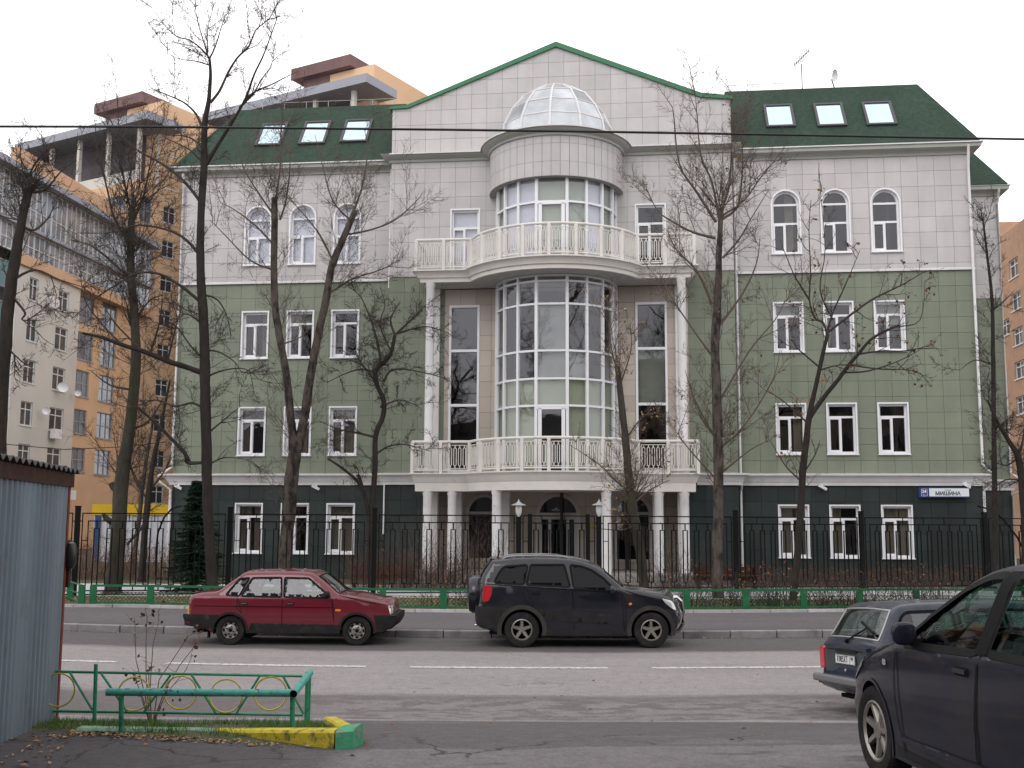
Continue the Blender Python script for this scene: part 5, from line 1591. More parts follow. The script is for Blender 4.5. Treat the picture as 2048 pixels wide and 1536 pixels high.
def tree(label, trunk, limbs, Y, P, seed=1, bark=None, twig=None, cat='tree', name='bare_tree', leafm=None, cut=None, base=None, ydep=.12, group=None):
    R = random.Random(seed)
    s = Y / FPX * .82
    def path(pts, dep=0.0):
        out = []
        a = R.uniform(-1, 1) * dep
        for i, q in enumerate(pts):
            p = spot(q[0], q[1], Y + a * i)
            out.append((p, (q[2] if len(q) > 2 else None)))
        return out
    tp = path(trunk)
    b0 = tp[0][0]
    gzb = base if base is not None else (.15 if b0.y > 28 else gz(b0.x, b0.y))
    root = Vector((b0.x, b0.y, gzb - .05))
    T = empty(name, root, 0, label, cat, group)
    def smooth_pts(pl, n=4):
        ps, rs = [p for p, r in pl], [r * s for p, r in pl]
        P_, R_ = [], []
        for i in range(len(ps) - 1):
            p0, p1, p2, p3 = ps[max(i - 1, 0)], ps[i], ps[i + 1], ps[min(i + 2, len(ps) - 1)]
            for k in range(n):
                t = k / n
                P_.append(.5 * ((2 * p1) + (p2 - p0) * t + (2 * p0 - 5 * p1 + 4 * p2 - p3) * t * t + (3 * p1 - p0 - 3 * p2 + p3) * t ** 3)); R_.append(rs[i] + (rs[i + 1] - rs[i]) * t)
        P_.append(ps[-1]); R_.append(rs[-1])
        return P_, R_
    tm = MB()
    def bumpy(q, rr, n=10):
        k = len(tm.v)
        for jj, (p, r) in enumerate(zip(q, rr)):
            dd = (q[min(jj + 1, len(q) - 1)] - q[max(jj - 1, 0)]).normalized()
            ux = dd.cross(Vector((0, 1, 0))).normalized(); uy = ux.cross(dd)
            for i in range(n):
                t = 2 * pi * i / n
                k2 = 1 + .16 * noise.noise(Vector((p.x * 5 + cos(t) * 2, p.y * 5 + sin(t) * 2, p.z * 2.5)))
                tm.v.append(tuple(p - root + (ux * cos(t) + uy * sin(t)) * r * k2))
        for j in range(len(q) - 1):
            for i in range(n):
                i2 = (i + 1) % n
                tm.f.append((k + j * n + i, k + j * n + i2, k + (j + 1) * n + i2, k + (j + 1) * n + i)); tm.m.append(0)
        e = k + (len(q) - 1) * n
        tm.f.append(tuple(e + i for i in range(n))); tm.m.append(1)
    # root flare down to the ground
    q, rr = smooth_pts(tp)
    if q[0].z > gzb: q = [Vector((q[0].x, q[0].y, gzb - .05))] + q; rr = [rr[0] * 1.35] + rr
    bumpy(q, rr)
    tw = MB(); lf = MB() if leafm else None
    all_limbs = []
    for lb in limbs:
        main = len(lb[0]) > 2 and lb[0][2] is not None and lb[0][2] >= 5
        r0 = lb[0][2] if len(lb[0]) > 2 else 3.2
        pts = [(x[0], x[1], (x[2] if len(x) > 2 else r0 * (1 - .8 * i / (len(lb) - 1)))) for i, x in enumerate(lb)]
        pl = path(pts, 0 if main else ydep)
        lq, lr = smooth_pts(pl, 4)
        if main: bumpy(lq, lr, 8)
        else:
            for a, b, ra, rb in zip(lq, lq[1:], lr, lr[1:]): seg(tw, a - root, b - root, ra, rb, 5)
        all_limbs.append((lq, lr, main))
    # twigs from limbs
    for lq, lr, main in all_limbs + [(q, rr, True)]:
        istrunk = lq is q
        tot = sum((b - a).length for a, b in zip(lq, lq[1:]))
        den = P['den'] * (P.get('trunkden', .35) if istrunk else P.get('mainden', .6) if main else 1)
        cnt = int(tot * den)
        for _ in range(cnt):
            f = R.random()
            if istrunk: f = P.get('t0', .3) + (1 - P.get('t0', .3)) * f
            i = min(int(f * (len(lq) - 1)), len(lq) - 2)
            p = lq[i].lerp(lq[i + 1], R.random()); d = (lq[i + 1] - lq[i]).normalized()
            a = R.uniform(.45, 1.2) * R.choice((-1, 1))
            c = Matrix.Rotation(a, 3, Vector((R.gauss(0, .4), 1, R.gauss(0, .4))).normalized()) @ d
            c.y += R.gauss(0, .35); c.z += P.get('lift', .2)
            L = P['len'] * R.uniform(.5, 1.2)
            grow(tw, lf, p - root, c, L, P['r'] * R.uniform(.7, 1.1), P['lvl'], R, P)
    for (x, y, n, L) in P.get('tufts', ()):
        p = spot(x, y, Y)
        for _ in range(n):
            a = R.gauss(0, P.get('fan', .55))
            grow(tw, lf, p - root + Vector((R.gauss(0, .05), R.gauss(0, .05), R.gauss(0, .15))), Vector((sin(a), R.gauss(0, .3), cos(a))), L * R.uniform(.6, 1.1), P['r'] * 1.3, P['lvl'], R, P)
    tm.build('trunk', [bark or M_bark, cut or M_cut], T, smooth='all')
    tw.build('crown', twig or M_twig, T, fix=False)
    if lf is not None and lf.v: lf.build('leaves', leafm, T, fix=False, kind='stuff')
    return T
PD = dict(wig=.20, up=.04, kids=2, rmin=.0062, len=1.3, r=.0155, lvl=2, den=3.2, lift=.15, trunkden=.5, t0=.25)
tree('tallest bare dark tree whose straight trunk rises above the left end of the roof',
     [(428, 1195, 14), (420, 1100, 12.5), (415, 1000, 12.5), (413, 900, 13), (410, 780, 13), (409, 690, 12.5), (406, 620, 12), (401, 540, 10.5), (402, 430, 9.5), (408, 335, 9), (409, 250, 7.5), (417, 203, 5.5), (421, 150, 4.2), (419, 115, 3)],
     [[(410, 333, 5.5), (440, 283, 4.6), (465, 243, 4), (492, 195, 3.2), (508, 150, 2.5), (527, 110, 2), (545, 62, 1.4), (556, 30, 1)],
      [(492, 197, 3), (512, 182), (545, 168), (570, 155), (598, 142)], [(478, 215, 2.6), (505, 190), (522, 160), (540, 135), (552, 100)],
      [(421, 205, 4), (440, 180), (458, 142), (475, 115), (498, 92), (512, 60), (540, 35), (556, 2)],
      [(419, 117, 2.6), (430, 95), (441, 60), (452, 25)], [(419, 116, 2.6), (400, 95), (378, 80), (352, 72), (325, 45), (302, 12)], [(420, 125, 2.4), (408, 85), (395, 42), (390, 5)],
      [(416, 105, 2), (415, 60), (428, 10)], [(418, 130, 2), (390, 122), (360, 118), (330, 105)],
      [(404, 255, 4), (392, 228), (368, 205), (335, 190), (302, 176)], [(403, 322, 3), (380, 300), (355, 287), (325, 273)], [(405, 296, 2.5), (385, 278), (362, 271), (335, 270), (300, 262)],
      [(402, 405, 4.5), (375, 370), (345, 342), (313, 321), (275, 300), (235, 262), (205, 215)],
      [(397, 507, 4.5), (375, 482), (345, 463), (300, 452), (265, 452), (225, 465), (150, 466)],
      [(397, 600, 4.5), (362, 572), (320, 548), (275, 546), (240, 565), (200, 590), (150, 632)],
      [(405, 746, 7), (370, 733, 6.5), (335, 722, 6.5), (285, 702, 6), (245, 690, 5), (205, 675, 4), (165, 666, 2.6)],
      [(408, 652, 3), (385, 633), (365, 630), (340, 660)], [(408, 720, 3), (380, 690), (355, 655), (330, 640)],
      [(408, 818, 3.5), (385, 806), (350, 812), (310, 800), (260, 815), (215, 800)], [(378, 925, 6), (368, 905, 5), (345, 880, 4), (310, 845, 3.4), (275, 815, 2.4)], [(405, 925, 4), (378, 926, 5), (372, 920, 4)],
      [(245, 690, 3), (205, 650), (170, 600), (160, 540)], [(285, 702, 3), (225, 640), (195, 580)], [(335, 722, 3), (350, 660), (365, 610)], [(300, 708, 3), (320, 640), (325, 580)],
      [(409, 590, 3), (435, 600), (455, 635), (462, 680)], [(413, 700, 3), (440, 705), (470, 725), (485, 750)], [(417, 752, 3), (450, 740), (490, 738), (520, 760)], [(418, 865, 3), (450, 838), (482, 812)], [(417, 930, 2.6), (450, 915), (500, 920)]],
     32.6, dict(PD, den=2.7, len=1.2), 3)
tree('mossy lopped tree with thick leaning trunk left of the tallest tree',
     [(226, 1180, 20), (236, 1080, 18), (240, 1000, 18), (246, 940, 17), (256, 880, 14), (266, 800, 13), (272, 710, 12), (268, 620, 11), (262, 550, 10), (261, 480, 9), (265, 415, 8)],
     [[(240, 985, 9), (228, 975, 8), (222, 966, 7)], [(232, 1048, 8), (216, 1040, 7), (206, 1028, 5)], [(262, 480, 4), (230, 440), (215, 380), (195, 300), (190, 240)], [(263, 450, 3.4), (285, 400), (300, 330), (310, 270)],
      [(264, 430, 3.4), (250, 370), (240, 300), (235, 200)], [(262, 560, 4), (220, 520), (180, 490), (140, 480)], [(270, 640, 3.4), (300, 600), (330, 590)], [(268, 780, 3.4), (220, 770), (180, 740)], [(262, 860, 3.4), (300, 840), (330, 790)]],
     34.5, dict(PD, den=2.5, len=1.5, up=.10, tufts=((263, 425, 14, 3.0), (262, 520, 8, 2.2), (266, 650, 8, 2.2), (262, 560, 8, 2.4), (240, 960, 6, 2.2)), trunkden=.9), 7, bark=M_bark2)
PP = dict(wig=.10, up=.085, kids=2, rmin=.0062, len=1.9, r=.0165, lvl=2, den=2.2, lift=.5, trunkden=.8, mainden=1.0, t0=.2)
tree('forked lopped poplar with two pale trunks in front of the left windows',
     [(566, 1170, 17), (573, 1080, 17), (581, 980, 17), (590, 905, 15), (600, 870, 8)],
     [[(590, 905, 11), (581, 830, 10), (574, 760, 9.5), (562, 690, 9), (551, 620, 9), (548, 540, 8.5), (549, 460, 8.5), (549, 396, 8)],
      [(596, 900, 12), (611, 820, 11), (622, 745, 10.5), (636, 672, 10), (652, 600, 9.5), (663, 535, 9), (686, 478, 8.5), (711, 420, 7)], [(668, 520, 5), (672, 505, 6), (670, 500, 5)],
      [(548, 430, 3), (520, 390), (485, 330), (470, 250)], [(549, 410, 3), (560, 340), (562, 260), (566, 205)], [(560, 440, 3), (572, 400), (580, 330), (578, 270)], [(700, 440, 3), (665, 400), (645, 330), (630, 270)], [(705, 430, 3), (725, 370), (735, 300), (728, 255)],
      [(690, 470, 3), (740, 460), (790, 440), (835, 400), (845, 385)], [(665, 520, 3), (640, 470), (600, 420), (570, 390)], [(548, 490, 3), (510, 450), (470, 420), (440, 405)], [(548, 540, 3), (500, 520), (450, 470), (420, 440)],
      [(655, 590, 3), (700, 560), (760, 540), (800, 520)], [(560, 690, 2.4), (600, 675), (625, 650)]],
     38.0, dict(PP, den=2.1), 11, bark=M_barkp, twig=M_twigp)
tree('crooked small dark tree between forked poplar and left columns',
     [(742, 1175, 8), (741, 1090, 7.5), (745, 1024, 7), (750, 930, 6.5), (751, 872, 6.5), (766, 832, 6), (767, 800, 6), (754, 770, 5.5), (751, 742, 5.5), (763, 729, 5), (781, 709, 4.6), (790, 668, 4)],
     [[(790, 670, 3.6), (821, 641), (838, 624), (852, 610)], [(790, 670, 3.4), (781, 641), (790, 620), (801, 604)], [(759, 735, 4), (759, 705), (748, 660), (738, 630), (720, 592), (692, 570)],
      [(767, 764, 3.6), (781, 742), (813, 739), (858, 748), (894, 758)], [(792, 668, 3), (837, 655), (865, 655), (900, 668)], [(750, 745, 3), (722, 738), (684, 750), (655, 765)], [(751, 874, 3.6), (708, 864), (676, 858), (640, 842)], [(752, 908, 3.2), (777, 893), (810, 889), (862, 903)],
      [(741, 1050, 6), (727, 985, 5), (712, 960, 3.6), (684, 936, 3), (655, 917, 2)], [(727, 985, 4.5), (722, 965, 4), (717, 950, 4)], [(753, 770, 3), (730, 735), (700, 720), (670, 722)], [(760, 815, 2.6), (800, 800), (840, 815)], [(781, 700, 2.6), (760, 650), (770, 610), (760, 575)]],
     36.3, dict(PD, wig=.34, den=4.6, len=1.0, r=.012, lift=.05), 5)
tree('short lopped mossy trunk with side shoots right of the entrance',
     [(1289, 1180, 12), (1283, 1120, 12), (1273, 1060, 12), (1264, 1010, 12), (1257, 950, 10), (1251, 880, 9), (1243, 805, 8), (1235, 733, 6.5)],
     [[(1260, 985, 3), (1230, 960), (1200, 930), (1140, 890)], [(1238, 760, 2.4), (1222, 690), (1214, 620)], [(1240, 770, 2.4), (1262, 700), (1260, 640)], [(1264, 1010, 2.6), (1300, 980), (1340, 960)], [(1270, 1050, 2.6), (1240, 1060), (1180, 1055)], [(1250, 880, 2.4), (1290, 830), (1330, 830)]],
     36.6, dict(PP, den=2.4, len=1.1, tufts=((1238, 745, 4, 2.0), (1264, 1005, 8, 1.6)), leaf=.05, ls=.09), 13, bark=M_bark2, twig=M_twigp, leafm=M_leafy)
tree('lopped poplar with upright crown right of the columns',
     [(1437, 1205, 15), (1434, 1120, 13), (1437, 1010, 12.5), (1436, 900, 12), (1434, 800, 11.5), (1430, 700, 11), (1434, 620, 10), (1437, 560, 8.5), (1438, 500, 7.5), (1441, 455, 6.5), (1441, 416, 5)],
     [[(1432, 444, 4), (1395, 386), (1359, 329), (1348, 236), (1345, 215)], [(1445, 438, 4), (1474, 415), (1483, 365), (1485, 311), (1481, 200)], [(1443, 425, 3.6), (1459, 365), (1463, 293), (1470, 255)], [(1438, 436, 3.6), (1424, 365), (1402, 311), (1395, 240), (1391, 192)],
      [(1447, 430, 3), (1488, 401), (1524, 351), (1542, 329)], [(1431, 476, 4), (1388, 465), (1352, 447), (1316, 422), (1291, 372)], [(1424, 609, 4), (1395, 544), (1352, 498), (1334, 458)], [(1445, 516, 3.4), (1477, 480), (1502, 437), (1538, 379)], [(1440, 650, 3.6), (1485, 587), (1513, 526), (1520, 472)],
      [(1430, 720, 3), (1380, 650), (1340, 590), (1330, 560)], [(1440, 800, 3), (1500, 700), (1550, 640), (1570, 600)], [(1436, 900, 3), (1490, 850), (1545, 760), (1560, 700)], [(1432, 880, 3), (1390, 800), (1370, 740)], [(1438, 950, 3), (1500, 900), (1540, 880)], [(1434, 960, 3), (1380, 900), (1350, 860)]],
     33.6, dict(PP, den=2.3, len=1.5, leaf=.012, ls=.08, tufts=((1441, 425, 6, 2.6),)), 17, bark=M_barkp, twig=M_twigp, leafm=M_leafb)
tree('young maple with forked stem and orange brown seed clusters before the right windows',
     [(1586, 1200, 10), (1596, 1100, 9), (1602, 1010, 9), (1606, 940, 8.5), (1613, 880, 8), (1617, 838, 7.5), (1630, 779, 5.5), (1643, 720, 5), (1655, 668, 4.4)],
     [[(1618, 836, 6.5), (1648, 794, 5.5), (1675, 761, 5), (1701, 726, 4.6), (1719, 705, 4), (1743, 678, 3.4), (1779, 658, 2.4), (1800, 650, 1.6)],
      [(1655, 668, 3.6), (1646, 645), (1630, 636), (1619, 600), (1621, 540), (1618, 460), (1622, 400)], [(1619, 600, 3), (1600, 570), (1585, 543), (1560, 480)], [(1657, 664, 3.6), (1701, 630), (1743, 600), (1779, 582), (1809, 567), (1845, 546), (1862, 540)],
      [(1656, 660, 3), (1666, 624), (1684, 585), (1701, 546), (1720, 500)], [(1719, 708, 3), (1764, 702), (1803, 702), (1840, 696)], [(1690, 745, 3), (1737, 742), (1797, 722), (1840, 700)], [(1700, 730, 2.6), (1758, 738), (1818, 740), (1840, 746)], [(1614, 845, 2.6), (1570, 805), (1537, 782)],
      [(1640, 735, 2.6), (1610, 710), (1590, 690), (1580, 660)], [(1745, 676, 2.6), (1790, 655), (1840, 640), (1850, 560)], [(1640, 740, 2.6), (1680, 730), (1730, 730)], [(1666, 640, 2.4), (1640, 580), (1650, 500), (1640, 380)], [(1600, 960, 2.6), (1570, 930), (1540, 880)], [(1605, 950, 2.4), (1630, 910), (1640, 880)]],
     32.8, dict(PD, den=2.6, len=1.0, up=.06, wig=.16, leaf=.075, ls=.105, kids=1, trunkden=.12), 23, bark=M_bark, leafm=M_leafb)
tree('thin young dark tree in front of the rear wing',
     [(1994, 1190, 7.5), (1991, 1080, 7), (1989, 960, 6.5), (1988, 860, 6), (1986, 700, 5), (1984, 600, 4), (1973, 500, 3), (1966, 440, 2)],
     [[(1988, 850, 3), (2010, 860), (2030, 875)], [(1986, 620, 2.6), (2010, 600), (2030, 580)], [(1988, 730, 2.6), (1950, 720), (1920, 740)]],
     36.2, dict(PD, den=2.6, len=1.1, lift=.3, up=.05, trunkden=1.1, t0=.2), 29)
tree('dark crooked tree at the right edge of the picture',
     [(2052, 1180, 10), (2050, 1060, 9), (2044, 960, 9), (2036, 915, 8), (2020, 885, 5.5), (1998, 850, 4), (1975, 800, 2.5)],
     [[(2036, 915, 4), (2046, 880), (2050, 830)], [(2036, 915, 3), (2015, 930), (1990, 925)], [(2044, 960, 3), (2010, 960), (1985, 980)]],
     35.0, dict(PD, den=3.2, len=1.1), 31)
tree('lopped dark tree leaning at the left edge above the garage',
     [(-8, 1150, 19), (-4, 960, 18), (2, 800, 17), (10, 690, 16), (18, 600, 14.5), (30, 520, 13), (42, 450, 11), (54, 395, 10), (60, 375, 8)],
     [[(50, 410, 4), (60, 350), (75, 320), (90, 300)], [(56, 385, 4), (90, 380), (120, 345), (150, 320)], [(40, 450, 4), (70, 460), (100, 430), (110, 400)], [(55, 390, 4), (35, 360), (20, 340)], [(22, 590, 4), (50, 625), (45, 640), (90, 640)], [(25, 560, 4), (70, 540), (120, 560), (170, 575)], [(10, 690, 3), (40, 720), (70, 740)]],
     26.0, dict(PD, den=2.6, len=1.2, tufts=((58, 385, 9, 1.6), (40, 450, 5, 1.5))), 37)
tree('thin dark tree standing by the yellow roofed kiosk',
     [(284, 1150, 9), (290, 1060, 8), (296, 1000, 7.5), (305, 930, 6), (318, 870, 5), (330, 810, 3.5), (340, 760, 2)],
     [[(292, 1045, 4), (262, 1080, 3.5), (255, 1090, 3)], [(296, 1000, 3), (270, 960), (250, 900)], [(300, 980, 3), (330, 940), (345, 900)]],
     41.0, dict(PD, den=3.2, len=1.2), 41)
tree('slim pale stem behind the fence near the kiosk', [(268, 1110, 6), (278, 1040, 5.5), (284, 980, 5), (296, 900, 4), (310, 820, 2.5)], [[(284, 980, 2.6), (260, 930), (240, 880)]], 46.0, dict(PD, den=2.6, len=1.3), 43, bark=M_barkp)
# ---- spruce behind the tallest tree
sp0 = spot(387, 1170, 35.3); SPH = spot(390, 962, 35.3).z
SP = empty('spruce', (sp0.x, sp0.y, .14), 0, 'small dark spruce with drooping boughs at the left corner of the dark base', 'tree')
q = MB(); q.tube([(0, 0, 0), (0, 0, SPH - .2)], [.06, .01], 6); q.build('trunk', M_bark, SP)
R = random.Random(9); q = MB()
hz = SPH - .14
for k in range(300):
    f = (k + .5) / 300; z = .1 + (hz - .1) * f ** .85
    Lb = (1.05 * (1 - f) ** .8 + .06) * R.uniform(.5, 1.12); a = R.uniform(0, 2 * pi)
    d = Vector((cos(a), sin(a), -.15))
    for j in range(11):
        t = (j + .6) / 11; p = Vector((0, 0, z)) + d * Lb * t + Vector((0, 0, -.1 * t * t * Lb + .16 * t * t * t * Lb))
        for s in (-1, 1, 0):
            n_ = Vector((-d.y, d.x, 0)) * s * (.16 * (1 - t * .5)) * R.uniform(.6, 1.3) + d * .13 + Vector((0, 0, R.uniform(-.07, .04)))
            w_ = Vector((R.gauss(0, .02), R.gauss(0, .02), .022))
            q.add([p - w_, p + n_, p + w_], [(0, 1, 2)])
q.build('boughs', M_needle, SP, fix=False)
# ---- bare hedges and shrubs
def hedge(label, xa, xb, Y, h, n, seed, m=None, leafm=None, leafp=.1, spread=.35, yb=None, thick=.008, name='bare_hedge', zb=.14):
    R = random.Random(seed); a, b = spot(xa, 1180, Y), spot(xb, 1180, Y)
    o = empty(name, ((a.x + b.x) / 2, Y, zb), 0, label, 'hedge')
    q, lf = MB(), MB()
    P = dict(wig=.16, up=.06, kids=1, rmin=.004, leaf=leafp, ls=.06)
    for _ in range(n):
        p = Vector((R.uniform(a.x - o.location.x, b.x - o.location.x), R.uniform(-spread, spread), 0))
        grow(q, lf, p, Vector((R.gauss(0, .25), R.gauss(0, .2), 1)), h * R.uniform(.55, 1.15), thick * R.uniform(.7, 1.2), 1, R, P)
    q.build('stems', m or M_twigr, o, fix=False)
    if lf.v: lf.build('leaves', leafm or M_leafb, o, fix=False, kind='stuff')
    return o
hedge('reddish bare hedge left of the entrance behind the iron fence', 700, 935, 36.9, 1.25, 300, 1, leafp=.12)
hedge('reddish bare hedge under the right windows behind the iron fence', 1395, 1990, 38.9, .82, 420, 2, leafp=.16, spread=.6)
hedge('sparse bare shrubs between fork and poplar at the lawn edge on the right', 1340, 1900, 29.6, .95, 520, 3, m=M_twig, leafp=.12, spread=.5, zb=.16)
hedge('sparse bare shrubs at the lawn edge before the entrance', 840, 1340, 29.7, .8, 260, 4, m=M_twig, leafp=.10, spread=.4, zb=.16)
hedge('brown bushes beyond the fence on the far left', 120, 330, 43, 1.5, 330, 5, m=M_twigr, leafp=.3, spread=1.2)
hedge('tall pale bare shrub before the left arched window', 925, 1010, 37.0, 2.1, 60, 6, m=M_twigp, leafp=.03, thick=.011)
hedge('bare shrub in front of the left outer column', 845, 915, 37.1, 2.0, 55, 8, m=M_twigp, leafp=.03, thick=.011)
hedge('bare shrubs before the right arched window', 1310, 1385, 37.1, 1.5, 60, 9, m=M_twigp, leafp=.08, thick=.010)
hedge('thin pale shrub stems beside the crooked tree', 765, 850, 37.2, 2.3, 45, 10, m=M_twigp, leafp=.02, thick=.010)
# ---- shrub in the verge in front
SB = empty('sapling', gspot(300, 1460) + Vector((0, .6, 0)), 0, 'leggy shrub with a few dark red leaves growing through the railing', 'shrub')
YS = SB.location.y; R = random.Random(3); q, lf = MB(), MB()
for pts in ([(298, 1448), (290, 1390), (272, 1320), (270, 1250), (268, 1232)], [(300, 1448), (292, 1350), (292, 1290), (294, 1235), (290, 1218)], [(303, 1448), (300, 1380), (306, 1290), (318, 1240), (316, 1222)], [(306, 1448), (318, 1360), (345, 1320), (378, 1270), (396, 1265)], [(305, 1448), (330, 1380), (360, 1330), (395, 1285), (402, 1262)],
            [(299, 1448), (287, 1400), (275, 1370), (270, 1340)], [(304, 1448), (300, 1400), (297, 1350), (305, 1320)], [(307, 1448), (330, 1390), (372, 1340), (385, 1310)], [(300, 1448), (284, 1400), (270, 1352)]):
    ps = [spot(x, y, YS + R.uniform(-.15, .15)) - SB.location for x, y in pts]
    rs = [.0065 * (1 - .7 * i / (len(ps) - 1)) for i in range(len(ps))]
    for a, b, ra, rb in zip(ps, ps[1:], rs, rs[1:]):
        seg(q, a, b, ra, rb, 5)
        for _ in range(1):
            grow(q, lf, a.lerp(b, R.random()), Vector((R.gauss(0, .6), R.gauss(0, .3), R.uniform(.2, 1))), R.uniform(.08, .22), .003, 0, R, dict(wig=.2, up=.0, kids=0, rmin=.002, leaf=.6, ls=.045))
    for _ in range(5): leaf(lf, ps[-1] + Vector((R.gauss(0, .04), R.gauss(0, .04), R.uniform(-.12, .02))), R.uniform(.03, .055), R)
q.build('stems', mat('sapling stem', (.12, .06, .045), .7), SB, fix=False); lf.build('leaves', M_leafr, SB, fix=False, kind='stuff')
# ---- grass and fallen leaves
R = random.Random(21); q = MB()
for _ in range(15000):
    X = R.uniform(-5.0, -1.45); Y = R.uniform(9.4, 12.1)
    Yf = k0.y + (k2.y - k0.y) * max(0, (X - k0.x) / (k2.x - k0.x)) + .12
    if Y < Yf or X > k3.x - .16 - (Y - k3.y) * .22: continue
    if noise.noise(Vector((X * 1.6, Y * 1.6, 3))) < -.22 + .15 * (Y < Yf + .2): continue
    z = gz(X, Y) + .03; h = R.uniform(.03, .10); a = R.uniform(0, pi); l = R.gauss(0, .03), R.gauss(0, .03)
    w_ = .0035
    q.add([(X - w_ * cos(a), Y - w_ * sin(a), z), (X + w_ * cos(a), Y + w_ * sin(a), z), (X + l[0], Y + l[1], z + h)], [(0, 1, 2)])
q.build('verge_grass', mat('fresh grass', (.075, .145, .030), .8, tile=.4), kind='stuff', fix=False, label='short green grass on the verge')
def litter(name, label, n, fx, m, smin, smax, seed):
    R = random.Random(seed); q = MB()
    for _ in range(n):
        p = fx(R)
        if p is None: continue
        X, Y, z = p; s = R.uniform(smin, smax); a = R.uniform(0, 2 * pi)
        c, s_ = cos(a) * s, sin(a) * s
        q.add([(X - c, Y - s_, z + .004), (X + s_ * .6, Y - c * .6, z + R.uniform(.004, s * .7)), (X + c, Y + s_, z + .006), (X - s_ * .6, Y + c * .6, z + R.uniform(.004, s * .7))], [(0, 1, 2), (0, 2, 3)])
    q.build(name, m, kind='stuff', fix=False, label=label)
def fx1(R):
    X = R.uniform(-16, 16); Y = R.uniform(28.6, 33)
    return (X, Y + gbow(X), .19)
litter('lawn_leaves', 'yellow and brown leaves on the lawn strip', 4200, fx1, M_leafy, .02, .055, 1)
def fx2(R):
    t = R.random() ** .7; X = k0.x + (k2.x - k0.x) * t * R.uniform(.0, 1); Y = k0.y + (k2.y - k0.y) * (X - k0.x) / (k2.x - k0.x) + R.gauss(-.06, .10)
    if R.random() < .25: X = gc.x + R.uniform(0, .6); Y = R.uniform(8.6, gc.y + .1); X += .02 + abs(R.gauss(0, .15)) - (gc.y - Y) * -.16
    return (X, Y, gz(X, Y) + .01)
litter('kerb_leaves', 'dry leaves drifted along the painted kerb and garage', 620, fx2, M_leafk, .015, .038, 2)
def fx3(R):
    X = R.uniform(-4, 5); Y = R.uniform(9, 18)
    return (X, Y, gz(X, Y) + .004)
litter('road_leaves', 'scattered dry leaves on the road', 70, fx3, M_leafb, .012, .032, 3)
def fx4(R):
    X = R.uniform(-13, 13); Y = KY + gbow(X) - abs(R.gauss(0, .12)) - .02
    return (X, Y, .004)
litter('gutter_leaves', 'dry leaves in the gutter along the far kerb', 260, fx4, M_leafy, .015, .035, 4)
# ---- cable across the sky
CB = MB(); pts = []
for x, y in ((-80, 252.5), (0, 253), (300, 253.5), (600, 256.5), (900, 259.5), (1200, 263.5), (1500, 268.5), (1800, 274), (2048, 278.5), (2130, 280)):
    pts.append(spot(x, y, 21 + (x - 1024) * .0005))
CB.tube([pts[0] + (pts[0] - pts[1]) * 6 + Vector((0, 0, .6))] + pts + [pts[-1] + (pts[-1] - pts[-2]) * 8 + Vector((0, 0, .5))], .024, 6)
tag(CB.build('overhead_cable', M_black, smooth='all'), 'thick black cable strung across the whole street above the cars', 'cable')
CB = MB(); CB.tube([spot(-60, 882, 40), spot(60, 893, 41), spot(130, 899, 42), spot(260, 893, 44), spot(330, 884, 46)], .016, 5)
tag(CB.build('overhead_cable', M_black), 'thin black wire sagging above the garage roof', 'cable')
# ---- unseen trees and houses added on our side for the glass to mirror
src = [o for o in bpy.data.objects if o.name.startswith('bare_tree') and o.parent is None]
for k, (i, X, Y, rz) in enumerate(((0, -9, -9, 1.0), (2, 5, -12, 2.2), (5, 14, -8, .5), (0, 1, -16, 2.9), (5, -18, -12, 1.9))):
    c = copy_tree(src[i]); c.location = (X, Y, 1.1); c.rotation_euler = (0, 0, rz)
    c['label'] = ['tall bare tree across the street, mirrored left in the office windows', 'forked bare tree across the street, mirrored in the middle windows', 'broad bare tree across the street before the plain house', 'slender bare tree farthest back across the street', 'bare poplar farthest left across the street'][k]; c['group'] = 'mirrored trees'
OPB = empty('mirrored_house', (-3, -14, .8), 0, 'plain tan house added unseen across the street, mirrored in the right hand windows', 'building')  # added out of view, height set by what the glass mirrors
q = MB(); q.box(0, 62, -12, 0, 0, 15.5); q.build('wall', mat('tan render', (.30, .26, .22), .9, var=.1), OPB)
q = MB(); q.box(-.4, 62.4, -12.4, .4, 15.5, 16); q.build('roof', M_cornice, OPB)
for i in range(18):
    for j in range(4): q = MB(); q.box(1.6 + i * 3.4, 3.2 + i * 3.4, .0, .05, 1.3 + j * 3.2, 3.1 + j * 3.2); q.build('window', M_pane, OPB)
OPG = empty('mirrored_shed', (-62, -18, .8), 0, 'long grey garage row added unseen across the street, for reflections on the left', 'building')  # added out of view so car sides and glass mirror something dark
q = MB(); q.box(0, 56, -8, 0, 0, 11); q.build('wall', mat('shed grey', (.14, .13, .125), .9, var=.15), OPG)
for i in range(14): q = MB(); q.box(1 + i * 3.9, 3.9 + i * 3.9, 0, .06, 0, 2.6); q.build('gate', M_brown, OPG)
# ================================================================== parked cars
M_red = mat('cherry red paint', (.118, .008, .018), .35, spec=.15, coat=.9, var=.06, scale=2, dirt=((.085, .030, .030), .52, .85, 2.5))
M_suv = mat('black blue paint', (.007, .008, .015), .4, spec=.1, coat=.8, dirt=((.022, .020, .020), .42, .80, 2.2))
M_suvlow = mat('dusty dark cladding', (.022, .021, .021), .6, var=.25, scale=4)
M_suvf = mat('dusty arch flare', (.040, .037, .034), .6, var=.25, scale=4)
M_navy = mat('navy paint', (.009, .010, .020), .45, spec=.1, coat=.45, var=.08, scale=3, dirt=((.022, .020, .021), .42, .78, 2.5))
M_est = mat('dark blue estate paint', (.014, .020, .038), .4, spec=.15, coat=.6, dirt=((.05, .052, .055), .45, .8, 3))
M_plast = mat('dusty black plastic', (.018, .0175, .0175), .65, var=.2, scale=5, dirt=((.045, .041, .038), .55, .85, 4))
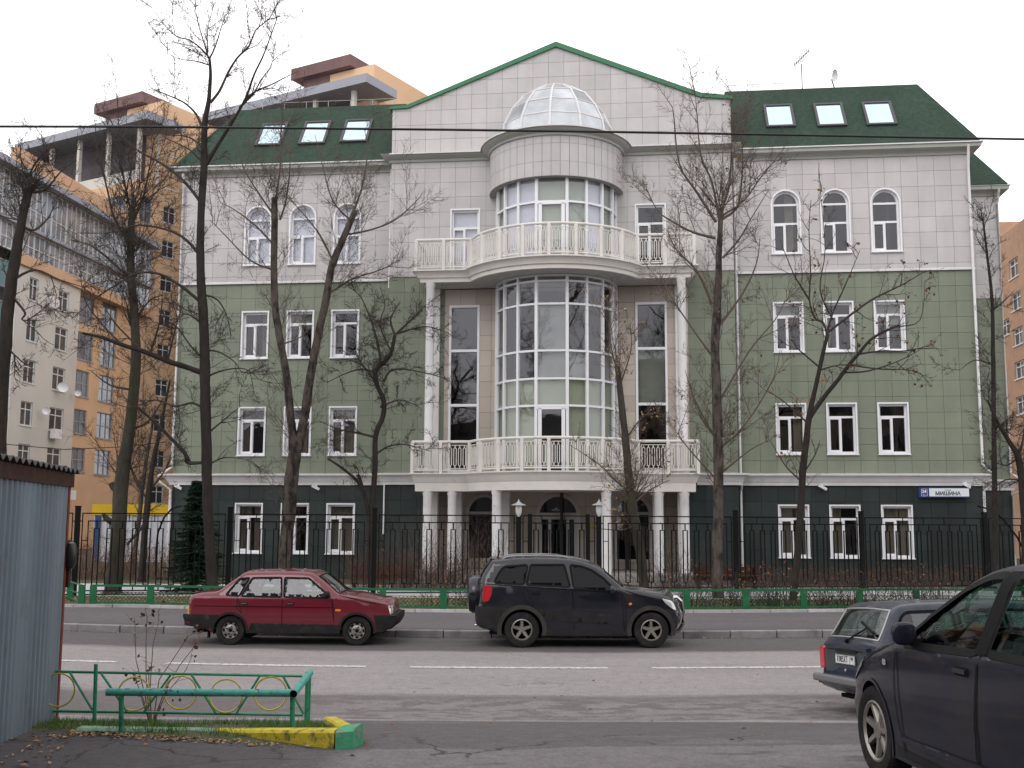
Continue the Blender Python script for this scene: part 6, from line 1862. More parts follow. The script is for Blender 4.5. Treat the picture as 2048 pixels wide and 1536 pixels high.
M_rubber = mat('tyre rubber', (.018, .017, .017), .85, var=.25, scale=8, dirt=((.05, .044, .039), .50, .8, 6))
M_trim = mat('window rubber', (.007, .007, .0075), .55, spec=.08)
M_tint = mat('tinted car glass', (.003, .003, .004), .04, spec=.2)
M_cglass = glass('clear car glass', (.62, .70, .68), .1, .02)
M_cglassg = glass('greenish car glass', (.48, .66, .60), .18, .02)
M_chrome = mat('chrome', (.55, .55, .55), .12, metal=1)
M_alloy = mat('dusty alloy wheel', (.30, .28, .25), .38, metal=.75, var=.2, scale=8)
M_steel = mat('grey steel wheel', (.30, .29, .27), .5, metal=.5, var=.2, scale=9)
M_lampr = mat('red lamp lens', (.42, .015, .02), .12, coat=1)
M_lampo = mat('orange lamp lens', (.75, .20, .01), .15, coat=1)
M_lampw = mat('clear lamp lens', (.52, .53, .53), .1, coat=1, metal=.3)
M_well = mat('wheel well', (.006, .006, .006), .95)
M_seat = mat('grey seat cloth', (.060, .065, .065), .9, var=.15, scale=6)
M_floor = mat('underbody', (.008, .008, .008), .95)
def crom(pts, closed=False, step=.05):
    out = []
    n = len(pts)
    for i in range(n - 1):
        p0, p1, p2, p3 = pts[max(i - 1, 0)], pts[i], pts[i + 1], pts[min(i + 2, n - 1)]
        L = hypot(p2[0] - p1[0], p2[1] - p1[1]); k = max(1, int(L / step))
        sharp1 = len(p1) > 2; sharp2 = len(p2) > 2
        if sharp1: p0 = (2 * p1[0] - p2[0], 2 * p1[1] - p2[1])
        if sharp2: p3 = (2 * p2[0] - p1[0], 2 * p2[1] - p1[1])
        for j in range(k):
            t = j / k
            out.append(tuple(.5 * ((2 * p1[c]) + (p2[c] - p0[c]) * t + (2 * p0[c] - 5 * p1[c] + 4 * p2[c] - p3[c]) * t * t + (3 * p1[c] - p0[c] - 3 * p2[c] + p3[c]) * t ** 3) for c in (0, 1)))
    out.append(tuple(pts[-1][:2]))
    return out
class Car:
    def __init__(s, S):
        s.S = S
        s.out = crom(S['outline'])            # rear bumper bottom, up over the roof, to front bumper bottom
        s.hw = S['hw']
        xs = [p[0] for p in s.out]; s.x0, s.x1 = min(xs), max(xs)
        sill = S['sill']
        chain = list(s.out)
        # bottom: front to rear with arches
        bot = []
        for (cx, cz, r) in sorted(S['arches'], key=lambda a: -a[0]):
            dz = sill - cz; a = math.asin(max(-1, min(1, dz / r)))
            n = 14
            for i in range(n + 1):
                t = a + (pi - 2 * a) * i / n
                bot.append((cx + r * cos(t), cz + r * sin(t)))
        s.poly = chain + bot
        s.arches = S['arches']
        s.topchain = s.out
    def dout(s, x, z):
        best = 9
        o = s.out
        for i in range(len(o) - 1):
            ax, az = o[i]; bx, bz = o[i + 1]
            if min(abs(ax - x), abs(bx - x)) > .35 and min(abs(az - z), abs(bz - z)) > .35: continue
            dx, dz = bx - ax, bz - az; L = dx * dx + dz * dz
            t = 0 if L == 0 else max(0, min(1, ((x - ax) * dx + (z - az) * dz) / L))
            d = hypot(ax + dx * t - x, az + dz * t - z)
            if d < best: best = d
        return best
    def W(s, x, z, d=None):
        S = s.S
        xc = (s.x0 + s.x1) / 2; h = (s.x1 - s.x0) / 2
        u = (x - xc) / h
        plan = 1 - S.get('taper', .10) * abs(u) ** S.get('tp', 4)
        zb = S['belt'] + S.get('beltslope', 0) * (S.get('beltx', 1.0) - x)
        if z > zb:
            t = (z - zb); prof = 1 - S.get('tumble', .33) * t / s.hw - .05 * t * t
        else:
            t = (zb - z) / zb
            prof = 1 - .018 * sin(min(1, t * 1.2) * pi) * -1 - .07 * max(0, t - .45) ** 1.5
            prof = 1 + .012 * sin(min(1, t * 1.6) * pi) - .10 * max(0, t - .5) ** 1.5
        y = s.hw * plan * prof
        t_ = max(0, min(1, (z - zb + .012) / .03)); y -= .018 * t_ * t_ * (3 - 2 * t_) * S.get('ledge', 1)
        t_ = max(0, min(1, (.60 * S['belt'] - z + .015) / .03)); y -= .006 * t_ * t_ * (3 - 2 * t_) * S.get('ledge', 1)
        # feature line
        if d is None: d = s.dout(x, z)
        re = S.get('re', .085)
        if z < .45: re = re * .7
        if d < re: y -= re * (1 - sqrt(max(0, 1 - (1 - d / re) ** 2))) * .9
        return y
    def p(s, x, z, side, out=0.0): return Vector((x, side * (s.W(x, z) + out), z))
    def ribbon(s, mb, pts, w_, out, side, closed=False, mi=0):
        """flat ribbon following the body side along 2D pts"""
        n = len(pts); vs = []
        for i, (x, z) in enumerate(pts):
            a = pts[(i - 1) % n] if closed or i > 0 else pts[i]; b = pts[(i + 1) % n] if closed or i < n - 1 else pts[i]
            d = Vector((b[0] - a[0], b[1] - a[1]));
            if d.length < 1e-6: d = Vector((1, 0))
            d.normalize(); nx, nz = -d.y, d.x
            for k in (-.5, .5):
                X, Z = x + nx * w_ * k, z + nz * w_ * k
                vs.append(s.p(X, Z, side, out))
        k0_ = len(mb.v); mb.v += [tuple(v) for v in vs]
        for i in range(n if closed else n - 1):
            j = (i + 1) % n
            mb.f.append((k0_ + 2 * i, k0_ + 2 * j, k0_ + 2 * j + 1, k0_ + 2 * i + 1)); mb.m.append(mi)
    def surf(s, mb, poly, side, out, holes=(), grid=.09, mi=0, extra=()):
        x0, x1 = min(p[0] for p in poly), max(p[0] for p in poly); z0, z1 = min(p[1] for p in poly), max(p[1] for p in poly)
        pts = []
        x = x0 + grid / 2
        while x < x1:
            z = z0 + grid / 2
            while z < z1:
                if inside((x, z), poly): pts.append((x, z))
                z += grid
            x += grid
        pts += [q for q in extra if inside(q, poly)]
        pts = [q for q in pts if not any(inside(q, h) for h in holes)]
        V2, F2 = cdt(poly, holes, pts)
        used = sorted({i for f in F2 for i in f}); ix = {v: k for k, v in enumerate(used)}
        mb.add([s.p(V2[i].x, V2[i].y, side, out) for i in used], [tuple(ix[i] for i in f) for f in F2], mi)
def dens(poly, step=.06):
    out = []
    for i in range(len(poly)):
        a, b = poly[i], poly[(i + 1) % len(poly)]
        L = hypot(b[0] - a[0], b[1] - a[1]); k = max(1, int(L / step))
        for j in range(k): out.append((a[0] + (b[0] - a[0]) * j / k, a[1] + (b[1] - a[1]) * j / k))
    return out
def roundp(poly, r=.04, n=3):
    out = []
    m = len(poly)
    for i in range(m):
        p = Vector(poly[i][:2]); a = Vector(poly[i - 1][:2]); b = Vector(poly[(i + 1) % m][:2])
        da, db = (a - p), (b - p); ra = min(r, da.length * .45, db.length * .45)
        A, Bq = p + da.normalized() * ra, p + db.normalized() * ra
        for k in range(n + 1):
            t = k / n; q = (1 - t) ** 2 * A + 2 * t * (1 - t) * p + t * t * Bq; out.append((q.x, q.y))
    return out
def wheel(parent, c, side, R, wd, style, m, name='wheel'):
    """wheel centred at c, face looking to side (+1 / -1 along y)"""
    q = MB(); r_in = R * (.60 if style == 5 else .68 if style == 7 else .62); h = wd / 2
    q.lathe([(r_in, -h * .8), (R * .82, -h), (R * .95, -h * .93), (R * .99, -h * .7), (R, -h * .4), (R, h * .4), (R * .99, h * .7), (R * .95, h * .93), (R * .82, h), (r_in + .006, h * .86), (r_in, h * .6), (r_in, -h * .8)], 36, (0, 0, 0), 'y')
    for k in range(40):
        t = 2 * pi * k / 40; q.obox((R * cos(t), 0, R * sin(t)), (-sin(t) * .004, 0, cos(t) * .004), (0, h * .75, 0), (cos(t) * .003, 0, sin(t) * .003), 0)
    T = q.build('wheel' if name == 'wheel' else name, M_rubber, parent, smooth=True)
    T.location = c
    if side < 0: T.rotation_euler = (0, 0, pi)
    q = MB()
    q.lathe([(r_in, h * .62), (r_in + .002, h * .84), (r_in - .012, h * .86), (r_in - .02, h * .70), (r_in - .02, -h * .5), (.02, -h * .5)], 36, (0, 0, 0), 'y', mi=1)
    yf = h * .55
    if style == 'steel':
        q.lathe([(r_in - .012, h * .86), (r_in - .022, h * .66), (r_in * .84, h * .32), (r_in * .66, h * .30), (r_in * .5, h * .62), (r_in * .34, h * .66), (r_in * .30, h * .50), (.001, h * .50)], 36, (0, 0, 0), 'y')
        for k in range(8):
            t = 2 * pi * k / 8; r_ = r_in * .75; q.obox((r_ * cos(t), h * .34, r_ * sin(t)), (-sin(t) * .028, 0, cos(t) * .028), (0, .01, 0), (cos(t) * .016, 0, sin(t) * .016), 1)
        for k in range(4):
            t = 2 * pi * k / 4 + .4; r_ = r_in * .40; q.obox((r_ * cos(t), h * .68, r_ * sin(t)), (.012, 0, 0), (0, .012, 0), (0, 0, .012), 1)
        q.lathe([(r_in * .22, h * .5), (r_in * .2, h * .72), (.001, h * .74)], 12, (0, 0, 0), 'y', mi=1)
    else:
        ns = style
        q.lathe([(r_in + .001, h * .86), (r_in - .014, h * .9), (r_in - .028, h * .72)], 36, (0, 0, 0), 'y')
        for k in range(ns):
            t = 2 * pi * k / ns + .3
            e, nrm = Vector((cos(t), 0, sin(t))), Vector((-sin(t), 0, cos(t)))
            w0, w1 = (.046, .030) if ns == 5 else (.030, .022)
            a, b = e * r_in * .16, e * (r_in - .015)
            vs = []
            for p, w_, y in ((a, w0, yf + .004), (b, w1, h * .78)):
                vs += [p - nrm * w_ + Vector((0, y - .03, 0)), p + nrm * w_ + Vector((0, y - .03, 0)), p + nrm * w_ * .6 + Vector((0, y, 0)), p - nrm * w_ * .6 + Vector((0, y, 0))]
            q.add(vs, [(0, 1, 5, 4), (1, 2, 6, 5), (2, 3, 7, 6), (3, 0, 4, 7), (0, 3, 2, 1), (4, 5, 6, 7)])
        q.lathe([(r_in * .30, yf - .02), (r_in * .28, yf + .012), (r_in * .12, yf + .016), (.001, yf + .01)], 20, (0, 0, 0), 'y')
    q.build('rim', [m, M_well], T, smooth=True)
    return T
def build_car(S, label, loc_m, group=None):
    C_ = Car(S)
    root = empty(S['name'], (0, 0, 0), 0, label, S.get('cat', 'car'), group)
    root.matrix_world = loc_m
    wins_, gl = S['windows'], S['glass']
    holes = [dens(roundp(w_['poly'], w_.get('r', .05))) for w_ in wins_]
    # offset rows close to the outline for the rounded edge
    extra = []
    o = C_.out
    for i in range(1, len(o) - 1):
        d = Vector((o[i + 1][0] - o[i - 1][0], o[i + 1][1] - o[i - 1][1])); d.normalize(); n = Vector((d.y, -d.x))
        for k in (.010, .028, .055, .09): extra.append((o[i][0] + n.x * k, o[i][1] + n.y * k))
    xx_ = C_.x0 + .05
    while xx_ < C_.x1 - .05:
        zb_ = S['belt'] + S.get('beltslope', 0) * (S.get('beltx', 1.0) - xx_)
        for dz_ in (-.014, .0, .018): extra.append((xx_, zb_ + dz_))
        for dz_ in (-.015, .015): extra.append((xx_, .6 * S['belt'] + dz_))
        xx_ += .05
    q = MB()
    for side in (-1, 1): C_.surf(q, C_.poly, side, 0, holes, .06, 0, extra)
    # strip over the top: rear, roof, bonnet, front; glass zones left open
    fr = [-1, -.93, -.72, -.4, 0, .4, .72, .93, 1]
    zones = S['screens']      # list of (name, i0 point, i1 point, y fraction)
    def zone(x, z):
        for n_, a, b in zones:
            if a[0] <= x <= a[1] and b[0] <= z <= b[1]: return n_
        return None
    rows = []
    for i, (x, z) in enumerate(o):
        a = o[max(i - 1, 0)]; b = o[min(i + 1, len(o) - 1)]
        d = Vector((b[0] - a[0], b[1] - a[1])); d.normalize(); n = Vector((-d.y, d.x))
        Wd = C_.W(x, z, 0.0)
        cr_ = S.get('crown', .035)
        if x > C_.x1 - .25 or x < C_.x0 + .18: cr_ = S.get('nose', .10) if x > 0 else S.get('tail', .06)
        rows.append([Vector((x + n.x * cr_ * (1 - f * f), f * Wd, z + n.y * cr_ * (1 - f * f) * (1 if abs(n.y) > .5 else .2))) for f in fr])
    m_ = len(fr); b0 = len(q.v)
    for r_ in rows: q.v += [tuple(v) for v in r_]
    zf_ = {}
    for i in range(len(rows) - 1):
        zx = zone((o[i][0] + o[i + 1][0]) / 2, (o[i][1] + o[i + 1][1]) / 2)
        for j in range(m_ - 1):
            if zx and 1 <= j <= m_ - 3: zf_.setdefault(zx, []).append((i, j)); continue
            q.f.append((b0 + i * m_ + j, b0 + i * m_ + j + 1, b0 + (i + 1) * m_ + j + 1, b0 + (i + 1) * m_ + j)); zz_ = (o[i][1] + o[i + 1][1]) / 2; q.m.append(1 if any(a <= (o[i][0] + o[i + 1][0]) / 2 <= b and zz_ < c for a, b, c in S.get('bumpz', ())) else 0)
    body = q.build('body', [S['paint'], S.get('bumpm', M_plast)], root)
    bm = bmesh.new(); bm.from_mesh(body.data)
    bmesh.ops.remove_doubles(bm, verts=bm.verts, dist=.0015)
    bmesh.ops.recalc_face_normals(bm, faces=bm.faces)
    bm.to_mesh(body.data); bm.free()
    body.data.polygons.foreach_set('use_smooth', [True] * len(body.data.polygons))
    try: body.data.set_sharp_from_angle(angle=radians(46))
    except Exception: pass
    for zn, cells in zf_.items():
        g_ = MB(); ids = {}
        for (i, j) in cells:
            f = []
            for (a, b) in ((i, j), (i, j + 1), (i + 1, j + 1), (i + 1, j)):
                if (a, b) not in ids: ids[(a, b)] = len(g_.v); g_.v.append(tuple(rows[a][b]))
                f.append(ids[(a, b)])
            g_.f.append(tuple(f)); g_.m.append(0)
        g_.build(zn, S.get('screen_glass', gl), root, smooth='all', fix=False)
        # dark seal around it
        ii = [c[0] for c in cells]; i0, i1 = min(ii), max(ii) + 1
        sq = MB(); loopv = [rows[i][1] for i in range(i0, i1 + 1)] + [rows[i1][j] for j in range(1, m_ - 1)] + [rows[i][m_ - 2] for i in range(i1, i0 - 1, -1)] + [rows[i0][j] for j in range(m_ - 2, 0, -1)]
        sq.tube([v + Vector((0, 0, .003)) for v in loopv] + [loopv[0]], .012, 5, cap=False); sq.build('seal', S.get('sealm', M_trim), root, smooth='all')
    # side windows
    for w_, h_ in zip(wins_, holes):
        for side in (-1, 1):
            g_ = MB(); C_.surf(g_, h_, side, -.012, (), .15); g_.build('side_window', w_.get('glass', gl), root, fix=False, smooth='all')
            g_ = MB(); C_.ribbon(g_, h_, w_.get('trim', .035), .006, side, True); g_.build('window_trim', M_trim, root, fix=False)
    # seams
    for sm in S.get('seams', ()):
        pts = dens(list(sm) + [sm[-1]], .05)
        pts = [p_ for i, p_ in enumerate(pts) if i == 0 or hypot(p_[0] - pts[i - 1][0], p_[1] - pts[i - 1][1]) > 1e-4]
        k_ = len(pts)
        for side in (-1, 1): g_ = MB(); C_.ribbon(g_, pts[:k_], .011, .004, side); g_.build('door_seam', M_trim, root, fix=False)
    for (poly, m, out, nm) in S.get('panels', ()):
        for side in (-1, 1):
            g_ = MB(); C_.surf(g_, dens(poly), side, out, (), .10); 
            C_.ribbon(g_, dens(poly), .012, out - .004, side, True)
            g_.build(nm, m, root, fix=False, smooth='all')
    # arch lips and wells
    for (cx, cz, r) in S['arches']:
        if S.get('lip'):
            for side in (-1, 1):
                g_ = MB(); pts = []
                a0 = math.asin(max(-1, min(1, (S['sill'] - cz) / r)))
                for i in range(23):
                    t = a0 + (pi - 2 * a0) * i / 22; pts.append((cx + (r + S['lip'] / 2 - .006) * cos(t), cz + (r + S['lip'] / 2 - .006) * sin(t)))
                C_.ribbon(g_, pts, S['lip'], S.get('lipout', .012), side)
                pin = [C_.p(cx + (r - .004) * cos(a0 + (pi - 2 * a0) * i / 22), cz + (r - .004) * sin(a0 + (pi - 2 * a0) * i / 22), side, S.get('lipout', .012)) for i in range(23)]
                k_ = len(g_.v); g_.v += [tuple(v) for v in pin] + [tuple(v - Vector((0, side * .06, 0))) for v in pin]
                for i in range(22): g_.f.append((k_ + i, k_ + i + 1, k_ + 24 + i, k_ + 23 + i)); g_.m.append(0)
                g_.build('arch_flare', S.get('lipm', M_plast), root, fix=False, smooth='all')
        for side in (-1, 1):
            g_ = MB()
            pts = [(cx + (r + .002) * cos(pi * i / 14), cz + (r + .002) * sin(pi * i / 14)) for i in range(15)]
            pts = [(cx + r, S['sill'] - .03)] + pts + [(cx - r, S['sill'] - .03)]
            k_ = len(g_.v)
            for x, z in pts:
                y = S['hw'] * .97
                g_.v += [(x, side * (C_.W(x, min(z, S['belt'])) - .004), z), (x, side * (S['hw'] - .42), z)]
            for i in range(len(pts) - 1): g_.f.append((k_ + 2 * i, k_ + 2 * i + 2, k_ + 2 * i + 3, k_ + 2 * i + 1)); g_.m.append(0)
            k_ = len(g_.v); g_.v += [(x, side * (S['hw'] - .42), z) for x, z in pts]; g_.f.append(tuple(range(k_, k_ + len(pts)))); g_.m.append(0)
            g_.build('wheel_well', M_well, root, fix=False)
    g_ = MB(); g_.box(C_.x0 + .25, C_.x1 - .25, -S['hw'] + .16, S['hw'] - .16, S['sill'] + .0, S['sill'] + .05); g_.box(.5, S['wb'] - .5, -S['hw'] + .1, S['hw'] - .1, S['sill'] + .01, S['sill'] + .06); g_.build('underbody', M_floor, root)
    for cx in (0, S['wb']):
        for side in (-1, 1): wheel(root, (cx, side * (S['hw'] - S['tw'] / 2 - S.get('inset', .03)), S['R']), side, S['R'], S['tw'], S['rim'], S['rimm'])
    # cabin
    if S.get('cabin'):
        xs_, bz = S['cabin'], S['belt']
        for (x, n_) in xs_:
            for y in (-.37, .37) if n_ == 'seat' else ():
                g_ = MB(); g_.box(x - .05, x + .48, y - .25, y + .25, .38, .56); g_.obox((x - .10, y, .80), (.06, 0, .0), (0, .25, 0), (-.10, 0, .32)); g_.obox((x - .24, y, 1.20 + S.get('hr', 0)), (.045, 0, 0), (0, .13, 0), (-.02, 0, .09))
                o_ = g_.build('seat', M_seat, root)
                bvl = o_.modifiers.new('b', 'BEVEL'); bvl.width = .04; bvl.segments = 3
        if S.get('dash'):
            x = S['dash']; g_ = MB(); g_.obox((x, 0, bz - .14), (.28, 0, 0), (0, S['hw'] - .12, 0), (0, 0, .10)); g_.build('dashboard', M_plast, root)
            g_ = MB(); pts = [Vector((0, .185 * cos(2 * pi * k / 24), .185 * sin(2 * pi * k / 24))) for k in range(25)]; g_.tube(pts, .016, 6, cap=False); g_.bar((0, -.17, 0), (0, .17, 0), .03); g_.bar((0, 0, -.17), (0, 0, 0), .03)
            o_ = g_.build('steering_wheel', M_plast, root); o_.location = (x - .40, .37, bz - .02); o_.rotation_euler = (0, -.45, 0)
        g_ = MB(); g_.box(C_.x0 + .2, C_.x1 - .7, -S['hw'] + .11, S['hw'] - .11, .30, .33)
        for side in (-1, 1): g_.box(.1, S['wb'] - .3, side * (S['hw'] - .1) - .01, side * (S['hw'] - .1) + .01, .30, bz - .06)
        g_.box(S['wb'] - .42, S['wb'] - .38, -S['hw'] + .12, S['hw'] - .12, .3, bz - .08)
        g_.build('cabin_floor', M_seat, root)
    for (x, z, L, m) in S.get('handles', ()):
        for side in (-1, 1):
            g_ = MB(); p_ = C_.p(x, z, side, .012); g_.obox(p_, (L / 2, 0, 0), (0, .010, 0), (0, 0, .013)); g_.obox(p_ - Vector((0, side * .012, .004)), (L / 2 + .01, 0, 0), (0, .004, 0), (0, 0, .026), 1)
            g_.build('door_handle', [m, M_trim], root)
    if 'mirror' in S:
        x, z, sx, sy, sz, m = S['mirror']
        for side in (-1, 1):
            g_ = MB(); yb = C_.W(x, z)
            prof = []
            n1, n2 = 8, 12
            for i in range(n1 + 1):
                ph = -pi / 2 + pi * i / n1
                for k in range(n2):
                    t = 2 * pi * k / n2
                    cx_, sx_ = cos(t), sin(t)
                    ex = abs(cx_) ** .7 * (1 if cx_ > 0 else -1); ez = abs(sx_) ** .7 * (1 if sx_ > 0 else -1)
                    rr = abs(cos(ph)) ** .55
                    g_.v.append((x + (sx * sin(ph) if sin(ph) > 0 else .25 * sx * sin(ph)), side * (yb + sy * 1.05 + sy * .95 * ex * rr), z + .06 + sz * ez * rr))
            for i in range(n1):
                for k in range(n2):
                    k2 = (k + 1) % n2; g_.f.append((i * n2 + k, i * n2 + k2, (i + 1) * n2 + k2, (i + 1) * n2 + k)); g_.m.append(0)
            o_ = g_.build('mirror', m, root, smooth='all')
            g_ = MB(); g_.bar((x + .01, side * (yb - .03), z - .01), (x + .02, side * (yb + sy * .5), z + .01), .05, .06); g_.build('mirror_arm', M_trim, o_)
    return root, C_
def plate_no(parent, x, y, z, rot, s='Х985ХТ', reg='99', tilt=0):
    o = empty('number_plate', parent=None)
    bpy.data.objects.remove(o)
    q = MB(); q.box(-.26, .26, -.006, 0, -.056, .056); p_ = q.build('number_plate', mat('plate white', (.62, .63, .62), .5), parent); p_.location = (x, y, z); p_.rotation_euler = rot
    q = MB()
    for a in ((-.258, .258, .050, .054), (-.258, .258, -.054, -.050), (-.258, -.254, -.054, .054), (.254, .258, -.054, .054), (.125, .129, -.054, .054)): q.box(a[0], a[1], -.008, -.0061, a[2], a[3])
    q.build('border', M_ink, p_)
    text('lettering', s, -.065, 0, .105, M_ink, p_, y=-.008, sx=.82); text('lettering', reg, .19, .012, .07, M_ink, p_, y=-.008)
    return p_
def zx(px, ox, oz, k): return [((a - ox) / k, (oz - b) / k) for a, b in px]
# ---- cherry red saloon
Zr = lambda *pts: zx(pts, 490, 757, 429)
outl = Zr((250, 612), (110, 590), (94, 520), (100, 508), (126, 500), (132, 440), (138, 372), (160, 348), (250, 330), (365, 318), (450, 258), (545, 190), (590, 164), (740, 155), (900, 153), (1040, 155), (1140, 163), (1190, 185), (1290, 258), (1392, 336), (1500, 348), (1620, 368), (1740, 392), (1812, 418), (1834, 460), (1840, 506), (1868, 512), (1872, 556), (1856, 575), (1822, 600), (1790, 625), (1740, 640))
S = dict(name='saloon_car', outline=outl, hw=.825, sill=.235, wb=2.46, arches=[(0, .27, .325), (2.46, .27, .33)], belt=.925, tumble=.30, taper=.10, paint=M_red, glass=M_cglass,
         windows=[dict(poly=Zr((446, 346), (548, 214), (632, 206), (560, 354)), r=.03), dict(poly=Zr((578, 354), (655, 207), (900, 203), (915, 360)), r=.03), dict(poly=Zr((935, 360), (928, 204), (1128, 207), (1150, 222), (1285, 330), (1300, 368)), r=.03)],
         screens=[('windscreen', (1.66, 2.08), (.9, 1.40)), ('rear_window', (-.27, .11), (1.03, 1.34))],
         seams=[Zr((548, 360), (545, 450), (590, 500)), Zr((924, 362), (922, 500), (925, 618)), Zr((1335, 372), (1352, 450), (1355, 570)), Zr((190, 437), (900, 440), (1340, 446)), Zr((1395, 345), (1600, 395), (1815, 430))],
         panels=[(Zr((90, 508), (400, 512), (372, 560), (350, 614), (250, 618), (106, 596), (90, 530)), M_plast, .012, 'bumper_side'), (Zr((1690, 510), (1876, 512), (1876, 558), (1826, 606), (1762, 645), (1715, 645)), M_plast, .012, 'bumper_side'), (Zr((668, 575), (1400, 585), (1398, 655), (640, 655)), M_plast, .003, 'sill_trim')],
         lip=.045, lipm=M_plast, lipout=.010, R=.283, tw=.17, rim='steel', rimm=M_steel, inset=.04, cabin=[(.35, 'seat'), (1.30, 'seat')], dash=1.85, handles=[(.27, .80, .11, M_chrome), (1.17, .80, .11, M_chrome)], mirror=(1.87, .93, .07, .09, .06, M_plast), re=.075, nose=.055, tail=.04, crown=.03, bumpz=[(-2, -.5, .585), (2.8, 4, .58)])
def place(px_rear, y_g, hw):
    p = zspot(px_rear, y_g, 0.0); return p
a = spot(471, 1252, 21.75)
yr = 21.75 + .825
X0 = (478 - 1024) / FPX * 21.95
mtx = Matrix.Translation((X0, 21.78 + .78, .0)) @ Matrix.Rotation(radians(-.3), 4, 'Z')
red, CR = build_car(S, 'cherry red four door saloon parked at the far kerb', mtx)
for side in (-1, 1): q = MB(); CR.surf(q, roundp(Zr((1368, 458), (1412, 458), (1412, 474), (1368, 474)), .01), side, .006); q.build('side_marker', M_lampo, red)
q = MB()
for side in (-1, 1): CR.surf(q, dens(Zr((1806, 424), (1822, 430), (1836, 492), (1822, 500), (1806, 440))), side, .006)
q.box(3.09, 3.15, -.72, -.42, .62, .76); q.box(3.09, 3.15, .42, .72, .62, .76); q.build('headlight', M_lampw, red)
for side in (-1, 1): q = MB(); CR.surf(q, dens(Zr((122, 458), (136, 440), (140, 500), (122, 500))), side, .006); q.build('tail_light', M_lampo, red)
q = MB(); q.bar((2.12, -.3, 1.0), (1.95, .1, 1.1), .012); q.bar((2.08, .3, 1.02), (1.93, .6, 1.1), .012); q.build('wiper', M_trim, red)
q = MB(); q.box(-.48, -.45, -.62, -.50, .12, .34); q.build('mud_flap', M_rubber, red)
q = MB(); q.tube([(1.62, .55, 1.34), (1.25, .60, 1.95)], .004, 5); q.build('aerial', M_trim, red)
# ---- black off road estate with spare wheel
Zs = lambda *pts: zx(pts, 603, 812, 410)
outl = Zs((300, 665), (252, 640), (245, 500), (262, 488), (272, 400), (276, 290), (300, 230), (352, 150), (362, 136), (440, 130), (520, 118), (700, 112), (900, 116), (1010, 126), (1100, 144), (1180, 172), (1250, 214), (1340, 288), (1424, 352), (1520, 364), (1640, 388), (1740, 408), (1800, 440), (1826, 500), (1848, 548), (1852, 600), (1836, 650), (1800, 690), (1770, 700))
S = dict(name='offroad_car', outline=outl, hw=.868, sill=.24, wb=2.49, arches=[(0, .335, .40), (2.49, .335, .395)], belt=1.14, beltslope=.03, tumble=.28, taper=.11, paint=M_suv, glass=M_tint, screen_glass=M_tint,
         windows=[dict(poly=Zs((378, 310), (420, 230), (455, 184), (650, 168), (620, 322)), r=.06), dict(poly=Zs((636, 324), (672, 168), (940, 166), (985, 338)), r=.04), dict(poly=Zs((1010, 345), (985, 168), (1080, 178), (1160, 208), (1250, 270), (1330, 350), (1290, 372)), r=.05)],
         screens=[('windscreen', (1.60, 1.97), (1.12, 1.44)), ('rear_window', (-.80, -.60), (1.28, 1.64))],
         seams=[Zs((632, 330), (612, 400), (630, 450), (700, 500)), Zs((1000, 350), (1010, 500), (1015, 690)), Zs((1390, 372), (1420, 450), (1425, 560), (1410, 690)), Zs((262, 318), (620, 335), (1000, 362), (1390, 385)), Zs((1420, 365), (1560, 420), (1700, 450))],
         panels=[(Zs((245, 495), (450, 500), (430, 560), (405, 665), (300, 668), (252, 640)), M_suvlow, .012, 'bumper_side'), (Zs((735, 520), (1000, 515), (1310, 560), (1310, 625), (1010, 610), (790, 590)), M_suvlow, .010, 'door_cladding'), (Zs((800, 670), (1410, 670), (1410, 716), (800, 716)), M_suvlow, .006, 'sill_trim')],
         lip=.085, lipm=M_suvf, lipout=.016, R=.338, tw=.215, rim=5, rimm=M_alloy, inset=.015, handles=[(.27, 1.035, .13, M_suv), (1.17, .985, .13, M_suv)], mirror=(1.70, 1.045, .10, .11, .085, M_suv), re=.09, nose=.13, tail=.05, crown=.05, bumpz=[(-2, -.6, .76)], bumpm=M_suvlow)
X0 = (1047 - 1024) / FPX * 21.6
mtx = Matrix.Translation((X0 - .02, 21.55 + .85, .0)) @ Matrix.Rotation(radians(.5), 4, 'Z')
suv, CS = build_car(S, 'black blue off road car with spare wheel on its tailgate and chrome bull bar', mtx)
for side in (-1, 1): q = MB(); CS.surf(q, roundp(Zs((300, 330), (345, 328), (368, 352), (362, 400), (340, 450), (296, 462), (290, 400)), .03), side, .012, grid=.03); q.build('tail_light', M_lampr, suv, smooth='all')
for side in (-1, 1): q = MB(); CS.surf(q, roundp(Zs((1445, 462), (1468, 458), (1472, 474), (1450, 480)), .008), side, .008); q.build('side_marker', M_lampo, suv)
for side in (-1, 1): q = MB(); CS.surf(q, roundp(Zs((1708, 425), (1790, 445), (1815, 480), (1826, 520), (1790, 505), (1740, 465)), .03), side, .014, grid=.04); q.build('headlight', M_lampw, suv, smooth='all')
q = MB(); c = Zs((215, 415))[0]; q.lathe([(.001, -.13), (.25, -.14), (.335, -.115), (.372, -.05), (.378, .05), (.355, .13), (.20, .15)], 32, (0, 0, 0), 'x'); o_ = q.build('spare_wheel_cover', M_suv, suv, smooth=True); o_.location = (c[0] + .02, -.02, c[1] - .01)
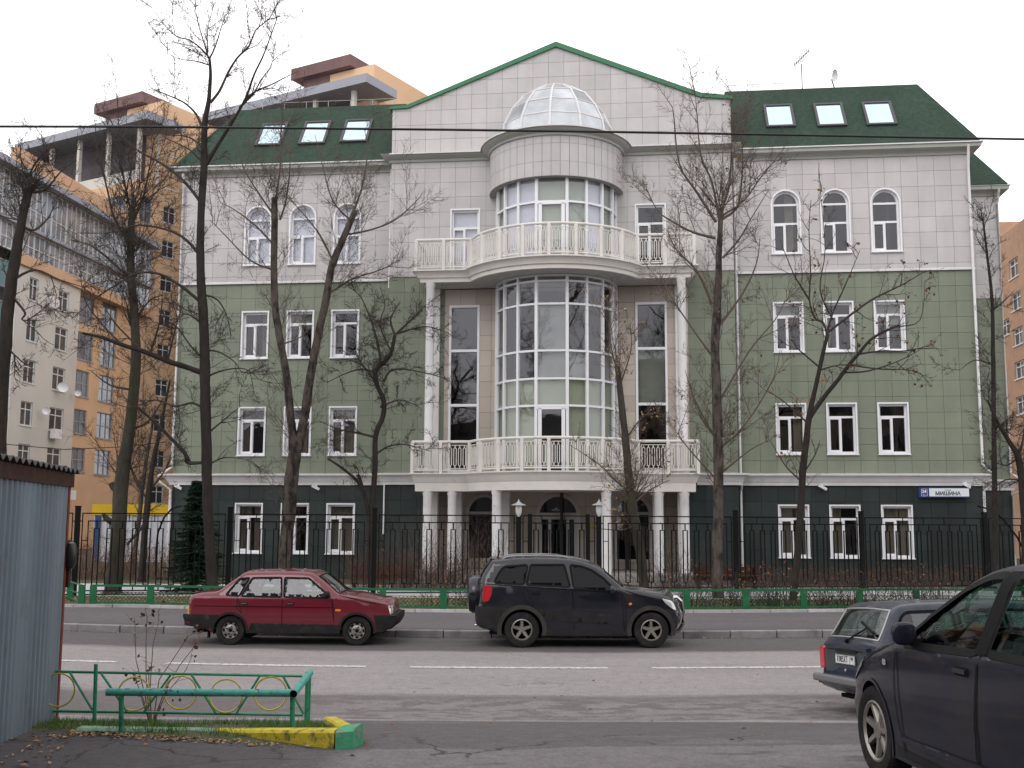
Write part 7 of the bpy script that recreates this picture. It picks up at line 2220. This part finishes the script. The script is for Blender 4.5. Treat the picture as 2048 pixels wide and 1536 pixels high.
for side in (-1, 1):
    q = MB(); pts = [Vector((Zs((x, y))[0][0], side * .56, Zs((x, y))[0][1])) for x, y in ((450, 128), (480, 110), (560, 102), (760, 98), (900, 104), (960, 112), (985, 124))]; q.tube(pts, .018, 6); q.build('roof_rail', mat('silver rail', (.20, .20, .21), .4, metal=.5), suv, smooth=True)
    q = MB(); pts = [Vector((Zs((x, y))[0][0], side * .32, Zs((x, y))[0][1])) for x, y in ((1800, 436), (1850, 430), (1886, 462), (1900, 540), (1896, 640), (1870, 690), (1820, 706))]; q.tube([p_ + Vector((.03, 0, 0)) for p_ in pts], .040, 8); q.build('bull_bar', M_chrome, suv, smooth=True)
q = MB()
for z in (.83, .60): q.tube([(3.135, -.32, z), (3.17, 0, z), (3.135, .32, z)], .028, 8)
q.build('bull_bar', M_chrome, suv, smooth=True)
q = MB(); q.tube([(-.80, -.35, .39), (-.92, -.35, .38)], .025, 8); q.build('exhaust', M_chrome, suv)
q = MB(); q.obox((-.56, 0, 1.655), (.07, 0, -.01), (0, .55, 0), (0, 0, .014)); q.build('spoiler', M_suv, suv)
q = MB(); q.add([Vector((-.50, -.3, 1.68)), Vector((-.44, -.3, 1.83)), Vector((-.42, -.3, 1.83)), Vector((-.46, -.3, 1.68))], [(0, 1, 2, 3)]); q.build('aerial_fin', M_trim, suv)
# ---- dark blue estate seen from behind on the right
outl = [(-.72, .30), (-.90, .34), (-1.02, .40), (-1.02, .50), (-.97, .52), (-.955, .60), (-.95, .80), (-.93, .90), (-.90, .95), (-.80, 1.10), (-.655, 1.34), (-.60, 1.385), (-.45, 1.425), (0, 1.445), (.7, 1.45), (1.15, 1.44), (1.38, 1.40), (1.62, 1.20), (1.88, .97), (2.1, .955), (2.6, .92), (2.98, .87), (3.04, .80), (3.06, .55), (3.14, .52), (3.14, .42), (3.0, .32), (2.9, .28)]
S = dict(name='estate_car', outline=outl, hw=.795, sill=.22, wb=2.42, arches=[(0, .27, .34), (2.42, .27, .34)], belt=.93, tumble=.26, taper=.05, tp=6, paint=M_est, glass=M_cglass,
         windows=[dict(poly=[(-.74, .98), (-.58, 1.28), (-.50, 1.33), (.10, 1.345), (.10, .97)], r=.05), dict(poly=[(.18, .97), (.18, 1.345), (.72, 1.35), (.76, .96)], r=.03), dict(poly=[(.84, .96), (.80, 1.35), (1.22, 1.34), (1.40, 1.28), (1.66, 1.0), (1.66, .96)], r=.03)],
         screens=[('windscreen', (1.42, 1.84), (.99, 1.38)), ('rear_window', (-.90, -.66), (.985, 1.33))], sealm=mat('bright seal', (.38, .38, .36), .3, metal=.4),
         seams=[((.14, .96), (.10, .6), (.2, .3)), ((.80, .96), (.80, .3)), ((1.70, .95), (1.75, .5), (1.72, .3)), ((-.95, .72), (3.0, .70))],
         panels=[([(-1.02, .40), (-.72, .41), (-.72, .51), (-1.02, .51)], M_plast, .014, 'bumper_side')],
         R=.29, tw=.165, rim='steel', rimm=M_steel, inset=.05, cabin=[(.30, 'seat'), (1.25, 'seat')], dash=1.75, mirror=(1.62, .98, .06, .08, .06, M_plast), re=.06, nose=.05, tail=.03, crown=.03)
phi = radians(10)
fwd = Vector((cos(phi), sin(phi), 0))
near = spot(1764, 1340, 13.4)
corner = Vector((near.x, near.y, 0))
rear_c = corner + Vector((-sin(phi), cos(phi), 0)) * .74
orig = rear_c + fwd * .93
tilt = radians(3.2)
lft = Vector((-sin(phi) * cos(tilt), cos(phi) * cos(tilt), -sin(tilt)))
upv = fwd.cross(lft)
orig.z = gz(orig.x, orig.y) - .05
mtx = Matrix(((fwd.x, lft.x, upv.x, orig.x), (fwd.y, lft.y, upv.y, orig.y), (fwd.z, lft.z, upv.z, orig.z), (0, 0, 0, 1)))
est, CE = build_car(S, 'dark blue boxy estate car seen from behind with dusty tailgate', mtx)
for side in (-1, 1):
    q = MB(); q.box(-.985, -.93, side * .74 - .085, side * .74 + .035 * side if side > 0 else side * .74 + .085, .585, .865) if False else q.box(-.99, -.93, min(side * .62, side * .765), max(side * .62, side * .765), .585, .87)
    o_ = q.build('tail_light', M_lampr, est); bv = o_.modifiers.new('b', 'BEVEL'); bv.width = .02; bv.segments = 2
q = MB(); q.box(-1.09, -1.00, -.80, .80, .425, .525); o_ = q.build('bumper', M_chrome if False else mat('dull bumper metal', (.20, .20, .20), .4, metal=.5), est); bv = o_.modifiers.new('b', 'BEVEL'); bv.width = .03; bv.segments = 3
q = MB(); q.box(-1.00, -.93, -.55, .55, .855, .90); q.build('tailgate_ledge', M_est, est)
q = MB(); q.box(-1.0, -.96, -.27, .27, .825, .865); q.build('plate_light', M_plast, est)
q = MB(); q.box(-.98, -.955, -.60, .60, .565, .84); q.build('tailgate_panel', mat('dusty tailgate', (.055, .065, .065), .6, var=.15, scale=5), est)
plate_no(est, -1.005, .0, .735, (0, 0, radians(-90)))
def erp(f, y):     # point on the rear window
    return Vector((-.905 + .245 * f - .028, y, .985 + .345 * f))
q = MB(); q.bar(erp(-.05, .05), erp(.45, -.30), .016); q.bar(erp(.26, -.52), erp(.62, -.06), .024); q.bar(erp(-.12, .05), erp(-.02, .05), .04); q.build('wiper', M_trim, est)
q = MB(); q.box(-.92, -.70, -.80, -.795, .93, .955); q.build('chrome_strip', M_chrome, est)
q = MB(); q.lathe([(.001, -.02), (.022, -.015), (.025, 0)], 10, (0, 0, 0), 'x'); o_ = q.build('tailgate_lock', M_chrome, est); o_.location = (-.975, .05, .60)
# ---- dark navy hatchback close on the right
outl = [(-.60, .30), (-.72, .36), (-.78, .55), (-.74, .90), (-.66, 1.10), (-.48, 1.38), (-.38, 1.46), (-.1, 1.51), (.4, 1.545), (.8, 1.545), (1.10, 1.515), (1.38, 1.44), (1.75, 1.26), (2.12, 1.05), (2.36, .96), (2.75, .875), (3.02, .78), (3.20, .66), (3.32, .53), (3.40, .45), (3.36, .32), (3.25, .22), (3.15, .20)]
S = dict(name='hatchback_car', outline=outl, hw=.845, sill=.20, wb=2.60, arches=[(0, .31, .355), (2.60, .31, .355)], belt=.955, beltslope=.045, beltx=1.9, tumble=.36, taper=.23, tp=3.2, paint=M_navy, glass=M_cglassg,
         windows=[dict(poly=[(-.15, 1.05), (-.02, 1.38), (.25, 1.455), (.80, 1.478), (.88, 1.03)], r=.05, trim=.045), dict(poly=[(1.00, 1.02), (.93, 1.47), (1.12, 1.455), (1.40, 1.36), (1.72, 1.195), (2.00, 1.03), (1.99, .975)], r=.045, trim=.045)],
         screens=[('windscreen', (1.42, 2.22), (1.01, 1.43)), ('rear_window', (-.64, -.42), (1.12, 1.42))],
         seams=[((.94, 1.06), (.98, .8), (1.02, .45), (1.00, .24)), ((2.08, 1.02), (2.13, .8), (2.12, .5), (2.02, .24)), ((2.15, 1.01), (2.45, .90), (2.9, .80), (3.15, .66)), ((-.05, 1.08), (-.12, .85), (.10, .62))],
         panels=[([(.42, .24), (2.18, .24), (2.18, .29), (.42, .29)], M_plast, .004, 'sill_trim'), ([(.885, 1.02), (.985, 1.015), (.925, 1.485), (.81, 1.49)], M_trim, .008, 'pillar_trim'), ([(.50, .345), (1.0, .345), (2.05, .345), (2.10, .37), (1.02, .40), (.50, .40)], M_navy, .009, 'side_moulding')],
         R=.312, tw=.19, rim=7, rimm=M_alloy, inset=.028, lip=.02, lipm=M_navy, lipout=.008, cabin=[(.30, 'seat'), (1.12, 'seat')], dash=1.92, hr=.06, handles=[(1.14, .905, .15, M_navy), (.10, .93, .15, M_navy)], mirror=(1.80, 1.00, .085, .085, .075, M_navy), re=.13, nose=.16, tail=.10, crown=.05)
hd = radians(93.9)
fw_ = Vector((cos(hd), sin(hd), 0)); lf_ = Vector((-sin(hd), cos(hd), 0))
wc = spot(1746, 1462, 8.05)
org = Vector((wc.x, wc.y, 0)) - fw_ * 2.60 - lf_ * (.845 - .028)
zf_g, zr_g = wc.z - .312, None
zf_g = max(zf_g, gz(wc.x, wc.y) - .0); zr_g = gz(org.x, org.y)
f3 = Vector((fw_.x, fw_.y, (zf_g - zr_g) / 2.6)).normalized(); u3 = f3.cross(lf_); 
mtx = Matrix(((f3.x, lf_.x, u3.x, org.x), (f3.y, lf_.y, u3.y, org.y), (f3.z, lf_.z, u3.z, zr_g), (0, 0, 0, 1)))
nav, CN = build_car(S, 'dark navy hatchback parked close by at the lower right corner', mtx)
print('near wheel ground', wc.z - .312, gz(wc.x, wc.y))
for side in (-1, 1): q = MB(); CN.surf(q, roundp([(2.265, .805), (2.335, .805), (2.335, .845), (2.265, .845)], .015), side, .008); q.build('side_marker', M_lampw, nav)
for side in (-1, 1): q = MB(); CN.surf(q, roundp([(2.84, .74), (2.94, .80), (3.05, .745), (3.16, .66), (3.22, .57), (3.06, .63)], .03), side, .008, grid=.04); q.build('headlight', M_lampw, nav, smooth='all')
q = MB(); q.bar((3.36, -.6, .50), (3.36, .6, .50), .03); q.build('bumper_strip', M_plast, nav)
